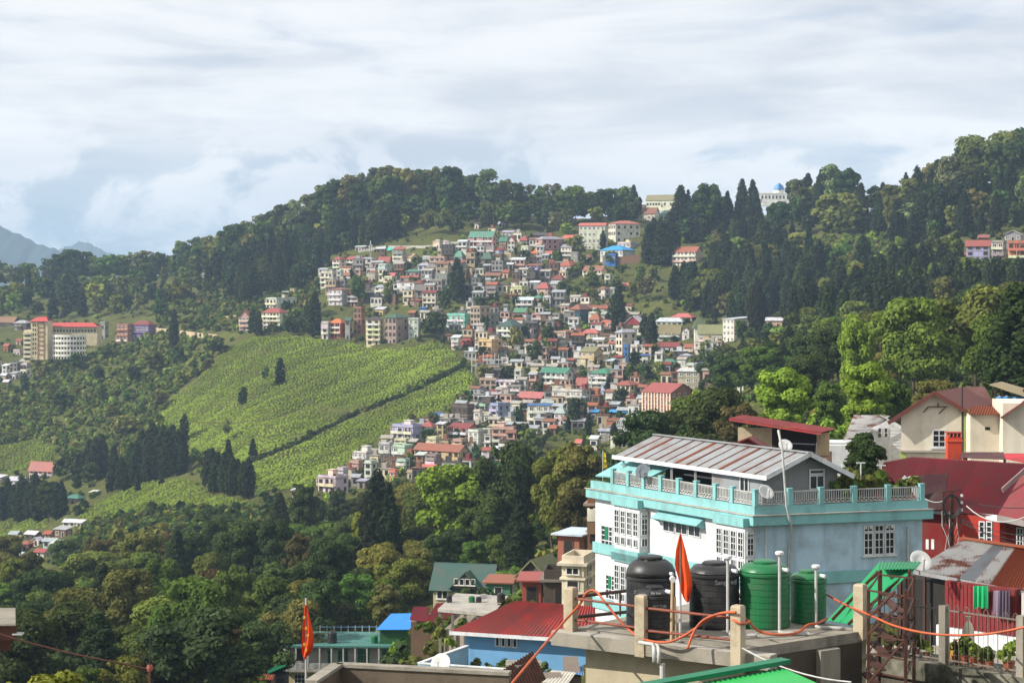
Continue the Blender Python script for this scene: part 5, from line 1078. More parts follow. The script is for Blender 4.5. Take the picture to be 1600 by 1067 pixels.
# poles on the slope
POLES = []
for x, y, hh in [(490, 645, 26), (228 + 280, 688, 20), (684, 520, 14), (1040, 470, 14), (652, 372, 10), (665, 374, 10), (203, 778, 14), (298, 782, 16), (236, 790, 10)]:
    D = gd(x, y); s = D / F
    o = thing('utility_pole', '', 'pole', P(x, y, D), group='thin poles on the slopes'); b = MB(); b.tube([(0, 0, -1), (0, 0, hh * s)], .13, 6); b.build('shaft', M_BARK, o)
    b = MB(); b.box(-.9, .9, -.07, .07, hh * s * .88, hh * s * .88 + .14); b.build('crossarm', M_BARK, o)
    POLES.append((o, x, y))

NTH = lambda i: {1: 'first', 2: 'second', 3: 'third'}.get(i, f'{i}th' if i % 10 not in (1, 2, 3) or i % 100 in (11, 12, 13) else f'{i}' + {1: 'st', 2: 'nd', 3: 'rd'}[i % 10])
# ---- labels: each house by its look and its nearest landmark
LAND = [('the turquoise apartment block', 716, 506), ('the white school', 955, 370), ('the blue-roofed white house', 965, 400), ('the long yellow lodge', 690, 716), ('the fin-fronted brick building', 1045, 635), ('the olive-roofed white hotel', 1080, 520), ('the green-canopied white house', 870, 595), ('the dark-green-roofed white house', 798, 525), ('the big green-roofed pink house', 752, 382), ('the red three-storey house', 528, 515), ('the salmon block', 948, 514), ('the red-hipped pink house', 852, 450), ('the long yellow institute', 95, 530), ('the red-roofed factory', 62, 742), ('the radio mast', 579, 400), ('the ivory red-roofed hotel', 424, 502), ('the lilac balcony house', 634, 682), ('the rusty-roofed cream building', 1075, 405), ('the domed building', 1208, 305), ('the teal-roofed shed', 116, 784), ('the lowest white balcony house', 515, 760), ('the red roofs in the forest', 1530, 395), ('the long white hotel', 640, 455), ('the pale yellow block', 764, 550)]
def where(x, y):
    d, nm, lx, ly = min((math.hypot(x - lx, y - ly), nm, lx, ly) for nm, lx, ly in LAND)
    dx, dy = x - lx, y - ly
    rel = ('right of' if dx > 0 else 'left of') if abs(dx) > abs(dy) else ('below' if dy > 0 else 'above')
    return d, f'{rel} {nm}'
ORD = ['nearest', 'second nearest', 'third nearest', 'fourth nearest', 'fifth nearest', 'sixth nearest', 'seventh nearest', 'eighth nearest', 'ninth nearest', 'tenth nearest']
for i, (o, x, y) in enumerate(sorted(POLES, key=lambda q_: q_[1])): o['label'] = f'thin utility pole {where(x, y)[1]}, {NTH(i + 1)} pole from left'
buckets = {}
for root, x, y, desc, lab in HOUSES:
    if lab: continue
    d, wh = where(x, y); buckets.setdefault(f'{desc} {wh}', []).append((d, root))
for k, lst in buckets.items():
    lst.sort(key=lambda q_: q_[0])
    for i, (d, root) in enumerate(lst):
        root['label'] = k if len(lst) == 1 else f'{k}, {ORD[i]}'
for root, x, y, desc, lab in HOUSES: root['group'] = 'houses of the hillside town'
CN = [(C_CED, 'dark'), (C_GRN, 'green'), (C_OLV, 'olive green'), (C_DRK, 'dark green'), (C_YEL, 'yellowish'), (C_BRN, 'brownish'), (C_BRT, 'bright green'), (C_GRY, 'grey-green')]
buckets = {}
for root, t, nm in TREE_OBJS:
    kn = 'cedar' if t['kind'] == 'cedar' else ('open-crowned tree' if t['kind'] == 'open' else 'round-crowned tree')
    cn = 'dark' if t['kind'] == 'cedar' else min(CN[1:], key=lambda c: sum((a - b_) ** 2 for a, b_ in zip(c[0], t['col'])))[1]
    tall = ''
    buckets.setdefault((f'{cn} {kn} {t["reg"]}', t['reg']), []).append((t['x'], root))
for (k, reg), lst in buckets.items():
    lst.sort(key=lambda q_: q_[0])
    for i, (x, root) in enumerate(lst):
        root['label'] = k if len(lst) == 1 else f'{k}, {NTH(i + 1)} from left'
        root['group'] = 'trees ' + reg
# ------------------------------------------------------------------ near buildings
V3 = Vector
M_RUSTSHEET = paint('galvanised_sheet', lin((186, 184, 180)), lin((124, 64, 38)), 0.95, 0.9, 0.65, streak=False, lo=0.50, hi=0.60, spec=0.2)
M_SEAM = paint('rusty_seam', lin((112, 58, 38)), (0.05, 0.02, 0.012), 0.7, 1.5, 0.8)
M_RUST = paint('rusted_sheet', lin((132, 66, 38)), lin((176, 172, 164)), 0.6, 0.8, 0.8, streak=False, lo=0.62, hi=0.75)
M_GALV = paint('zinc_sheet', lin((142, 146, 148)), lin((108, 72, 52)), 0.65, 0.7, 0.55, lo=0.48, hi=0.75, spec=0.3)
M_PIPE = paint('pvc_pipe', lin((186, 186, 182)), (0.15, 0.13, 0.1), 0.5, 2.0, 0.5)
M_IRON = paint('rusty_iron', lin((80, 50, 40)), (0.03, 0.02, 0.015), 0.8, 3.0, 0.75)
M_RAIL = paint('red_oxide_pipe', lin((136, 74, 56)), (0.06, 0.03, 0.02), 0.7, 2.5, 0.65)
M_HOSE = paint('orange_hose', lin((192, 92, 52)), (0.14, 0.06, 0.04), 0.7, 2.0, 0.5)
M_GTANK = paint('green_plastic', lin((22, 104, 58)), (0.09, 0.11, 0.08), 0.6, 1.6, 0.4, streak=False, spec=0.5)
M_GSHEET = paint('green_roof_sheet', lin((46, 148, 74)), (0.04, 0.09, 0.05), 0.35, 0.8, 0.45, streak=False)
M_DSHEET = paint('dark_green_sheet', lin((24, 112, 78)), (0.02, 0.05, 0.035), 0.45, 0.8, 0.5)
M_TEAL = paint('teal_paint', lin((130, 184, 184)), lin((96, 104, 100)), 0.7, 0.7, 0.8, lo=0.5, hi=0.85)
M_BLUEW = paint('pale_blue_plaster', lin((180, 206, 222)), lin((104, 108, 106)), 0.8, 0.45, 0.85, bump=0.15)
M_WHITE = paint('white_gloss_paint', lin((214, 216, 217)), (0.24, 0.23, 0.21), 0.6, 1.2, 0.6)
M_GREYW = paint('grey_cement_wall', lin((128, 128, 126)), (0.08, 0.08, 0.08), 0.5, 0.8, 0.9, bump=0.2)
M_REDROOF = paint('red_painted_roof', None, lin((110, 74, 68)), 0.85, 0.8, 0.7, lo=0.40, hi=0.75, spec=0.3)
M_CLOTH = paint('cloth', None, (0.1, 0.05, 0.03), 0.2, 2.5, 0.9, streak=False)
M_CLAY, t_, b_ = newmat('clay_pot'); b_.inputs['Base Color'].default_value = (*lin((150, 84, 58)), 1); b_.inputs['Roughness'].default_value = 0.85
M_PANEL = paint('plain_board', None, (0.1, 0.08, 0.06), 0.4, 1.0, 0.85, bump=0.15)

class Face:
    """A vertical facade: origin corner, direction along it, outward normal."""
    def __init__(s, o, e, n): s.o = Vector(o); s.e = Vector(e).normalized(); s.n = Vector(n).normalized()
    def pt(s, t, z, out=0.0):
        q = s.o + s.e * t + s.n * out; return V3((q.x, q.y, z))
    def at(s, px, py, out=0.0):
        u = (px - 800) / F; o = s.o + s.n * out
        t = (u * o.y - o.x) / (s.e.x - u * s.e.y); Y = o.y + s.e.y * t
        return t, -(py - HY) / F * Y
    def box(s, b, t0, t1, z0, z1, o0, o1, m=0):
        vs_ = [s.pt(t, z, o) for z in (z0, z1) for o in (o0, o1) for t in (t0, t1)]
        b.add(vs_, [(0, 2, 3, 1), (4, 5, 7, 6), (0, 1, 5, 4), (2, 6, 7, 3), (0, 4, 6, 2), (1, 3, 7, 5)], m)
    def pbox(s, b, x0, x1, y0, y1, o0, o1, m=0):
        """Box whose front face covers photo pixels x0..x1, y0..y1."""
        t0, z1 = s.at(x0, y0, o1); t1, z0 = s.at(x1, y1, o1)
        s.box(b, min(t0, t1), max(t0, t1), z0, z1, o0, o1, m)
def grid_window(parent, fc, t0, t1, z0, z1, out, nx, nz, fr=0.06, bar=0.035, frame=None, fcol=None, gcol=None, name='window', arch=False):
    fr_m = frame or M_WHITE
    b = MB()
    fc.box(b, t0, t0 + fr, z0, z1, out, out + .06); fc.box(b, t1 - fr, t1, z0, z1, out, out + .06)
    fc.box(b, t0 + fr, t1 - fr, z0, z0 + fr, out, out + .06); fc.box(b, t0 + fr, t1 - fr, z1 - fr, z1, out, out + .06)
    if arch:
        for ta, tb in ((t0 + fr, t0 + fr + .14), (t1 - fr - .14, t1 - fr)): fc.box(b, ta, tb, z1 - fr - .14, z1 - fr, out, out + .055)
    for i in range(1, nx):
        t = t0 + (t1 - t0) * i / nx; fc.box(b, t - bar / 2, t + bar / 2, z0 + fr, z1 - fr, out, out + .045)
    for i in range(1, nz):
        z = z0 + (z1 - z0) * i / nz; fc.box(b, t0 + fr, t1 - fr, z - bar / 2, z + bar / 2, out, out + .04)
    w = b.build(name, fr_m, parent, fcol)
    g = MB(); fc.box(g, t0 + .02, t1 - .02, z0 + .02, z1 - .02, out - .05, out + .01); g.build('pane', M_GLASS, w)
    return w
def dish(loc, r, az, el, label, group=None, col=(200, 200, 196)):
    o = thing('satellite_dish', label, 'dish', loc); o.rotation_euler = (el, 0, az)
    b = MB(); b.lathe([(r * k / 6, r * .28 * (k / 6) ** 2) for k in range(0, 7)] + [(r * .97, r * .30), (r * .6, r * .13), (.01, .03)], 20); b.build('reflector', M_TRIM, o, lin(col), smooth=True)
    b = MB(); b.tube([(0, -r * .95, r * .28), (0, -r * .1, r * .9)], .018, 5); b.build('feed_arm', M_WIRE, o)
    b = MB(); b.box(-.06, .06, -r * .1 - .05, -r * .1 + .07, r * .85, r * .98); b.build('feed_horn', M_TRIM, o, lin(col))
    b = MB(); b.tube([(0, 0, 0), (0, -r * .25, -r * .5), (0, -r * .9, -r * .55)], .025, 5); b.build('mount', M_WIRE, o)
    return o
LEAFV = np.random.default_rng(55)
def potted(loc, s, label, col=C_GRN, pot=True, group='potted plants on the terraces'):
    o = thing('potted_plant', label, 'plant', loc, group=group)
    if pot: b = MB(); b.lathe([(.13 * s, 0), (.19 * s, .26 * s), (.21 * s, .30 * s), (.17 * s, .30 * s)], 10); b.build('pot', M_CLAY, o)
    L = [(LEAFV.normal() * .1 * s, LEAFV.normal() * .1 * s, (.5 + .12 * k) * s, .2 * s, .2 * s, .2 * s) for k in range(3)]
    v, f, lv = crown_arrays(L, 110, .12 * s, int(LEAFV.integers(9999)), .5)
    place('foliage', npmesh('foliage', v, f, [M_LEAF], attrs={'leafvar': ('FLOAT', 'FACE', lv)}), o, col)
    return o
def letters(parent, txt, loc, rot, size, col, name='lettering'):
    c = bpy.data.curves.new(name, 'FONT'); c.body = txt; c.size = size; c.extrude = 0.004; c.align_x = 'CENTER'
    m, t_, b_ = newmat('lettering_paint'); b_.inputs['Base Color'].default_value = (*lin(col), 1)
    t2 = bpy.data.objects.new('text_source', c); COL.objects.link(t2); bpy.context.view_layer.update()
    me = bpy.data.meshes.new_from_object(t2.evaluated_get(bpy.context.evaluated_depsgraph_get()))
    bpy.data.objects.remove(t2); me.materials.clear(); me.materials.append(m)
    o = place(name, me, parent, None, loc, kind='stuff'); o.rotation_euler = rot
    return o

# ---- the turquoise and white building ------------------------------------------------
C2 = Vector((12.5, 105.0)); EL = Vector((-0.496, 0.868)).normalized(); ER = Vector((0.95, 0.31)).normalized()
NL = Vector((-EL.y, EL.x)); NL = NL if NL.x < 0 else -NL
NR = Vector((ER.y, -ER.x))
FL = Face(C2, EL, NL); FR = Face(C2, ER, NR)
LL = FL.at(931, 800)[0]; LR = FR.at(1441, 800)[0]
tb = thing('terrace_building', 'white and turquoise three-storey building with balustraded roof terrace and tin-roofed attic', 'building', (0, 0, 0))
def ab(a, b_): q = C2 + ER * a + EL * b_; return (q.x, q.y)
ZF = -12.02                                             # terrace floor
b = MB(); b.prism([ab(0, 0), ab(LR, 0), ab(LR, LL), ab(0, LL)], -24, ZF); b.build('wall', M_BLUEW, tb)
b = MB(); FL.box(b, .0, LL, -24, ZF - .62, .003, .03); b.build('white_facade', M_WHITE, tb)  # white skin over the pale blue wall paints in the sunlit brightness
def ring(name, z0, z1, out, mat, inset=0.0):
    """A band around the two visible facades, mitred at the corner."""
    def off(o):
        p0 = FR.pt(LR + (o if o > 0 else 0), 0, o); p2 = FL.pt(LL + (o if o > 0 else 0), 0, o)
        # corner: intersection of the two offset lines
        a = FL.o + FL.n * o; c = FR.o + FR.n * o; d1, d2 = FL.e, FR.e
        k = ((c - a).x * d2.y - (c - a).y * d2.x) / (d1.x * d2.y - d1.y * d2.x); q = a + d1 * k
        return [(p0.x, p0.y), (q.x, q.y), (p2.x, p2.y)]
    o_, i_ = off(out), off(inset)
    b = MB()
    for k in range(2): b.prism([o_[k], o_[k + 1], i_[k + 1], i_[k]], z0, z1)
    return b.build(name, mat, tb)
ring('cornice', -12.56, -12.08, .42, M_TEAL, 0.003); ring('cornice_ledge', -12.08, -12.03, .48, M_SLAB, 0.003); ring('parapet', -12.03, -11.6, .22, M_TEAL, -.02); 
ring('floor_band', -15.72, -15.12, .14, M_TEAL, .003); ring('floor_band', -18.9, -18.3, .14, M_TEAL, .003)
# roof terrace balustrade
def balustrade(fc, tpos, first_post=True):
    for k, t in enumerate(tpos):
        b = MB(); fc.box(b, t - .13, t + .13, -11.6, -10.78, .0, .24); fc.box(b, t - .15, t + .15, -10.78, -10.72, -.02, .26)
        if k or first_post: b.build('baluster_post', M_TEAL, tb)
    for t0, t1 in zip(tpos[:-1], tpos[1:]):
        a, c = min(t0, t1) + .14, max(t0, t1) - .14
        b = MB(); fc.box(b, a, c, -10.92, -10.87, .08, .16); fc.box(b, a, c, -11.54, -11.50, .08, .16); fc.box(b, a, c, -11.36, -11.33, .09, .15)
        n = int((c - a) / .125)
        for i in range(n):
            t = a + (i + .5) * (c - a) / n; fc.box(b, t - .02, t + .02, -11.33, -10.92, .10, .14)
            fc.box(b, t - .045, t + .045, -11.50 + (.05 if i % 2 else 0), -11.43 + (.05 if i % 2 else 0), .10, .14)
        b.build('railing_panel', M_PIPE, tb)['kind'] = 'stuff'
balustrade(FL, [FL.at(x, 770, .2)[0] for x in (1178, 1143, 1116.5, 1086.5, 1059, 1031.5, 1005, 981, 956.5)])
balustrade(FR, [FR.at(x, 770, .2)[0] for x in (1183, 1234.7, 1284, 1335, 1388.5, 1441)], False)
# bays with tall windows on the long facade
def bay(xa, xb, xc, z0, z1, nx):
    ta, tb_, tc_ = FL.at(xa, 830, .62)[0], FL.at(xb, 830, .62)[0], max(FL.at(xc, 830, 0)[0], .02)
    O = .62
    p = [FL.pt(ta, 0, 0), FL.pt(ta, 0, O), FL.pt(tb_, 0, O), FL.pt(tc_, 0, 0)]
    q = [(v.x, v.y) for v in p]
    b = MB(); b.prism(q, z0, z1); b.build('bay', M_WHITE, tb)
    big = lambda k: [(v.x, v.y) for v in (FL.pt(ta + .1, 0, 0), FL.pt(ta + .1, 0, O + k), FL.pt(tb_ - k * .4, 0, O + k), FL.pt(tc_ - k * .3, 0, .003))]
    for a, c in ((z0 - .62, z0 - .003), (z1 + .003, z1 + .45)):
        b = MB(); b.prism(big(.16), a, c); b.build('bay_band', M_TEAL, tb)
    for i in range(nx):
        w = (ta - tb_) / nx
        grid_window(tb, FL, tb_ + w * i + .09, tb_ + w * (i + 1) - .06, z0 + .85, z1 - .25, O + .002, 2, 4, .05, .04)
        grid_window(tb, FL, tb_ + w * i + .12, tb_ + w * (i + 1) - .09, z0 + .25, z0 + .72, O + .002, 2, 1, .05, .04)
    d = (p[3] - p[2]); L = d.length; e2 = Vector((d.x, d.y)).normalized(); n2 = Vector((e2.y, -e2.x)); 
    if n2.dot(NR) < 0: n2 = -n2
    fs = Face((p[2].x, p[2].y), e2, n2)
    grid_window(tb, fs, L * .16, L * .84, z0 + .95, z1 - .55, .002, 2, 3, .05, .04); grid_window(tb, fs, L * .16, L * .84, z1 - .52, z1 - .2, .002, 2, 1, .05, .04, arch=True); grid_window(tb, fs, L * .16, L * .84, z0 + .3, z0 + .8, .002, 2, 1, .05, .04)
for z0, z1 in ((-15.1, -12.64), (-18.28, -15.74)):
    bay(960, 999, 1014, z0 + (0 if z0 > -16 else 0), z1 - .02, 4); bay(1119, 1164, 1180, z0, z1 - .02, 4)
# end windows of the long facade, with green shutters
for x0, x1, y0, y1, gr in ((942.5, 952, 757, 782, 0), (941, 959, 819, 862, 1), (948, 962, 896, 938, 1)):
    t1, z1 = FL.at(x0, y0, .0); t0, z0 = FL.at(x1, y1, .0)
    w = grid_window(tb, FL, t0, t1, z0, z1, .033, 3, 5, .06, .05)
    if gr: b = MB(); FL.box(b, t0 + (t1 - t0) * .36, t0 + (t1 - t0) * .66, z0 + (z1 - z0) * .45, z1 - .08, .08, .105); b.build('shutter', M_DSHEET, w)
# awning with small openings
b = MB(); t0, z0 = FL.at(1090, 806, .5); t1, _ = FL.at(1019, 795, .5)
b.solid([FL.pt(t0, -13.05, .6), FL.pt(t1, -13.05, .6), FL.pt(t1, -12.66, .02), FL.pt(t0, -12.66, .02)], .05); b.build('awning', M_TEAL, tb)
for t in (t0, (t0 + t1) / 2, t1): b = MB(); b.add([FL.pt(t, -13.06, .58), FL.pt(t + .05, -13.06, .58), FL.pt(t, -12.72, .02), FL.pt(t + .05, -12.72, .02), FL.pt(t, -13.3, .02), FL.pt(t + .05, -13.3, .02)], [(0, 2, 4), (1, 5, 3), (0, 1, 3, 2), (0, 4, 5, 1), (2, 3, 5, 4)]); b.build('awning_bracket', M_TEAL, tb)
for k in (.08, .36, .64): grid_window(tb, FL, t0 + (t1 - t0) * k, t0 + (t1 - t0) * (k + .26), -13.75, -13.1, .033, 2, 1, .05, .04)
# right facade
t0, z1 = FR.at(1348, 820.5); t1, z0 = FR.at(1398, 865)
w3 = (t1 - t0) / 3
for i in range(3):
    grid_window(tb, FR, t0 + w3 * i + .03, t0 + w3 * (i + 1) - .03, z0, z1 - .38, .003, 2, 3, .06, .04); grid_window(tb, FR, t0 + w3 * i + .03, t0 + w3 * (i + 1) - .03, z1 - .36, z1, .003, 2, 1, .06, .04, arch=(i != 1))
b = MB(); FR.box(b, t0 - .08, t1 + .08, z0 - .09, z0 - .003, .003, .14); b.build('window_sill', M_WHITE, tb)
for x, yt_, yb2, r in ((1419, 822, 890, .05), (1197, 822, 890, .04)):
    t, _ = FR.at(x, 830, .1); b = MB(); b.tube([FR.pt(t, FR.at(x, yt_)[1], .1), FR.pt(t, FR.at(x, yb2)[1] - 3, .1)], r, 8); b.build('down_pipe', M_PIPE, tb)
b = MB(); q = [FR.pt(*FR.at(x, y, o), o) for x, y, o in ((1216, 672, -.1), (1222, 700, .35), (1229, 792, .55), (1232, 806, .62), (1237, 825, .3), (1233, 860, .12), (1230, 960, .12))]
b.tube(q, .062, 8); b.build('vent_pipe', M_PIPE, tb, smooth=True)
# attic under the tin roof
ZE, ZR = -10.08, -9.0
aE, aR_, aW = 0.72, 3.2, 5.75; bG, bB = .55, 14.7
def abz(a, b_, z): q = ab(a, b_); return V3((q[0], q[1], z))
b = MB(); b.add([abz(1.05, .95, ZF), abz(5.3, .95, ZF), abz(5.3, .95, ZE), abz(aR_, .95, ZR - .12), abz(1.05, .95, ZE), abz(1.05, 1.1, ZF), abz(5.3, 1.1, ZF), abz(5.3, 1.1, ZE), abz(aR_, 1.1, ZR - .12), abz(1.05, 1.1, ZE)], [(0, 1, 2, 3, 4), (9, 8, 7, 6, 5), (0, 5, 6, 1), (1, 6, 7, 2), (2, 7, 8, 3), (3, 8, 9, 4), (4, 9, 5, 0)]); b.build('gable_wall', M_GREYW, tb)
FG = Face(ab(0, .95), ER, NR)
t0, z1 = FG.at(1264, 733); t1, z0 = FG.at(1288, 764)
grid_window(tb, FG, t0, t1, z0, z1 - .3, .003, 2, 1, .07, .06); grid_window(tb, FG, t0, t1, z1 - .28, z1, .003, 1, 1, .07, .06)
FA_ = Face(ab(1.05, .95), EL, NL)
b = MB(); FA_.box(b, 0, 4.6, ZF, ZE, -.1, 0); b.build('side_wall', M_GALV, tb)
grid_window(tb, FA_, 1.2, 2.0, -11.2, -10.35, .003, 2, 1, .06, .05)
b = MB(); b.prism([ab(3.6, 1.2), ab(3.75, 1.2), ab(3.75, 14.2), ab(3.6, 14.2)], ZF, ZE + .3); b.build('back_wall', M_DARK, tb)
b = MB(); b.prism([ab(1.2, 5.6), ab(3.55, 5.6), ab(3.55, 5.7), ab(1.2, 5.7)], ZF, ZE + .1); b.build('partition', M_DARK, tb)
for bb in (7.0, 9.3, 11.6, 14.2): b = MB(); q = ab(1.0, bb); b.box(q[0] - .06, q[0] + .06, q[1] - .06, q[1] + .06, ZF, ZE + .02); b.build('post', M_PIPE, tb)
for z in (-11.25, -10.75): b = MB(); b.prism([ab(1.3, 5.9), ab(1.7, 5.9), ab(1.7, 8.6), ab(1.3, 8.6)], z, z + .05); b.build('shelf', M_PIPE, tb)
N_SH = 14
for i in range(N_SH):
    b0 = bG - .35 + (bB + .3 - bG) * i / N_SH; b1 = bG - .35 + (bB + .3 - bG) * (i + 1) / N_SH
    b = MB(); b.corrugated(abz(aE, b0 + .03, ZE - .02), abz(aE, b1 - .03, ZE - .02), abz(aR_, b1 - .03, ZR), abz(aR_, b0 + .03, ZR), 5, .016, 0, 1, .01); o = b.build('roof_sheet', M_GALV, tb)
    b = MB(); b.corrugated(abz(aW, b0 + .03, ZE - .12), abz(aW, b1 - .03, ZE - .12), abz(aR_, b1 - .03, ZR), abz(aR_, b0 + .03, ZR), 5, .016, 0, 1, .01); b.build('roof_sheet', M_GALV, tb)
    if i and i % 1 == 0:
        wdt = (.34, .07, .12, .05, .26, .08, .05, .14)[i % 8]
        b = MB(); b.solid([abz(aE - .01, b0 - wdt / 2, ZE + .015), abz(aE - .01, b0 + wdt / 2, ZE + .015), abz(aR_, b0 + wdt / 2, ZR + .035), abz(aR_, b0 - wdt / 2, ZR + .035)], .02); b.build('roof_seam', M_SEAM, tb)
b = MB(); b.solid([abz(aE - .02, bG - .4, ZE - .02), abz(aE - .02, bB + .2, ZE - .02), abz(aE - .04, bB + .2, ZE - .24), abz(aE - .04, bG - .4, ZE - .24)], .04); b.build('eave_board', M_WHITE, tb)
for a0, a1, z0, z1 in ((aE, aR_, ZE - .03, ZR + .03), (aR_, aW, ZR + .03, ZE - .14)): b = MB(); b.bar(abz(a0, bG - .38, z0 - .06), abz(a1, bG - .38, z1 - .06), .05, .24); b.build('barge_board', M_WHITE, tb)
b = MB(); b.bar(abz(aR_, bG - .4, ZR + .05), abz(aR_, bB, ZR + .05), .3, .05); b.build('ridge_cap', M_GALV, tb)
b = MB(); b.solid([abz(-.1, LL - .1, -11.3), abz(.2, 10.5, -11.1), abz(2.2, 10.5, -10.2), abz(2.2, LL - .1, -10.2)], .08); b.build('lean_to_roof', M_TEAL, tb)
dish(FL.pt(FL.at(1006, 742, .4)[0], -10.6, .45), .42, -0.6, 1.15, 'dark grey satellite dish on the long balustrade', col=(92, 100, 108))
dish(FL.pt(FL.at(1199, 765, .4)[0] - .1, -10.75, .6), .42, 0.5, 0.95, 'pale satellite dish at the corner of the roof terrace')
dish(abz(3.4, 2.6, -8.8), .38, 0.2, 0.9, 'white satellite dish on the ridge of the tin roof')
for k, (x, s_) in enumerate([(1312, .9), (1321, 1.2), (1330, .8), (1343, .9), (1352, 1.0), (1362, .9), (1372, 1.1), (1381, .8), (1395, .9), (1408, .8), (1420, .9)]):
    t = FR.at(x, 770, -.8)[0]; potted(FR.pt(t, ZF, -.8 - .3 * (k % 3)), s_ * 1.9, f'potted plant on the roof terrace, {NTH(k + 1)} from the grey gable', [C_GRN, C_OLV, C_BRN][k % 3])
for k, x in enumerate((978, 1010, 1036, 1062, 1098, 1108)):
    t = FL.at(x, 760, -.5)[0]; potted(FL.pt(t, ZF, -.6), .9, f'small pot plant behind the long balustrade, {NTH(k + 1)} from its far end')
for k, (x, y0) in enumerate(((1345, 723), (1377, 727), (1316, 720))):
    t = FR.at(x, 765, -2.2)[0]; o = thing('tee_post', f'white pipe post with a crossbar on the roof terrace, {NTH(k + 1)} of three', 'post', FR.pt(t, ZF, -2.2), group='pipe posts on the terrace')
    hgt = FR.at(x, y0, -2.2)[1] - ZF
    b = MB(); b.tube([(0, 0, 0), (0, 0, hgt)], .035, 8); b.build('pipe', M_WHITE, o); b = MB(); b.bar((-.24, -.02, hgt), (.24, .02, hgt), .06, .06); b.build('crossbar', M_WHITE, o)
pf2 = thing('prayer_flags', 'yellow prayer flag on a thin pole behind the turquoise terrace', 'flag', abz(.6, LL + .3, -12))
b = MB(); b.tube([(0, 0, 0), (0, 0, 2.1)], .025, 6); b.build('pole', M_PIPE, pf2)
b = MB(); b.corrugated((0.03, 0, 1.0), (.03, 0.02, 2.05), (.16, -.04, 1.95), (.24, .05, 1.1), 3, .03, 0, 3, .006); b.build('cloth', M_CLOTH, pf2, lin((214, 176, 52)))

# ---- water-tank platform --------------------------------------------------------------
Z0 = -9.6
PA, PC, PR, PB = (1.6, 56.4), (6.1, 53.35), (9.75, 56.1), (5.6, 61.2)
pl = thing('tank_platform', 'weathered concrete rooftop platform carrying the water tanks', 'platform', (0, 0, 0))
b = MB(); b.prism([PA, PC, PR, PB], Z0 - .28, Z0); b.build('floor_slab', M_CONC, pl)
inn = lambda p, k: (p[0] + (5.9 - p[0]) * k, p[1] + (57 - p[1]) * k)
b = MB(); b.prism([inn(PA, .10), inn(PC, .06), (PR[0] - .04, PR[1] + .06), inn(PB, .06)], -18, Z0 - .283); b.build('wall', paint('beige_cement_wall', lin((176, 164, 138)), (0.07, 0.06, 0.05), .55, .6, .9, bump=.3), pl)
dA = (Vector(PC) - Vector(PA)).normalized(); nA = Vector((dA.y, -dA.x)); nA = nA if nA.y < 0 else -nA
FPL = Face(PA, dA, nA); LP = (Vector(PC) - Vector(PA)).length
b = MB(); FPL.box(b, -.35, LP + .9, Z0 - .42, Z0 - .06, .004, .42); b.build('ledge', M_CONC, pl)
b = MB(); FPL.box(b, -.35, LP + .9, Z0 - .06, Z0 - .03, .03, .40); b.build('ledge_capping', M_SLAB, pl)
rot = math.atan2(dA.y, dA.x)
POSTS = []
M_POST = paint('mossy_post', lin((186, 172, 146)), lin((74, 66, 50)), .7, 1.6, .9, bump=.4)
for k, (x, yt_, yb2, D) in enumerate([(892, 917, 992, 56.2), (1003, 929, 1010, 54.75), (1153, 945, 1034, 52.85), (1344, 912, 984, 56.0)]):
    p = P(x, yb2, D); hgt = (yb2 - yt_) / F * D
    b = MB(); Mx = Matrix.Translation(p) @ Matrix.Rotation(rot, 4, 'Z')
    w = .145
    vs_ = [(i * w * s_, j * w * s_, z) for z, s_ in ((-.25, 1), (hgt - .05, 1), (hgt, .82)) for i, j in ((-1, -1), (1, -1), (1, 1), (-1, 1))]
    b.add([Mx @ Vector(v) for v in vs_], [(3, 2, 1, 0), (8, 9, 10, 11)] + [(r_ * 4 + i, r_ * 4 + (i + 1) % 4, r_ * 4 + 4 + (i + 1) % 4, r_ * 4 + 4 + i) for r_ in range(2) for i in range(4)])
    b.build('post', M_POST, pl); POSTS.append((p, hgt))
for i, ys in ((0, ((934, 948), (967, 981))), (1, ((949, 966), (984, 1000)))):
    for y0, y1 in ys:
        a = P((892, 1003)[i], y0, POSTS[i][0].y); c = P((1003, 1153)[i], y1, POSTS[i + 1][0].y)
        b = MB(); b.tube([a, c], .036, 8); b.build('railing_pipe', M_RAIL, pl)
for y0, y1 in ((932, 922), (964, 955)):
    b = MB(); b.tube([P(896, y0, 56.3), P(985, y1, 60.0)], .05, 8); b.build('railing_pipe', M_IRON, pl)
b = MB(); b.tube([P(969, 925, 59.4), P(969, 962, 59.4)], .03, 6); b.build('railing_pipe', M_IRON, pl)
b = MB(); FC_ = Face(PC, Vector(PR) - Vector(PC), (Vector(PR) - Vector(PC)).yx * Vector((1, -1))); FC_.box(b, .1, 4.3, -18, Z0 - .285, .004, .03); b.build('shade_panel', paint('shade_stained_cement', lin((84, 74, 62)), (.02, .018, .015), .7, .5, .9, bump=.3), pl)  # thin panel darkened to paint in this face's shade, with random stains
b = MB(); FC_ = Face(PC, Vector(PR) - Vector(PC), NR); FC_.box(b, 2.55, 3.3, -18, Z0 - .30, .02, .3); b.build('wall_pier', M_CONC, pl)
pp = [P(999, 1003, 54.3), P(1020, 1006, 53.9), P(1022, 1012, 53.7), P(1022, 1034, 53.6)]
for k in range(2): b = MB(); b.tube([q + V3((.12 * k, -.05 * k, -.02 * k)) for q in pp], .05, 8); b.build('drain_pipe', M_PIPE, pl, smooth=True)
b = MB(); b.tube([P(1035, 1036, 53.6), P(1035, 1085, 53.6)], .07, 8); b.build('drain_pipe', M_PIPE, pl)

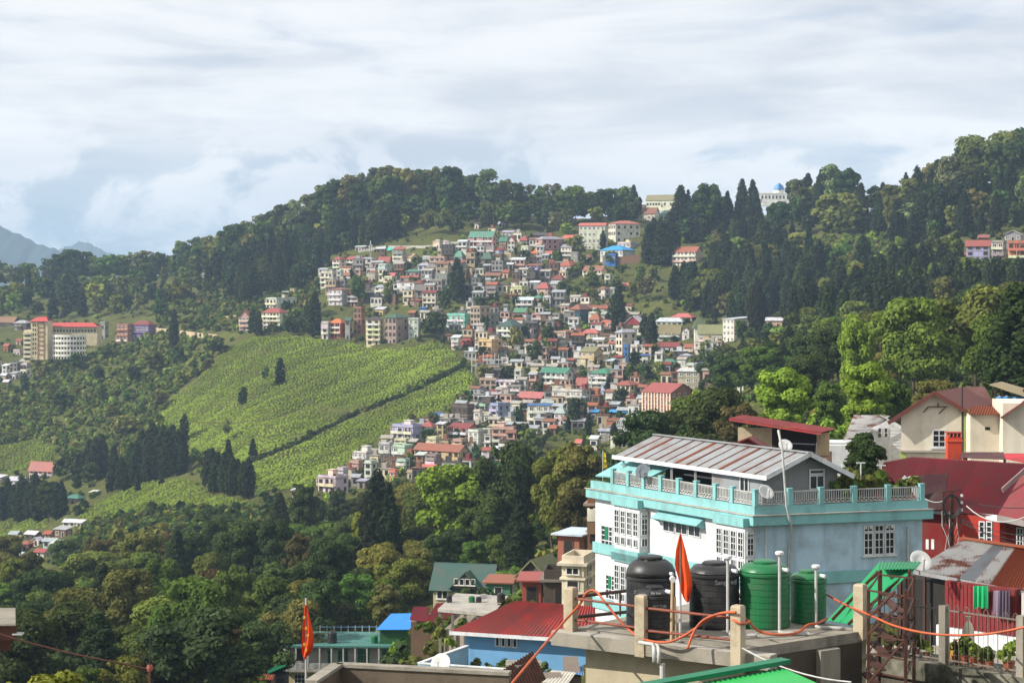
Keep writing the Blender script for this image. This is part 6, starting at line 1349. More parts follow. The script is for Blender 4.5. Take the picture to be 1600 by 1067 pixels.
def water_tank(px, Yc, r, ytop, mat, label, domed=False, txt=None):
    X = (px - 800) / F * Yc
    H = -(ytop - HY) / F * Yc - Z0
    o = thing('water_tank', label, 'water tank', (X, Yc, Z0 + .01), group='rooftop water tanks')
    hs = H * (.70 if domed else .80)
    prof = [(r * .96, 0), (r * .985, .05)]
    nr = 8
    for k in range(nr):
        z = .06 + (hs - .1) * k / nr; dz = (hs - .1) / nr
        prof += [(r * .985, z), (r * .985, z + dz * .8), (r * .965, z + dz * .86), (r * .965, z + dz * .95)]
    prof += [(r * .985, hs - .04), (r * 1.03, hs - .03), (r * 1.03, hs + .03), (r * .99, hs + .05)]
    b = MB(); b.lathe(prof, 36); b.build('tank_body', mat, o, smooth=False)
    top = [(r * 1.0, hs + .05)]
    if domed: top += [(r * .97, hs + .05 + (H - hs) * .25), (r * .86, hs + .05 + (H - hs) * .52), (r * .66, hs + (H - hs) * .78), (r * .42, H - .09)]
    else: top += [(r * .98, hs + .10), (r * .82, H - .12), (r * .55, H - .08)]
    b = MB(); b.lathe(top, 36); b.build('tank_shoulder', mat, o, smooth=True)
    b = MB(); b.lathe([(r * .42, H - .10), (r * .47, H - .07), (r * .47, H - .03), (r * .40, H), (r * .1, H + .01)], 28); b.build('lid', mat, o)
    for k in range(7):
        a = k * 2 * math.pi / 7 - 2.0; b = MB(); zt = H - .13
        b.bar((r * .5 * math.cos(a), r * .5 * math.sin(a), zt + .03), (r * .95 * math.cos(a), r * .95 * math.sin(a), hs + .09), .09, .07); b.build('moulded_rib', mat, o)
    # filling spout pocket with white inlet
    a = -0.75; b = MB(); b.tube([(r * .8 * math.cos(a), r * .8 * math.sin(a), hs + .16), (r * 1.12 * math.cos(a), r * 1.12 * math.sin(a), hs + .15)], .055, 8); b.build('inlet_pipe', M_WHITE, o)
    for (s_, size, z, ang, col) in (txt or []):
        letters(o, s_, (r * 1.0 * math.cos(ang), r * 1.0 * math.sin(ang), z), (math.pi / 2, 0, ang + math.pi / 2), size, col)
    return o
water_tank(1017, 56.5, .69, 868, M_BLACK, 'large black domed water tank at the left end of the platform', True, [('SECOR', .13, 1.02, -2.05, (150, 150, 146))])
water_tank(1022, 55.2, .52, 915, M_BLACK, 'small black water tank standing in front of the large domed one', False, [('SECOR', .13, .82, -1.35, (150, 150, 146)), ('life line', .09, 1.2, -1.55, (200, 200, 196))])
water_tank(1116, 56.75, .70, 877, M_BLACK, 'second large black water tank, behind the orange flag', False, [('Sanga ed', .19, 1.25, -1.2, (150, 148, 144))])
water_tank(1195, 56.8, .70, 875, M_GTANK, 'large green water tank between the black tanks and the small green one')
water_tank(1263, 57.5, .51, 890, M_GTANK, 'small green water tank at the right end of the platform')
for k, (px, yt_, yb2, D) in enumerate([(1137, 868, 985, 55.4), (1218, 862, 980, 55.6), (1275, 883, 975, 56.5)]):
    o = thing('overflow_pipe', f'upright white vent pipe with a cap beside the tanks, {NTH(k + 1)} from left', 'pipe', P(px, yb2, D), group='vent pipes on the platform')
    o.location.z = Z0; hgt = -(yt_ - HY) / F * D - Z0
    b = MB(); b.tube([(0, 0, 0), (0, 0, hgt - .1)], .04, 10); b.build('pipe', M_PIPE, o); b = MB(); b.lathe([(.055, hgt - .12), (.12, hgt - .06), (.12, hgt), (.08, hgt + .02)], 12); b.build('cap', M_WHITE, o)
    b = MB(); b.tube([(0, 0, .05), (.05, -.2, .05), (.75, -.35, .05)], .05, 8); b.build('floor_pipe', M_PIPE, o)
o = thing('valve_post', 'old cream pipe with tap fittings beside the flag', 'pipe', P(1051, 985, 54.6)); o.location.z = Z0
hgt = -(903 - HY) / F * 54.6 - Z0
b = MB(); b.tube([(-.03, 0, 0), (0, 0, hgt)], .045, 8); b.tube([(.09, 0, 0), (.06, 0, hgt * .7)], .03, 8); b.build('pipe', paint('old_cream_pipe', lin((190, 166, 130)), (.1, .06, .04), .5, 3, .6), o)
b = MB(); b.tube([(0, -.1, hgt - .03), (0, .12, hgt - .03)], .08, 8); b.build('fitting', M_WHITE, o)
# hoses
def hose(pts, r, label, mat=M_HOSE, D0_=None, name='hose'):
    P_ = [P(x, y, d) for x, y, d in pts]; out = []
    for i in range(len(P_) - 1):      # Catmull-Rom
        p0, p1, p2, p3 = P_[max(i - 1, 0)], P_[i], P_[i + 1], P_[min(i + 2, len(P_) - 1)]
        for k in range(8):
            t = k / 8; out.append(0.5 * ((2 * p1) + (p2 - p0) * t + (2 * p0 - 5 * p1 + 4 * p2 - p3) * t * t + (3 * p1 - p0 - 3 * p2 + p3) * t ** 3))
    out.append(P_[-1]); b = MB(); b.tube(out, r, 8); o = b.build(name, mat, None, smooth=True); o['label'] = label; o['category'] = 'hose'
    return o
hose([(800, 1067, 50), (835, 1025, 51.5), (880, 972, 55.0), (905, 945, 56), (916, 926, 56.1), (930, 923, 56), (945, 940, 55.6), (965, 965, 55.3), (985, 985, 55), (1005, 998, 54.6), (1040, 1003, 53.9), (1070, 992, 53.6), (1110, 965, 53.3), (1135, 956, 53.2), (1152, 957, 52.95), (1168, 970, 53.2), (1160, 974, 52.5), (1145, 968, 52.7)], .034, 'orange hose looped over the railing of the tank platform')
hose([(1074, 1013, 53.2), (1085, 985, 53.3), (1100, 968, 53.3), (1125, 958, 53.0), (1150, 956, 52.6)], .034, 'second orange hose hanging over the lower rail')
hose([(1170, 970, 54.0), (1185, 985, 54.6), (1215, 991, 54.6), (1245, 988, 55.0), (1262, 976, 55.6), (1278, 973, 56), (1292, 966, 57)], .036, 'brown-orange hose lying at the feet of the green tanks')
hose([(1293, 929, 57.5), (1320, 944, 56.5), (1358, 960, 54.5), (1400, 978, 53), (1450, 989, 52), (1500, 992, 51.5), (1550, 989, 51), (1610, 977, 50.5), (1680, 955, 50)], .031, 'long orange hose sagging across in front of the iron fence')
# flags
def flag(px, ytop, ybase, D, pole_top, outline, col, label, trim=None, zb=None):
    o = thing('flag', label, 'flag', P(px, ybase, D))
    z0 = -(ybase - HY) / F * D
    hh = -(pole_top - HY) / F * D - z0
    b = MB(); b.tube([(0, 0, -.3 if zb is None else zb - z0), (-.01, 0, hh)], [.04, .028], 8); b.build('pole', M_PIPE, o)
    s = D / F; b = MB(); rows = 14; n = 7; vs_ = []
    for j in range(rows + 1):
        f = j / rows; l = np.interp(f, [q[0] for q in outline], [q[1] for q in outline]); r_ = np.interp(f, [q[0] for q in outline], [q[2] for q in outline]); y = ytop + f * (outline[-1][3] - ytop)
        for i in range(n + 1):
            k = i / n; x = (l + (r_ - l) * k - px) * s; z = -(y + 3 * k * math.sin(f * 6) - HY) / F * D - z0
            vs_.append((x, -.06 - .10 * math.sin(k * 9 + f * 4) * (.3 + f), z))
    b.add(vs_, [(j * (n + 1) + i, j * (n + 1) + i + 1, (j + 1) * (n + 1) + i + 1, (j + 1) * (n + 1) + i) for j in range(rows) for i in range(n)])
    off = len(vs_); b.add([(x, y + .008, z) for x, y, z in vs_], [(j * (n + 1) + i, (j + 1) * (n + 1) + i, (j + 1) * (n + 1) + i + 1, j * (n + 1) + i + 1) for j in range(rows) for i in range(n)])
    b.build('cloth', M_CLOTH, o, col, smooth=True)
    return o, s, z0
flag(1063, 834, 985, 54.4, 832, [(0, 1061.5, 1064, 834), (.2, 1056, 1071, 0), (.45, 1053.5, 1077, 0), (.62, 1059, 1080, 0), (.78, 1063, 1082, 0), (.9, 1066, 1078, 0), (1, 1073, 1076, 941)], lin((236, 86, 30)), 'orange triangular flag on a pipe pole in front of the black tanks')
o, s_, z0_ = flag(478.5, 944, 1030, 60, 934, [(0, 477, 480, 944), (.25, 474.5, 485, 0), (.5, 473, 489, 0), (.75, 472, 491, 0), (.9, 472, 487, 0), (1, 474, 478, 1028)], lin((226, 74, 30)), 'red and yellow patterned flag on a tall pole beside the green veranda building', zb=-20)
for k, y in enumerate((962, 979, 990, 1004, 1013)):
    b = MB(); x = (476.5 + (k % 3) * 2.6 - 478.5) * s_; z = -(y - HY) / F * 60 - z0_; b.box(x - .03, x + .03, -.19, -.165, z - .05, z + .03); b.build('printed_motif', M_CLOTH, o, lin((226, 170, 48)))

# ---- green roof in the foreground and the dark parapet ---------------------------------
gr = thing('green_roof', 'bright green ribbed metal roof in the foreground below the tank platform', 'roof', (0, 0, 0))
a, c, d_, e_ = P(985, 1078, 44.5), P(1222, 1034, 47.0), P(1330, 1090, 43.0), P(1100, 1140, 41)
b = MB(); b.corrugated(a + V3((0, 0, -.12)), c + V3((0, 0, -.12)), d_, e_, 30, .02, 0, 1, .01); b.build('roof_sheet', M_GSHEET, gr)
b = MB(); b.bar(a + V3((0, .1, .02)), c + V3((.1, .1, .02)), .35, .10); b.build('ridge_flashing', M_DSHEET, gr)
b = MB(); b.bar(a + V3((0, -.1, -.17)), c + V3((0, -.1, -.17)), .12, .10); b.build('flashing_lip', M_DSHEET, gr)
b = MB(); b.prism([(2.5, 45.2), (6.2, 47.2), (7.4, 43.6), (4.0, 41)], -16, -9.9); b.build('wall', M_CONC, gr)
pw = thing('parapet_wall', 'dark stained concrete parapet wall in the foreground', 'wall', (0, 0, 0))
k0, k1, k2 = P(528, 1040, 50.1), P(797, 1054, 49.0), P(486, 1068, 47.9); k1.z = k2.z = k0.z
for q0, q1 in ((k0, k1), (k2, k0 + V3((.0, 0, 0)))):
    b = MB(); d2 = (q1 - q0).normalized(); n2 = V3((d2.y, -d2.x, 0)) * .1
    b.add([q0 - n2 + V3((0, 0, -6)), q1 - n2 + V3((0, 0, -6)), q1 + n2 + V3((0, 0, -6)), q0 + n2 + V3((0, 0, -6)), q0 - n2, q1 - n2, q1 + n2, q0 + n2], [(3, 2, 1, 0), (4, 5, 6, 7), (0, 1, 5, 4), (1, 2, 6, 5), (2, 3, 7, 6), (3, 0, 4, 7)]); b.build('wall_panel', paint('stained_parapet', lin((104, 92, 78)), (.03, .025, .02), .7, .7, .9, bump=.3), pw)
    b = MB(); b.bar(q0 + V3((0, 0, .04)), q1 + V3((0, 0, .04)), .3, .08); b.build('coping', M_CONC, pw)
# brown toothed sheets
bs = thing('roof_tile_stack', 'leaning brown ridged sheets with toothed edges beside the blue terrace', 'sheet', (0, 0, 0))
for k in range(2):
    p0, p1 = P(781 + 9 * k, 1050 + 6 * k, 70 - k), P(833 + 4 * k, 1017 + 8 * k, 70.5 - k)
    b = MB(); n = 12; vs_ = []
    for i in range(n * 2 + 1):
        q = p0.lerp(p1, i / (2 * n)); vs_ += [q + V3((0, 0, .05 if i % 2 else -.02)), q + V3((.35, -.1, -.75)), q + V3((0, .06, .05 if i % 2 else -.02)), q + V3((.35, -.04, -.75))]
    b.add(vs_, [f for i in range(2 * n) for f in ((4 * i, 4 * i + 1, 4 * i + 5, 4 * i + 4), (4 * i + 2, 4 * i + 6, 4 * i + 7, 4 * i + 3), (4 * i, 4 * i + 4, 4 * i + 6, 4 * i + 2))]); b.build('ridged_sheet', M_IRON, bs)
b = MB(); b.prism([(P(790, 1060, 70).x, 70.2), (P(846, 1060, 70).x, 70.2), (P(846, 1060, 70).x, 71.2), (P(790, 1060, 70).x, 71.2)], -20, -13.2); b.build('base_wall', M_CONC, bs)

# ---- blue house with the red hipped roof -------------------------------------------------
bh = thing('blue_house', 'sky-blue house with faded red hipped roof and terrace of flower pots', 'house', (0, 0, 0))
M_SKYB = paint('sky_blue_plaster', lin((112, 164, 206)), lin((80, 96, 104)), .35, .6, .85)
wl, wr = P(727, 1040, 130), P(934, 1052, 127); e2 = Vector((wr.x - wl.x, wr.y - wl.y)); WB = e2.length
FB = Face((wl.x, wl.y), e2, Vector((e2.y, -e2.x)))
zE, zB = -22.2, -25.6
b = MB(); FB.box(b, 0, WB, -28, zE, -7, 0); b.build('wall', M_SKYB, bh)
ridge0, ridge1 = P(806, 938.5, 134), P(934, 944, 131.6); ridge1.z = ridge0.z
e0 = FB.pt(-.75, zE - .02, .75); e1 = FB.pt(WB + .3, zE - .02, .75); e0b = FB.pt(-.75, zE - .02, -7.7); e1b = FB.pt(WB + .3, zE - .02, -7.7)
def sheets(parent, a, b0, c, d, n, wv, mat, col, nm='roof_sheet', amp=.02):
    a, b0, c, d = map(Vector, (a, b0, c, d))
    for i in range(n):
        m_ = MB(); m_.corrugated(a.lerp(b0, i / n), a.lerp(b0, (i + 1) / n), d.lerp(c, (i + 1) / n), d.lerp(c, i / n), wv, amp, 0, 1, .012)
        m_.build(nm, mat, parent, tuple(v * g_h.uniform(.84, 1.14) for v in col))
RED1 = lin((168, 62, 58))
sheets(bh, e0, e1, ridge1, ridge0, 9, 4, M_REDROOF, RED1, amp=.05)
sheets(bh, e0b, e0, ridge0, ridge0 + V3((.05, .05, 0)), 5, 7, M_REDROOF, RED1)
b = MB(); b.solid([e1b, e0b, ridge0, ridge1], .05); b.build('roof_back', M_REDROOF, bh, RED1)
b = MB(); b.bar(e0 + V3((0, 0, -.1)), e1 + V3((0, 0, -.1)), .08, .22); b.build('fascia', M_WHITE, bh)
b = MB(); b.bar(e0b + V3((0, 0, -.1)), e0 + V3((0, 0, -.1)), .08, .22); b.build('fascia', M_WHITE, bh)
t0, z1 = FB.at(773, 992); t1, z0 = FB.at(809.5, 1012)
for i in range(4): grid_window(bh, FB, t0 + (t1 - t0) * i / 4 + .03, t0 + (t1 - t0) * (i + 1) / 4 - .03, z0, z1, .003, 1, 1, .08, .05)
# terrace
zP = -23.0; TP = [P(655, 1033, 122.8), P(730, 1009, 128.6), P(800, 1046, 120.8)]
b = MB(); b.prism([(TP[0].x, TP[0].y), (TP[2].x + 3, TP[2].y - 1), (wr.x, wr.y), (TP[1].x, TP[1].y)], -28, zB + .9); b.build('terrace_floor', M_CONC, bh)
for q0, q1 in ((TP[0], TP[1]), (TP[0], V3((TP[2].x + 1.2, TP[2].y - .4, 0)))):
    d2 = Vector((q1.x - q0.x, q1.y - q0.y)).normalized(); n2 = Vector((-d2.y, d2.x)) * .09
    b = MB(); b.prism([(q0.x - n2.x, q0.y - n2.y), (q1.x - n2.x, q1.y - n2.y), (q1.x + n2.x, q1.y + n2.y), (q0.x + n2.x, q0.y + n2.y)], -28, zP); b.build('terrace_parapet', paint('pale_sky_plaster', lin((150, 190, 214)), lin((90, 100, 104)), .4, .7, .85), bh)
    b = MB(); b.bar(V3((q0.x, q0.y, zP + .04)), V3((q1.x, q1.y, zP + .04)), .26, .07); b.build('parapet_coping', M_WHITE, bh)
for k in range(12):
    q = FB.pt(.9 + k * .47, zB + .9, 1.0 + .35 * (k % 2)); potted(q, .75 + .35 * (k % 3 == 1), f'flower pot along the blue house wall, {NTH(k + 1)} from left', [C_GRN, C_OLV][k % 2])
dish(P(690, 1037, 120.5), .62, -.4, 1.05, 'white satellite dish on the blue terrace parapet')

for k, (q, col, lb) in enumerate([([(846, 1064, 92), (884, 1072, 90), (900, 1050, 95), (862, 1046, 97)], (196, 190, 176), 'pale sheet roof between the tank platform and the blue house'), ([(880, 1050, 96), (912, 1054, 95), (912, 1040, 101), (886, 1040, 102)], (86, 130, 176), 'blue tarpaulin roof beside the platform wall')]):
    o = thing('small_roof', lb, 'roof', (0, 0, 0)); b = MB(); b.corrugated(*[P(*v) for v in q], 8, .02, 0, 1, .015); b.build('sheet', M_PANEL, o, lin(col))
    p0, p1 = P(*q[0]), P(*q[1]); b = MB(); b.box(min(p0.x, p1.x) + .1, max(p0.x, p1.x) - .1, min(p0.y, p1.y) + .5, q[2][2] - .3, -32, min(p0.z, p1.z) - .1); b.build('wall', M_PANEL, o, lin((120, 108, 96)))
# ---- green veranda building with roof shed ------------------------------------------------
DV = 250.0
vb = thing('veranda_building', 'grey building with green arched veranda windows and flat roof', 'building', (0, 0, 0))
FV = Face((P(444, 1000, DV).x, DV), (1, -.03), (-.03, -1)); WV = FV.at(668, 1000)[0]
zV = FV.at(446, 1009)[1]; zb2 = FV.at(446, 1044)[1]
b = MB(); FV.box(b, 0, WV, -56, zV, -9, 0); b.build('wall', paint('grey_stucco', lin((158, 154, 146)), (.08, .08, .07), .5, .5, .9), vb)
b = MB(); FV.box(b, -.3, WV + .3, zV, zV + .22, -9.3, .9); b.build('roof_slab', paint('teal_slab_edge', lin((70, 120, 112)), (.06, .06, .05), .6, .6, .9), vb)
b = MB(); FV.box(b, -.1, WV + .1, zb2 - .25, zb2, .003, .95); b.build('veranda_slab', M_SLAB, vb)
for i in range(13): b = MB(); t = .1 + i * (WV - .2) / 12; FV.box(b, t - .09, t + .09, zb2, zV - .003, .68, .86); b.build('veranda_post', M_PIPE, vb)
for i in range(12):
    t = .1 + i * (WV - .2) / 12; b = MB(); FV.box(b, t + .1, t + (WV - .2) / 12 - .1, zb2 + .72, zb2 + .80, .74, .82); n = 9
    for k in range(n): tt = t + .15 + k * ((WV - .2) / 12 - .3) / (n - 1); FV.box(b, tt - .03, tt + .03, zb2, zb2 + .72, .75, .81)
    b.build('railing_panel', M_PIPE, vb)['kind'] = 'stuff'
for x, w in ((516, 8), (536, 16), (568, 18), (607, 20), (635, 9)):
    t0 = FV.at(x - w / 2, 1020)[0]; t1 = FV.at(x + w / 2, 1020)[0]; n = max(1, int(w / 7))
    for i in range(n): grid_window(vb, FV, t0 + (t1 - t0) * i / n, t0 + (t1 - t0) * (i + 1) / n, zb2 + .35, zV - .35, .003, 2, 3, .10, .08, M_DSHEET, arch=True)
b = MB(); FV.pbox(b, 462, 474, 1013, 1032, -.3, .004); b.build('doorway', M_DARK, vb)
b = MB(); FV.box(b, .02, WV * .72, -57, zb2 - .26, .004, .3); b.build('lower_wall', paint('cream_stucco', lin((196, 180, 132)), (.1, .09, .07), .4, .5, .9), vb)
grid_window(vb, Face((P(444, 1000, DV).x, DV - .3), (1, -.03), (-.03, -1)), FV.at(460, 1055)[0], FV.at(477, 1055)[0], zb2 - 1.75, zb2 - .6, .02, 3, 2, .08, .06)
def small_tank(p, r, hgt, mat, label):
    o = thing('water_tank', label, 'water tank', p, group='small rooftop tanks')
    prof = [(r * .97, 0)]
    for k in range(5): z = hgt * .8 * k / 5; prof += [(r, z + .02), (r, z + hgt * .12), (r * .95, z + hgt * .14)]
    prof += [(r, hgt * .82), (r * .7, hgt * .95), (r * .35, hgt * .96)]
    b = MB(); b.lathe(prof, 18); b.build('tank_body', mat, o); b = MB(); b.lathe([(r * .4, hgt * .94), (r * .4, hgt), (r * .1, hgt * 1.01)], 14); b.build('lid', mat, o)
for x, yb2_, w, hh, m_, lb in ((465, 1005, 19, 21, M_BLACK, 'black water tank at the left end of the veranda building roof'), (519, 1008, 15, 19, M_BLACK, 'black water tank in the middle of the veranda building roof'), (585, 1010, 11, 12, M_GTANK, 'small green water tank beside the blue-roofed shed')):
    D = DV + 1.0; p = P(x, yb2_, D); p.z = zV + .23; small_tank(p, w / 2 * D / F, hh * D / F, m_, lb)
for k in range(9):
    b = MB(); x = 500 + k * 11; p = P(x, 1000, DV + 6); b.box(p.x - .05, p.x + .05, p.y - .05, p.y + .05, zV + .22, zV + 1.5); b.build('roof_post', M_PIPE, vb)
b = MB(); p0, p1 = P(500, 1, DV + 6), P(590, 1, DV + 6); b.box(p0.x, p1.x, DV + 5.96, DV + 6.04, zV + 1.3, zV + 1.36); b.build('roof_rail', M_SKYB, vb)
sb = thing('roof_shed', 'green hut with bright blue sheet roof on the veranda building', 'shed', (0, 0, 0))
FS = Face((P(594, 1, DV + 1).x, DV + .4), (1, -.05), (-.05, -1)); w0 = FS.at(643, 990)[0]
zs = zV + .23; zt = FS.at(594, 983)[1]
b = MB(); FS.box(b, 0, w0, zs, zt, -4.2, 0); b.build('wall', paint('green_boards', lin((44, 92, 52)), (.03, .04, .03), .4, 1, .8), sb)
b = MB(); b.solid([FS.pt(-.45, zt + .05, .5), FS.pt(w0 + .2, zt + .12, .5), FS.pt(w0 + 1.3, zt + 1.35, -4.4), FS.pt(.9, zt + 1.25, -4.4)], .06); b.build('roof', paint('blue_sheet', lin((46, 128, 206)), lin((170, 190, 200)), .3, .6, .45, streak=False, lo=.6, hi=.8), sb)
b = MB(); FS.box(b, w0 + .003, w0 + 1.2, zs, zt + .9, -4.2, -4.0); b.build('side_wall', M_GSHEET, sb)
o = thing('plastic_chair', 'white plastic chair beside the green roof hut', 'chair', FS.pt(w0 + .6, zs, .7)); 
for nm, bx in (('seat', (-.25, .25, -.25, .25, .42, .47)), ('backrest', (-.25, .25, .2, .25, .47, .95)), ('leg', (-.25, -.2, -.25, -.2, 0, .42)), ('leg', (.2, .25, -.25, -.2, 0, .42)), ('leg', (-.25, -.2, .2, .25, 0, .42)), ('leg', (.2, .25, .2, .25, 0, .42))): b = MB(); b.box(*bx); b.build(nm, M_WHITE, o)
# tin lean-to left of it
lt = thing('tin_lean_to', 'turquoise tin lean-to roof beside the veranda building', 'shed', (0, 0, 0))
b = MB(); b.corrugated(P(418, 1052, 236), P(446, 1040, 238), P(446, 1028, 242), P(420, 1040, 242), 8, .05, 0, 1, .03); b.build('roof_sheet', M_DSHEET, lt)
b = MB(); p = P(420, 1056, 238); b.box(p.x, p.x + 2.0, 237, 241, -56, p.z); b.build('wall', M_DARK, lt)
lt = thing('rusty_hut', 'small rusty-roofed hut at the foot of the veranda building', 'shed', (0, 0, 0))
b = MB(); b.corrugated(P(388, 1062, 232), P(426, 1061, 232), P(428, 1052, 237), P(394, 1053, 237), 10, .05, 0, 1, .03); b.build('roof_sheet', M_RUST, lt)
b = MB(); p = P(391, 1063, 233); b.box(p.x, p.x + 2.4, 233, 237, -58, p.z); b.build('wall', M_PANEL, lt, lin((120, 84, 70)))

# ---- houses of the near hamlet ---------------------------------------------------------
def nh(*a, **k): r_ = house(*a, **k); return r_
r_, w_, d_, H_, _ = nh(676, 764, 778, 918, 948, 1, 'beige', 'gable', 'dgreen', 33, D=292, th=14, lab='house with green tin roof and a wide dormer gable beside the wood', wfr='white', base=6)
s_ = 292 / F
b = MB(); gx = 9 * s_; gh = 23 * s_; gw = 24 * s_
b.add([(gx - gw, -d_ / 2 - .9, H_ - .1), (gx + gw, -d_ / 2 - .9, H_ - .1), (gx, -d_ / 2 - .9, H_ + gh), (gx - gw, -d_ / 2 - .75, H_ - .1), (gx + gw, -d_ / 2 - .75, H_ - .1), (gx, -d_ / 2 - .75, H_ + gh)], [(0, 1, 2), (5, 4, 3), (0, 3, 4, 1), (1, 4, 5, 2), (2, 5, 3, 0)]); b.build('dormer_gable', M_PANEL, r_, lin((70, 62, 56)))
b = MB(); b.solid([(gx - gw * 1.12, -d_ / 2 - 1.1, H_ - .25), (gx, -d_ / 2 - 1.1, H_ + gh + .1), (gx, d_ * .1, H_ + gh + .1), (gx - gw * 1.12, d_ * .1, H_ - .25)], .1); b.solid([(gx, -d_ / 2 - 1.1, H_ + gh + .1), (gx + gw * 1.12, -d_ / 2 - 1.1, H_ - .25), (gx + gw * 1.12, d_ * .1, H_ - .25), (gx, d_ * .1, H_ + gh + .1)], .1); b.build('dormer_roof', M_ROOF, r_, lin((58, 92, 70)))
for k in range(4): o = place('dormer_window', WIN[3], r_, lin((226, 222, 214)), (gx - 1.25 + k * .82, -d_ / 2 - .93, H_ + .35)); o.scale = (.7, 1, .95)
nh(760, 797, 806, 921, 938, 1, 'green', 'shed', 'rust', 5, D=270, lab='small teal-green hut with tin roof right of the green-roofed house', base=6)
nh(812, 852, 880, 905, 925, 1, 'dark', 'gablef', 'olive', 22, D=245, th=24, lab='dark open-fronted house with mossy brown gable roof', base=6)
r_, w_, d_, H_, _ = nh(878, 912, 932, 884, 925, 2, 'ivory', 'flat', D=172, th=36, lab='ivory two-storey house half hidden by the turquoise building', base=8, wfr='white')
nh(872, 905, 932, 852, 872, 1, 'brick', 'shed', 'lgrey', 2, D=205, th=34, lab='brick house with tin edge above the ivory house', base=6)
nh(918, 934, 945, 790, 850, 3, 'brown', 'flat', st='b', D=185, th=34, lab='narrow brown three-storey house behind the turquoise building', base=8)
nh(816, 845, 850, 932, 944, 1, 'red', 'shed', 'red', 3, D=200, lab='low shed with bright red tarpaulin roof', base=6)
nh(850, 900, 905, 928, 946, 1, 'dark', 'flat', D=190, lab='dark flat-roofed shed with railings below the ivory house', base=6)
rr = thing('red_tin_house', 'low house with patched red corrugated roof beside the wood', 'house', (0, 0, 0))
for q in ([(640, 968, 216), (668, 971, 215), (672, 948, 222), (646, 947, 222)], [(664, 972, 214), (700, 972, 213), (722, 938, 224), (682, 942, 222)]):
    sheets(rr, *[P(*v) for v in q], 4, 6, M_REDROOF, lin((150, 44, 58)), amp=.035)
b = MB(); p0, p1 = P(642, 970, 217), P(718, 970, 217); b.box(p0.x, p1.x, 217, 223, -48, p0.z - .1); b.build('wall', M_PANEL, rr, lin((130, 104, 84)))
b = MB(); b.corrugated(P(690, 945, 226), P(742, 948, 224), P(752, 932, 232), P(712, 930, 232), 16, .03, 0, 1, .02); b.build('rusty_sheet', M_RUST, rr)
fs_ = thing('flat_slab_house', 'half-built house with pale flat concrete slab and dark pillars', 'house', (0, 0, 0))
q = [P(684, 960, 200), P(770, 952, 197), P(794, 949, 208), P(712, 955, 210)]
b = MB(); b.prism([(v.x, v.y) for v in q], -32.4, -32.1); b.build('roof_slab', M_SLAB, fs_)
b = MB(); b.prism([(q[0].x + .6, q[0].y + .6), (q[1].x - .3, q[1].y + .6), (q[2].x - .6, q[2].y - .6), (q[3].x + .6, q[3].y - .6)], -42, -34.2); b.build('wall', M_PANEL, fs_, lin((150, 140, 126)))
for k in range(5): v = q[0].lerp(q[1], .04 + k * .23); b = MB(); b.box(v.x - .14, v.x + .14, v.y + .2, v.y + .5, -38, -32.41); b.build('pillar', M_CONC, fs_)
for x, y, w, hh, m_, lb in ((702, 958, 9, 12, M_BLACK, 'black water tank left on the flat slab house'), (783, 952, 13, 15, M_BLACK, 'black water tank right on the flat slab house'), (737, 957, 10, 10, M_GTANK, 'green water tank on the flat slab house'), (748, 957, 9, 9, M_BLACK, 'small black water tank beside the green one')):
    p = P(x, y, 204); p.z = -32.1; small_tank(p, w / 2 * 204 / F, hh * 204 / F, m_, lb)
dish(P(757, 940, 206), .8, .5, 1.0, 'grey satellite dish behind the flat slab house')
for k, (x, y, h_) in enumerate([(672, 1000, 26), (690, 1010, 30), (706, 1020, 24), (718, 1000, 30), (684, 985, 20), (736, 1000, 20), (655, 990, 16)]):
    D = 160 + k * 4; T_ = P(x, y, D); s2 = h_ / F * D
    o = potted(V3((T_.x, D, T_.z)), s2 / .9 * 1.1, f'leafy garden plant between the veranda building and the blue house, {NTH(k + 1)}', [C_GRN, C_OLV, C_BRT][k % 3], False, 'garden plants by the blue house')

# ---- right: red-roofed shed, siding house, cream house -------------------------------------
sh_ = thing('open_shed', 'open-sided cream building under a thin red sheet roof', 'shed', (0, 0, 0))
q = [P(1139, 653, 150), P(1283, 675.5, 146), P(1307, 669.5, 154), P(1162, 648, 158)]
sheets(sh_, q[0], q[1], q[2], q[3], 9, 6, M_REDROOF, lin((182, 62, 60)))
b = MB(); b.bar(q[0] + V3((0, -.02, -.12)), q[1] + V3((0, -.02, -.12)), .06, .14); b.build('fascia', M_REDROOF, sh_, lin((150, 46, 48)))
FO = Face((P(1150, 690, 151).x, 151), (.985, -.17), (-.17, -.985))
for x0, x1, yt_, col in ((1153, 1206, 668, (200, 184, 154)), (1276, 1296, 676, (206, 186, 144))):
    b = MB(); FO.pbox(b, x0, x1, yt_, 712, -.3, 0); b.build('wall', M_PANEL, sh_, lin(col))
b = MB(); FO.pbox(b, 1154, 1296, 668, 716, -4.2, -4.0); b.build('back_wall', M_DARK, sh_)
b = MB(); FO.pbox(b, 1216, 1220, 668, 712, -.5, -.3); b.build('pillar', M_PANEL, sh_, lin((190, 176, 150)))
b = MB(); b.tube([FO.pt(*FO.at(1228, 692), .1), FO.pt(*FO.at(1274, 694), .1)], .04, 6); b.build('pipe', M_WHITE, sh_)
b = MB(); b.tube([FO.pt(*FO.at(1284, 678, .1), .1), FO.pt(*FO.at(1284, 690, .1), .1), FO.pt(*FO.at(1276, 691, .1), .1), FO.pt(*FO.at(1275, 712, .1), .1)], .05, 6); b.build('drain_pipe', M_WHITE, sh_)
b = MB(); b.prism([(P(1152, 1, 151).x, 151.4), (P(1296, 1, 147).x, 148), (P(1300, 1, 154).x, 154), (P(1160, 1, 157).x, 157)], -22, -12.9); b.build('base_wall', M_PANEL, sh_, lin((150, 120, 100)))
gb = thing('maroon_gable', 'dark red gabled porch roof behind the tin attic', 'roof', (0, 0, 0))
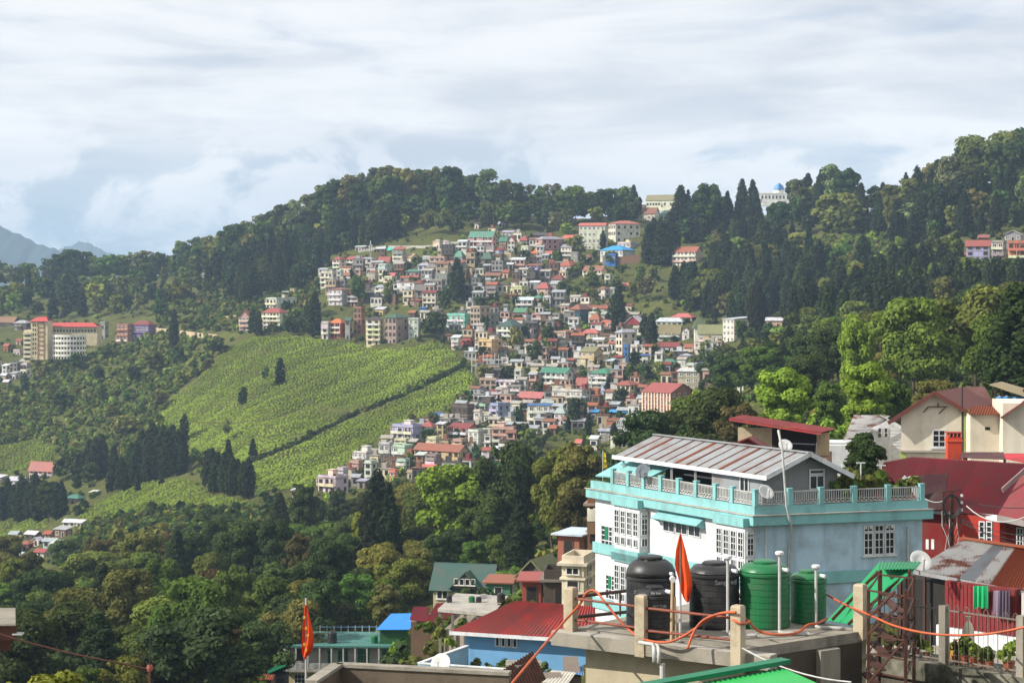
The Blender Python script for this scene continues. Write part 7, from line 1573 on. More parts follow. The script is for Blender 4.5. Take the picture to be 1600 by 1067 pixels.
b = MB(); b.solid([P(1128, 700, 140), P(1169, 683, 140), P(1176, 680, 147), P(1136, 697, 147)], .1); b.solid([P(1169, 683, 140), P(1200, 702, 140), P(1206, 699, 147), P(1176, 680, 147)], .1); b.build('roof_slope', M_REDROOF, gb, lin((120, 44, 44)))
b = MB(); b.add([P(1132, 700, 140.4), P(1196, 702, 140.4), P(1169, 685, 140.4), P(1132, 700, 140.6), P(1196, 702, 140.6), P(1169, 685, 140.6)], [(0, 1, 2), (5, 4, 3), (0, 3, 4, 1), (1, 4, 5, 2), (2, 5, 3, 0)]); b.build('gable_face', M_PANEL, gb, lin((132, 40, 38)))
b = MB(); a_, c_2 = P(1132, 700, 140.7), P(1196, 702, 140.7); b.box(a_.x, c_2.x, 140.65, 147, -20, a_.z - .1); b.build('wall', M_PANEL, gb, lin((140, 110, 90)))
# white clapboard house
wh = thing('clapboard_house', 'white clapboard house with rust-streaked tin roof behind the round tree', 'house', (0, 0, 0))
FW = Face((P(1352, 690, 166).x, 166), (1, -.06), (-.06, -1))
a0, a1 = FW.at(1356, 690)[0], FW.at(1412, 690)[0]; zr = FW.at(1388, 657.5)[1]; ze = FW.at(1356, 672)[1]
am = FW.at(1389, 690)[0]
b = MB(); FW.box(b, a0, a1, -19, ze, -6, 0); b.build('wall', M_WHITE, wh)
b = MB(); b.add([FW.pt(a0, ze, 0), FW.pt(a1, ze, 0), FW.pt(am, zr, 0), FW.pt(a0, ze, -.2), FW.pt(a1, ze, -.2), FW.pt(am, zr, -.2)], [(0, 1, 2), (5, 4, 3), (0, 3, 4, 1), (1, 4, 5, 2), (2, 5, 3, 0)]); b.build('gable', M_WHITE, wh)
for k in range(16):
    z = -15.6 + k * .24
    if z < ze + .1: b = MB(); FW.box(b, am - .3, a1 - .02, z, z + .20, .003, .03); b.build('clapboard', M_WHITE, wh)
for x in (1374, 1384): t0 = FW.at(x - 3, 680)[0]; grid_window(wh, FW, t0, t0 + .34, FW.at(x, 684)[1], FW.at(x, 668)[1], .03, 1, 2, .05, .04)
b = MB(); b.solid([FW.pt(am, zr + .12, .45), FW.pt(a1 + .5, ze - .12, .45), FW.pt(a1 + .5, ze - .12, -6), FW.pt(am, zr + .12, -6)], .08); b.build('roof_slope', M_GALV, wh)
b = MB(); b.bar(FW.pt(am, zr + .05, .5), FW.pt(a1 + .5, ze - .2, .5), .06, .26); b.build('barge_board', M_WHITE, wh)
b = MB(); b.bar(FW.pt(am, zr + .05, .5), FW.pt(FW.at(1354, 676)[0], FW.at(1354, 676)[1], .5), .06, .26); b.build('barge_board', M_WHITE, wh)
q = [P(1302, 702, 163), P(1355, 680, 163), P(1392, 648, 172), P(1334, 648, 172)]
sheets(wh, P(1318, 688, 163), P(1356, 677, 163.5), P(1392, 649, 172), P(1334, 648, 172), 5, 6, M_RUSTSHEET, (1, 1, 1))
b = MB(); b.tube([P(1296, 692, 162), P(1320, 692, 162), P(1340, 686, 162.3), P(1358, 676, 162.6)], .10, 6); b.build('eave_gutter', M_WHITE, wh)
b = MB(); p0, p1 = P(1297, 694, 163), P(1352, 694, 163); b.box(p0.x, p1.x, 163.2, 169, -19, p0.z - .1); b.build('side_wall', M_WHITE, wh)
# cream gabled house with annex
cr = thing('cream_house', 'cream house with brown gable roof, lime green pilasters and annex', 'house', (0, 0, 0))
M_CRM = paint('cream_plaster', lin((224, 214, 194)), lin((140, 130, 112)), .5, .35, .9, bump=.15)
FCm = Face((P(1408, 690, 158).x, 158), (1, -.05), (-.45, -.9))
a0, a1, am = 0, FCm.at(1504, 690)[0], FCm.at(1464, 690)[0]; zr = FCm.at(1464, 614)[1]; zl = FCm.at(1408, 650)[1]; zq = FCm.at(1504, 638)[1]; zb3 = FCm.at(1408, 703)[1]
b = MB(); b.add([FCm.pt(a0, -19, 0), FCm.pt(a1, -19, 0), FCm.pt(a1, zq, 0), FCm.pt(am, zr, 0), FCm.pt(a0, zl, 0), FCm.pt(a0, -19, -8), FCm.pt(a1, -19, -8), FCm.pt(a1, zq, -8), FCm.pt(am, zr, -8), FCm.pt(a0, zl, -8)], [(0, 1, 2, 3, 4), (9, 8, 7, 6, 5), (0, 5, 6, 1), (1, 6, 7, 2), (2, 7, 8, 3), (3, 8, 9, 4), (4, 9, 5, 0)]); b.build('wall', M_CRM, cr)
BR = lin((108, 58, 48))
b = MB(); b.solid([FCm.pt(a0 - .8, zl - .42, .7), FCm.pt(am, zr + .12, .7), FCm.pt(am, zr + .12, -8.3), FCm.pt(a0 - .8, zl - .42, -8.3)], .12); b.build('roof_slope', M_REDROOF, cr, BR)
b = MB(); b.solid([FCm.pt(am, zr + .12, .7), FCm.pt(a1 + .45, zq - .12, .7), FCm.pt(a1 + .45, zq - .12, -8.3), FCm.pt(am, zr + .12, -8.3)], .12); b.build('roof_slope', M_REDROOF, cr, BR)
for p0, p1 in (((a0 - .8, zl - .5), (am, zr + .04)), ((am, zr + .04), (a1 + .45, zq - .2))): b = MB(); b.bar(FCm.pt(*p0, .74), FCm.pt(*p1, .74), .07, .3); b.build('barge_board', M_REDROOF, cr, BR)
b = MB(); FCm.box(b, a0 - .05, a1, zb3 - .15, zb3, .003, .25); b.build('string_course', M_SLAB, cr)
b = MB(); FCm.box(b, a0 - .05, a0 + .4, -19, zb3 - .153, .003, .12); b.build('pilaster', M_TRIM, cr, lin((186, 204, 120)))
b = MB(); FCm.pbox(b, 1506, 1515, 640, 712, .003, .15); b.build('pilaster', M_TRIM, cr, lin((186, 204, 120)))
t0, z1 = FCm.at(1457, 671); t1, z0 = FCm.at(1478, 699)
grid_window(cr, FCm, t0, t1, z0, z1, .003, 2, 3, .09, .06)
b = MB(); FCm.box(b, t0 - .15, t1 + .15, z0 - .12, z0 - .003, .003, .16); b.build('window_sill', M_WHITE, cr)
b = MB(); [b.bar(FCm.pt(FCm.at(x0, y0)[0], FCm.at(x0, y0)[1], .25), FCm.pt(FCm.at(x1, y1)[0], FCm.at(x1, y1)[1], .25), .08, .08) for x0, y0, x1, y1 in ((1452, 635, 1482, 635), (1452, 635, 1444, 644), (1478, 637, 1468, 646), (1467, 635, 1467, 629))]; b.build('gable_bracket', M_IRON, cr)['kind'] = 'stuff'
FX = Face((P(1516, 690, 156).x, 156), (1, 0), (0, -1)); w_ = FX.at(1566, 690)[0]
b = MB(); FX.box(b, 0, w_, -19, FX.at(1516, 647)[1], -5, 0); b.build('annex_wall', M_CRM, cr)
b = MB(); FX.pbox(b, 1539, 1547, 667, 672, -.2, .004); b.build('vent_hole', M_DARK, cr)
b = MB(); b.corrugated(P(1512, 647, 155.4), P(1571, 647, 155.4), P(1575, 634, 160), P(1518, 634, 160), 14, .05, 0, 1, .03); b.build('annex_roof', M_RUST, cr)
FY = Face((P(1567, 690, 154).x, 154), (1, -.1), (-.1, -1))
b = MB(); FY.box(b, 0, 5, -19, FY.at(1600, 630)[1], -6, 0); b.build('right_wall', M_CRM, cr)
b = MB(); b.solid([P(1563, 652, 152.8), P(1640, 600, 152.8), P(1640, 596, 161), P(1566, 648, 161)], .14); b.build('right_roof', M_REDROOF, cr, BR)
b = MB(); b.solid([P(1500, 640, 165), P(1560, 640, 165), P(1538, 604, 172), P(1508, 604, 172)], .12); b.build('back_roof', M_REDROOF, cr, lin((92, 58, 50)))
b = MB(); b.tube([FCm.pt(*FCm.at(1503.5, 603, .3), .3), FCm.pt(*FCm.at(1503.5, 716, .3), .3)], .06, 6); b.build('drain_pipe', M_WIRE, cr)
wg = thing('tank_shelter', 'slanting tan sheet roof sheltering blue tanks behind the cream house', 'shed', (0, 0, 0))
b = MB(); b.solid([P(1546, 600, 168), P(1612, 622, 166), P(1620, 612, 172), P(1565, 596, 174)], .08); b.build('roof_sheet', M_PANEL, wg, lin((150, 136, 104)))
for x in (1556, 1568, 1600): b = MB(); q = P(x, 608, 169); b.box(q.x - .08, q.x + .08, 168.9, 169.1, -11.5, q.z); b.build('post', M_IRON, wg)
b = MB(); q0, q1 = P(1540, 634, 168), P(1640, 634, 168); b.box(q0.x, q1.x, 166.5, 174, -20, -10.4); b.build('base_wall', M_CRM, wg)
for k, x in enumerate((1562, 1575, 1588, 1600)):
    o = thing('barrel', f'blue plastic barrel under the tan shelter, {NTH(k + 1)} from left', 'barrel', (P(x, 1, 167.6).x, 167.6 + .4 * (k % 2), -10.39), group='blue barrels'); b = MB(); b.lathe([(.27, 0), (.31, .08), (.31, .3), (.29, .34), (.31, .38), (.31, .72), (.26, .82), (.1, .84)], 16); b.build('barrel_body', paint('blue_plastic', lin((44, 120, 180)), (.05, .08, .1), .3, 2, .45), o); b = MB(); b.lathe([(.09, .84), (.09, .88), (.02, .885)], 10); b.build('cap', M_WHITE, o)
ch = thing('chimney', 'orange-red brick chimney with pots in front of the cream house', 'chimney', P(1490, 716, 144))
b = MB(); w = .5; b.box(-w, w, -.4, .4, -2, 1.5); b.build('stack', M_PANEL, ch, lin((196, 72, 48))); b = MB(); b.box(-w - .06, w + .06, -.46, .46, 1.2, 1.32); b.build('band', M_PANEL, ch, lin((208, 92, 62)))
for k in range(4): b = MB(); b.box(-w + .08 + k * .26, -w + .16 + k * .26, -.38, .38, 1.5, 1.78); b.build('chimney_slot', M_PANEL, ch, lin((186, 66, 46)))
b = MB(); b.box(-w - .04, w + .04, -.44, .44, 1.78, 1.86); b.build('cap', M_PANEL, ch, lin((160, 66, 50)))
rt_ = thing('round_tree', 'dark round evergreen between the turquoise terrace and the clapboard house', 'tree', (P(1350, 1, 138).x, 138, -15.5))
L = broad_lobes(808, 5.2, 3.5, 26, .12); v, f, lv = crown_arrays(L, 9000, .16, 909, .74)
place('crown', npmesh('crown', v, f, [M_LEAF], attrs={'leafvar': ('FLOAT', 'FACE', lv)}), rt_, C_DRK); b = MB(); b.tube([(0, 0, -2), (0, 0, 3)], [.2, .1], 7); b.build('trunk', M_BARK, rt_)

# ---- maroon-roofed house ------------------------------------------------------------------
mr = thing('red_roof_house', 'orange-red house with large maroon corrugated roof and white gable trim', 'house', (0, 0, 0))
MAR = lin((142, 54, 62))
R0, R1 = P(1424, 710, 133), P(1606, 728, 128); E0, E1 = P(1395, 786, 126), P(1558, 812, 121.5)
R1.z = R0.z = (R0.z + R1.z) / 2; E0.z = E1.z = (E0.z + E1.z) / 2
sheets(mr, E0, E1, R1, R0, 12, 4, M_REDROOF, MAR, amp=.06)
LW = P(1352, 757, 133)
sheets(mr, P(1350, 762, 128.0), E0, R0, P(1382, 722, 136), 5, 4, M_REDROOF, MAR, amp=.06)
b = MB(); b.solid([E1, P(1640, 822, 119), P(1650, 740, 125), R1], .1); b.build('right_slope', M_REDROOF, mr, tuple(v * .85 for v in MAR))  # maroon dimmed to paint in the shade on this slope
b = MB(); b.solid([R0, R1, R1 + V3((1.5, 7, -3)), R0 + V3((1.5, 7, -3))], .1); b.build('back_slope', M_REDROOF, mr, MAR)
b = MB(); b.bar(E0 + V3((2.2, -.55, -.13)), E1 + V3((0, -.03, -.13)), .08, .34); b.build('fascia', M_WHITE, mr)
b = MB(); b.bar(E1 + V3((0, -.03, -.13)), P(1640, 826, 119), .08, .34); b.build('fascia', M_PANEL, mr, lin((150, 140, 136)))
b = MB(); b.bar(P(1566, 766, 124), P(1604, 732, 125.5), .08, .3); b.build('barge_board', M_PANEL, mr, lin((150, 130, 128)))
FM = Face((P(1466, 830, 123.6).x, 124.2), Vector((E1.x - E0.x, E1.y - E0.y)), (-.5, -1)); FM.n = Vector((FM.e.y, -FM.e.x)); FM.n = FM.n if FM.n.y < 0 else -FM.n
wm_ = FM.at(1562, 830)[0]
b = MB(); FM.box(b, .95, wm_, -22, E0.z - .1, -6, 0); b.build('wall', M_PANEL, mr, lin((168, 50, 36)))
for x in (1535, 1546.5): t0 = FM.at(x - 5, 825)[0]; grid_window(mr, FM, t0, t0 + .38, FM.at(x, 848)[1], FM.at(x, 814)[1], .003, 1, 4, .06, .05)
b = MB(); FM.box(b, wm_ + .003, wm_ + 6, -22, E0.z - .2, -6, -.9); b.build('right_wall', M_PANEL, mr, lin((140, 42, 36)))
FM2 = Face(FM.pt(wm_, 0, -.9).xy, FM.e, FM.n)
for k in range(2): grid_window(mr, FM2, .65 + k * .5, 1.1 + k * .5, -16.3, -14.7, .003, 2, 4, .06, .05)
b = MB(); FM.box(b, -4.5, .947, -22, E0.z - .3, -6, -.9); b.build('left_wall', M_PANEL, mr, lin((112, 26, 26)))  # red darkened to paint in the shade on this part of the wall
for x in (1446.5, 1455): b = MB(); FM.pbox(b, x, x + 4.5, 842, 858, -.895, -.87); b.build('vent_light', M_WHITE, mr)
# dark plate painted as the dormer's shaded recess, with white gable trim
b = MB(); b.solid([P(1424, 742, 124.6), P(1482, 740, 124.0), P(1471, 796, 121.6), P(1452, 796, 122.0)], .12); b.build('dormer_shade_plate', M_PANEL, mr, lin((52, 22, 26)))
for p0, p1 in (((1402, 765), (1418, 746)), ((1418, 746), (1450, 797))): b = MB(); b.bar(P(*p0, 122.5), P(*p1, 122.5), .08, .42); b.build('gable_trim', M_WHITE, mr)
b = MB(); b.add([P(1408, 768, 122.6), P(1430, 768, 122.6), P(1418, 752, 122.6), P(1408, 768, 122.8), P(1430, 768, 122.8), P(1418, 752, 122.8)], [(0, 1, 2), (5, 4, 3), (0, 3, 4, 1), (1, 4, 5, 2), (2, 5, 3, 0)]); b.build('gable_fill', M_REDROOF, mr, MAR)
rtp = thing('red_canopy', 'bright red sheet canopy behind the maroon roof', 'roof', (0, 0, 0))
b = MB(); b.solid([P(1572, 716, 139), P(1640, 730, 137), P(1640, 708, 143), P(1568, 708, 145)], .06); b.build('sheet', M_REDROOF, rtp, lin((206, 40, 56)))
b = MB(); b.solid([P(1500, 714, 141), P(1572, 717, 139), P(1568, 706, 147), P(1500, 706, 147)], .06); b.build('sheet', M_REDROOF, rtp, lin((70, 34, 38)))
for x in (1510, 1570, 1630): b = MB(); q = P(x, 714, 141); b.box(q.x - .07, q.x + .07, 140.95, 141.1, -17, q.z); b.build('post', M_IRON, rtp)
# wiring pole
ep = thing('electric_pole', 'steel pole tangled with coiled black cables beside the turquoise building', 'pole', P(1487, 960, 100))
ep.location.z = -19
zt = -(766 - HY) / F * 100 + 19
b = MB(); b.box(-.07, .07, -.07, .07, 0, zt); b.build('shaft', M_IRON, ep)
b = MB(); b.bar((-.5, 0, zt - .08), (.45, 0, zt + .02), .06, .06); b.build('top_arm', M_IRON, ep)
b = MB(); b.bar((.45, 0, zt), (.5, 0, zt - 1.4), .05, .05); b.bar((-.42, 0, zt - .1), (-.4, 0, zt - 2.2), .05, .05); b.build('side_arm', M_IRON, ep)['kind'] = 'stuff'
for k in range(4):
    r = .42 + .04 * k; b = MB(); b.tube([(-.05 + r * .82 * math.cos(a) + .02 * math.sin(3 * a + k), -.14 - .03 * k, zt - .75 + r * 1.1 * math.sin(a)) for a in np.linspace(0, 6.28, 25)], .02, 5); b.build('cable_coil', M_WIRE, ep)
for k in range(9):
    x = -.5 + .12 * k; b = MB(); b.tube([(x, -.1, zt - 1.0 - .2 * (k % 3)), (x + .15 * math.sin(k * 2.1), -.16, zt - 1.7), (x * .5 + .2 * math.sin(k * 1.3), -.12, zt - 2.3), (x * .7, -.1, zt - 2.9)], .022, 5); b.build('hanging_cable', M_WIRE if k % 3 else M_PIPE, ep)
for k in range(3): b = MB(); b.box(.43, .53, -.12, -.02, zt - .3 - .35 * k, zt - .18 - .35 * k); b.build('insulator', M_WHITE, ep)
def wire(pts, r, label, mat=M_WIRE):
    P_ = [Vector(p) for p in pts]; out = []
    for a_, c_3 in zip(P_[:-1], P_[1:]):
        for k in range(10): t = k / 10; q = a_.lerp(c_3, t); q.z -= (c_3 - a_).length * .03 * 4 * t * (1 - t); out.append(q)
    out.append(P_[-1]); b = MB(); b.tube(out, r, 5); o = b.build('overhead_wire', mat); o['label'] = label; o['category'] = 'wire'
wire([P(1510, 790, 100), P(1660, 768, 70)], .03, 'pale cable running right from the tangled pole', M_PIPE)
wire([P(1497, 775, 100), P(1530, 788, 104), P(1640, 790, 100)], .022, 'dark wire sagging before the maroon roof')
wire([P(1500, 810, 100), P(1640, 838, 92)], .018, 'upper of three thin wires crossing the orange wall')
wire([P(1500, 816, 100), P(1640, 846, 91)], .018, 'middle of three thin wires crossing the orange wall')
wire([P(1500, 812, 100), P(1640, 858, 90)], .018, 'lowest of three thin wires crossing the orange wall')
wire([P(1446, 779, 104), P(1475, 782, 100)], .02, 'short wire from the terrace corner to the tangled pole', M_PIPE)
wire([P(1160, 1012, 51), P(1330, 1065, 46)], .02, 'thin wire below the tank platform over the green roof', M_PIPE)

# ---- rusty tin house, iron fence, stair tower, green canopy --------------------------------
rh_ = thing('tin_house', 'maroon hut under a rusty corrugated tin roof', 'house', (0, 0, 0))
e0, e1, r1, r0 = P(1428, 890, 76), P(1624, 927, 72), P(1640, 862, 76.5), P(1507, 842, 81)
NS = 8; cols_m = [M_RUSTSHEET, M_RUSTSHEET, M_RUSTSHEET, M_GALV, M_RUSTSHEET, M_RUST, M_RUST, M_GALV]
for i in range(NS):
    b = MB(); dz = V3((0, 0, .012 * (i % 2)))
    b.corrugated(e0.lerp(e1, i / NS) + dz, e0.lerp(e1, (i + 1.06) / NS) + dz, r0.lerp(r1, (i + 1.06) / NS) + dz, r0.lerp(r1, i / NS) + dz, 6, .04, 0, 1, .008); b.build('roof_sheet', cols_m[i], rh_)
b = MB(); b.bar(r0 + V3((-.1, 0, .05)), r1 + V3((0, 0, .05)), .3, .06); b.build('ridge_cap', M_RUST, rh_)
b = MB(); b.bar(e0 + V3((0, 0, -.08)), e1 + V3((0, 0, -.08)), .06, .14); b.build('eave_board', M_GALV, rh_)
b = MB(); b.solid([e0.lerp(r0, .3) + V3((.5, 0, .05)), e0.lerp(r0, .3) + V3((1.7, -.3, .03)), e0.lerp(r0, .62) + V3((1.9, -.3, .06)), e0.lerp(r0, .62) + V3((.8, 0, .07))], .02); b.build('patch_sheet', M_GALV, rh_)
FT = Face((P(1482, 940, 74).x, 74.6), Vector((e1.x - e0.x, e1.y - e0.y)), (0, -1)); FT.n = Vector((FT.e.y, -FT.e.x)); FT.n = FT.n if FT.n.y < 0 else -FT.n
b = MB(); FT.box(b, 0, 3.0, -12.6, -10.95, -4, 0); b.build('wall', M_PANEL, rh_, lin((110, 34, 36)))
for k in range(18): b = MB(); FT.box(b, .03 + k * .165, .15 + k * .165, -12.6, -11.0, .003, .02); b.build('wall_board', M_PANEL, rh_, lin((120, 40, 42)))
b = MB(); FT.box(b, -.4, 3.3, -15, -12.6, -4, -.02); b.build('plinth_wall', M_WHITE, rh_)
b = MB(); FT.box(b, 3.003, 4.6, -15, -11.0, -3, -.6); b.build('porch_wall', M_DARK, rh_)
for t in (3.2, 3.8): b = MB(); FT.box(b, t, t + .12, -13.5, -11.05, -.2, -.08); b.build('porch_post', M_PIPE, rh_)
for x0, x1, y0, y1, col, lb in ((1521, 1544, 915, 950, (40, 170, 110), 'green cloth drying under the eave of the tin house'), (1552, 1562, 922, 962, (176, 160, 176), 'pale lilac cloth hanging under the tin house eave'), (1562, 1578, 922, 964, (104, 92, 108), 'dark grey curtain hanging beside the lilac cloth')):
    b = MB(); n = 10; vs_ = []
    for j in range(2):
        for i in range(n + 1): t, z = FT.at(x0 + (x1 - x0) * i / n, (y0, y1)[j] - (3 if j and i % 4 == 0 else 0), .28); vs_.append(FT.pt(t, z, .28 + .05 * math.sin(i * 2.2) * (1 + j)))
    b.add(vs_, [(i, i + 1, n + 2 + i, n + 1 + i) for i in range(n)]); k = len(vs_); b.add([v + V3((0, .01, 0)) for v in vs_], [(i, n + 1 + i, n + 2 + i, i + 1) for i in range(n)])
    o = b.build('hanging_cloth', M_CLOTH, None, lin(col)); o['label'] = lb; o['category'] = 'cloth'; o['group'] = 'cloths under the tin house eave'
b = MB(); FT.box(b, -2.6, -.003, -15, -11.15, -3.2, -.6); b.build('lean_to_shade_box', M_DARK, rh_)  # dark box stands in for the shaded interior under the roof
for t in (-2.3, -1.2): b = MB(); FT.box(b, t, t + .09, -15, -11.0, -.4, -.3); b.build('lean_to_post', M_IRON, rh_)
M_FENCE = paint('dull_iron', lin((122, 116, 108)), lin((80, 56, 44)), .7, 2.0, .7)
fe = thing('iron_fence', 'grey iron fence with looped tops between mossy concrete posts', 'fence', (0, 0, 0))
FF = Face((P(1372, 1000, 60.5).x, 60.5), Vector((P(1600, 1000, 57).x - P(1372, 1000, 60.5).x, -3.5)), (0, -1)); FF.n = Vector((FF.e.y, -FF.e.x)); FF.n = FF.n if FF.n.y < 0 else -FF.n
LF = FF.at(1680, 1000)[0]; zt = FF.at(1372, 938)[1]; zbm = FF.at(1372, 1020)[1]
for x in (1475, 1596): t = FF.at(x, 990)[0]; b = MB(); FF.box(b, t - .11, t + .11, zbm - .1, zt + .12, -.11, .11); b.build('post', M_CONC, fe)
for z in (zt - .03, zbm + .1): b = MB(); FF.box(b, 0, LF, z, z + .04, -.02, .02); b.build('rail', M_FENCE, fe)
n = int(LF / .16)
for i in range(n):
    t = (i + .5) * .16; b = MB()
    if i % 2 == 0: b.tube([FF.pt(t, zbm, 0), FF.pt(t, zt + .06, 0), FF.pt(t + .04, zt + .14, 0), FF.pt(t + .08, zt + .17, 0), FF.pt(t + .12, zt + .14, 0), FF.pt(t + .16, zt + .06, 0), FF.pt(t + .16, zt - .1, 0)], .011, 5)
    else: b.tube([FF.pt(t, zbm, .02), FF.pt(t, zt, .02)], .013, 5)
    b.build('bar', M_FENCE, fe)
b = MB(); FF.box(b, -.2, LF, zbm - .55, zbm - .02, -1.2, .25); b.build('base_ledge', paint('mossy_ledge', lin((130, 126, 112)), lin((46, 48, 34)), .9, .9, .95, bump=.6, lo=.4, hi=.6), fe)
b = MB(); FF.box(b, -.1, LF, -16, zbm - .553, -1.4, .1); b.build('base_wall', paint('dark_wet_wall', lin((92, 86, 76)), (.02, .02, .016), .8, .7, .95, bump=.5), fe)
for k, (x, s_) in enumerate([(1432, 1.0), (1450, .8), (1495, .9), (1508, 1.2), (1522, 1.0), (1535, .8), (1548, .9), (1578, 1.3), (1390, .9), (1410, .8)]):
    t = FF.at(x, 1000, -.5)[0]; potted(FF.pt(t, zbm - .02, -.45), .72 * s_, f'potted plant behind the iron fence, {NTH(k + 1)} placed along the ledge', [C_GRN, C_BRT, C_OLV][k % 3])
for k, (x, y0, y1, col, lb) in enumerate([(1510, 966, 1000, (206, 200, 176), 'tall cream sack standing behind the iron fence'), (1503, 998, 1024, (214, 178, 96), 'slumped yellow plastic sack behind the iron fence'), (1490, 1000, 1026, (170, 130, 60), 'ochre sack at the fence post')]):
    t0 = FF.at(x - 9, 1000, -.6)[0]; t1 = FF.at(x + 9, 1000, -.6)[0]; z1 = FF.at(x, y0, -.6)[1]; c_ = FF.pt((t0 + t1) / 2, zbm - .02, -.7); hh = z1 - zbm
    o = thing('sack', lb, 'sack', c_, group='sacks behind the fence'); r = (t1 - t0) / 2
    b = MB(); b.lathe([(r * .8, 0), (r * 1.05, hh * .15), (r * .98, hh * .45), (r * .9, hh * .72), (r * .5, hh * .9), (r * .3, hh * .94)], 9); b.build('body', M_CLOTH, o, lin(col), smooth=True); b = MB(); b.lathe([(r * .28, hh * .93), (r * .22, hh * .97), (r * .45, hh * 1.06)], 8); b.build('tied_neck', M_CLOTH, o, lin(col))
st_ = thing('steel_stair', 'rusty steel stair frame beside the tank platform', 'stair', (0, 0, 0))
q = {}
for nm, x, D in (('a', 1357, 54.6), ('b', 1415, 53.6), ('c', 1374, 57.5), ('d', 1428, 56.8)):
    p = P(x, 925, D); q[nm] = p; b = MB(); zt_ = -(921 - HY) / F * D if nm in 'ab' else -(898 - HY) / F * D
    b.box(p.x - .04, p.x + .04, D - .04, D + .04, -17, zt_); b.build('upright', M_IRON, st_)
for k, y in enumerate((922, 955, 990, 1020, 1048)):
    za = -(y - HY) / F * 54.6
    for n1, n2 in (('a', 'b'), ('c', 'd'), ('a', 'c'), ('b', 'd')):
        b = MB(); b.bar(V3((q[n1].x, q[n1].y, za)), V3((q[n2].x, q[n2].y, za)), .035, .045); b.build('cross_bar', M_IRON, st_)
for (x0, y0, x1, y1) in ((1357, 965, 1398, 924), (1357, 990, 1400, 950), (1357, 1066, 1413, 1000)):
    b = MB(); b.bar(P(x0, y0, 54.4), P(x1, y1, 53.7), .05, .06); b.build('brace', M_IRON, st_)
for k in range(6):
    p = P(1362 + k * 8, 1062 - k * 22, 55.2); b = MB(); b.box(p.x - .13, p.x + .13, 54.5, 56.8, p.z, p.z + .04); b.build('tread', M_IRON, st_)
M_CANOPY = paint('green_canopy_sheet', lin((24, 140, 84)), (.02, .07, .045), .4, .8, .5)
gc = thing('green_canopy', 'green corrugated plastic canopy sloping over the steel stair', 'canopy', (0, 0, 0))
b = MB(); b.corrugated(P(1371, 889, 59.5), P(1431, 888, 58.2), P(1440, 877, 60.5), P(1374, 878, 62), 12, .018, 0, 1, .012); b.build('top_sheet', M_CANOPY, gc)
b = MB(); b.corrugated(P(1335, 976, 59.5), P(1292, 969, 62.5), P(1373, 879, 62), P(1428, 889, 58.4), 14, .018, 0, 1, .012); b.build('slope_sheet', M_CANOPY, gc)
for (x0, y0, x1, y1, D) in ((1360, 905, 1376, 892, 59.2), (1300, 968, 1372, 892, 61.0), (1325, 975, 1420, 893, 58.9), (1376, 890, 1376, 936, 58.8), (1421, 890, 1421, 936, 58.0)):
    b = MB(); b.bar(P(x0, y0, D), P(x1, y1, D), .08, .08); b.build('timber', M_IRON, gc)
dish(P(1437, 878, 74), .42, .3, 1.0, 'grey satellite dish above the green canopy')
# dark rubble slope under the stair
yd = thing('yard_floor', 'grey concrete yard below the steel stair', 'yard', (0, 0, 0))
b = MB(); b.box(9.6, 20, 56.5, 74, -17, -13.2); b.build('slab', M_CONC, yd)

# ---- bottom left: rusty wire, rod and leaves ---------------------------------------------
hose([(-60, 972, 13.0), (0, 990, 13), (44, 1003, 13), (120, 1022, 13), (190, 1036, 13), (223, 1043, 13), (234, 1044, 13)], .0055, 'rusty twisted wire slanting across the valley wood', M_IRON, name='rusty_wire')['category'] = 'wire'
o = thing('wire_rod', 'thin dark rod holding the end of the rusty wire', 'rod', P(234, 1080, 13)); b = MB(); b.tube([(0, 0, -.6), (0, 0, .16)], .008, 6); b.build('shaft', M_IRON, o); b = MB(); b.tube([(0, 0, .15), (0, 0, .36)], .004, 5); b.build('tip', M_WIRE, o); b = MB(); b.lathe([(.016, .13), (.022, .15), (.016, .17)], 8); b.build('knot', M_RAIL, o)
o = thing('rusty_bracket', 'rust-brown steel box bracket at the left edge of the view', 'bracket', (0, 0, 0))
b = MB(); b.prism([(P(-60, 1, 15).x, 15), (P(26, 1, 15).x, 15), (P(22, 1, 15.6).x, 15.6), (P(-60, 1, 15.6).x, 15.6)], P(0, 1000, 15).z, P(0, 976, 15).z); b.build('box', M_IRON, o)
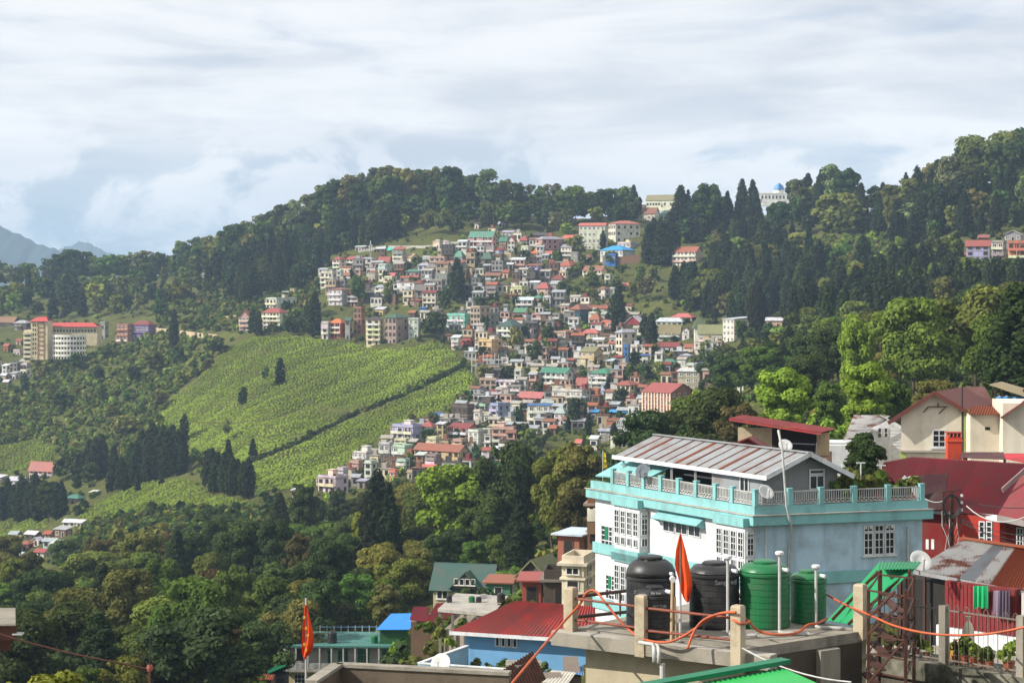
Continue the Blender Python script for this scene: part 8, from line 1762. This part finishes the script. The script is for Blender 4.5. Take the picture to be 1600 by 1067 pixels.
b = MB(); b.prism([(P(-60, 1, 15).x, 14.95), (P(27, 1, 15).x, 14.95), (P(24, 1, 15.7).x, 15.7), (P(-60, 1, 15.7).x, 15.7)], P(0, 975.5, 15).z, P(0, 973, 15).z); b.build('top_plate', M_CONC, o)
b = MB(); b.prism([(P(-60, 1, 15).x, 15.1), (P(12, 1, 15).x, 15.1), (P(9, 1, 15.5).x, 15.5), (P(-60, 1, 15.5).x, 15.5)], P(0, 1020, 15).z, P(0, 1000.5, 15).z); b.build('lower_leg', M_IRON, o)
b = MB(); p = P(31, 990, 15); b.box(p.x - .05, p.x + .02, 14.97, 15.05, p.z - .004, p.z + .006); b.build('bolt', M_PIPE, o)
sb_ = thing('leafy_shrub', 'yellow-green leafy shrub top in the bottom left corner', 'shrub', P(20, 1130, 19))
L = [(LEAFV.uniform(-.5, .45), LEAFV.uniform(-.3, .3), LEAFV.uniform(.0, .44), .16, .16, .12) for _ in range(16)]
v, f, lv = crown_arrays(L, 2600, .045, 4321, .8, up=.6); place('foliage', npmesh('foliage', v, f, [M_LEAF], attrs={'leafvar': ('FLOAT', 'FACE', lv)}), sb_, lin((128, 132, 66)))
b = MB(); b.tube([(0, 0, -1.2), (.05, 0, .1)], [.04, .02], 6); b.build('stem', M_BARK, sb_)
HAZE = 0.0001
# ------------------------------------------------------------------ the air
hz = MB(); hz.box(-7700, 7700, -400, 13600, -300, 330)
mh = bpy.data.materials.new('valley_air'); mh.use_nodes = True
t_ = mh.node_tree; t_.nodes.clear()
pv = N('ShaderNodeVolumePrincipled', t_); pv.inputs['Color'].default_value = (0.56, 0.76, 1.0, 1); pv.inputs['Density'].default_value = HAZE
pv.inputs['Anisotropy'].default_value = 0.0
o_ = N('ShaderNodeOutputMaterial', t_); LK(pv.outputs[0], o_.inputs['Volume'], t_)
hz.build('haze', mh, kind='stuff', label='thin bluish haze in the valley air')

print('TRIS', sum(len(m.loops) - 2 * len(m.polygons) for m in bpy.data.meshes), 'OBJ', len(bpy.data.objects))
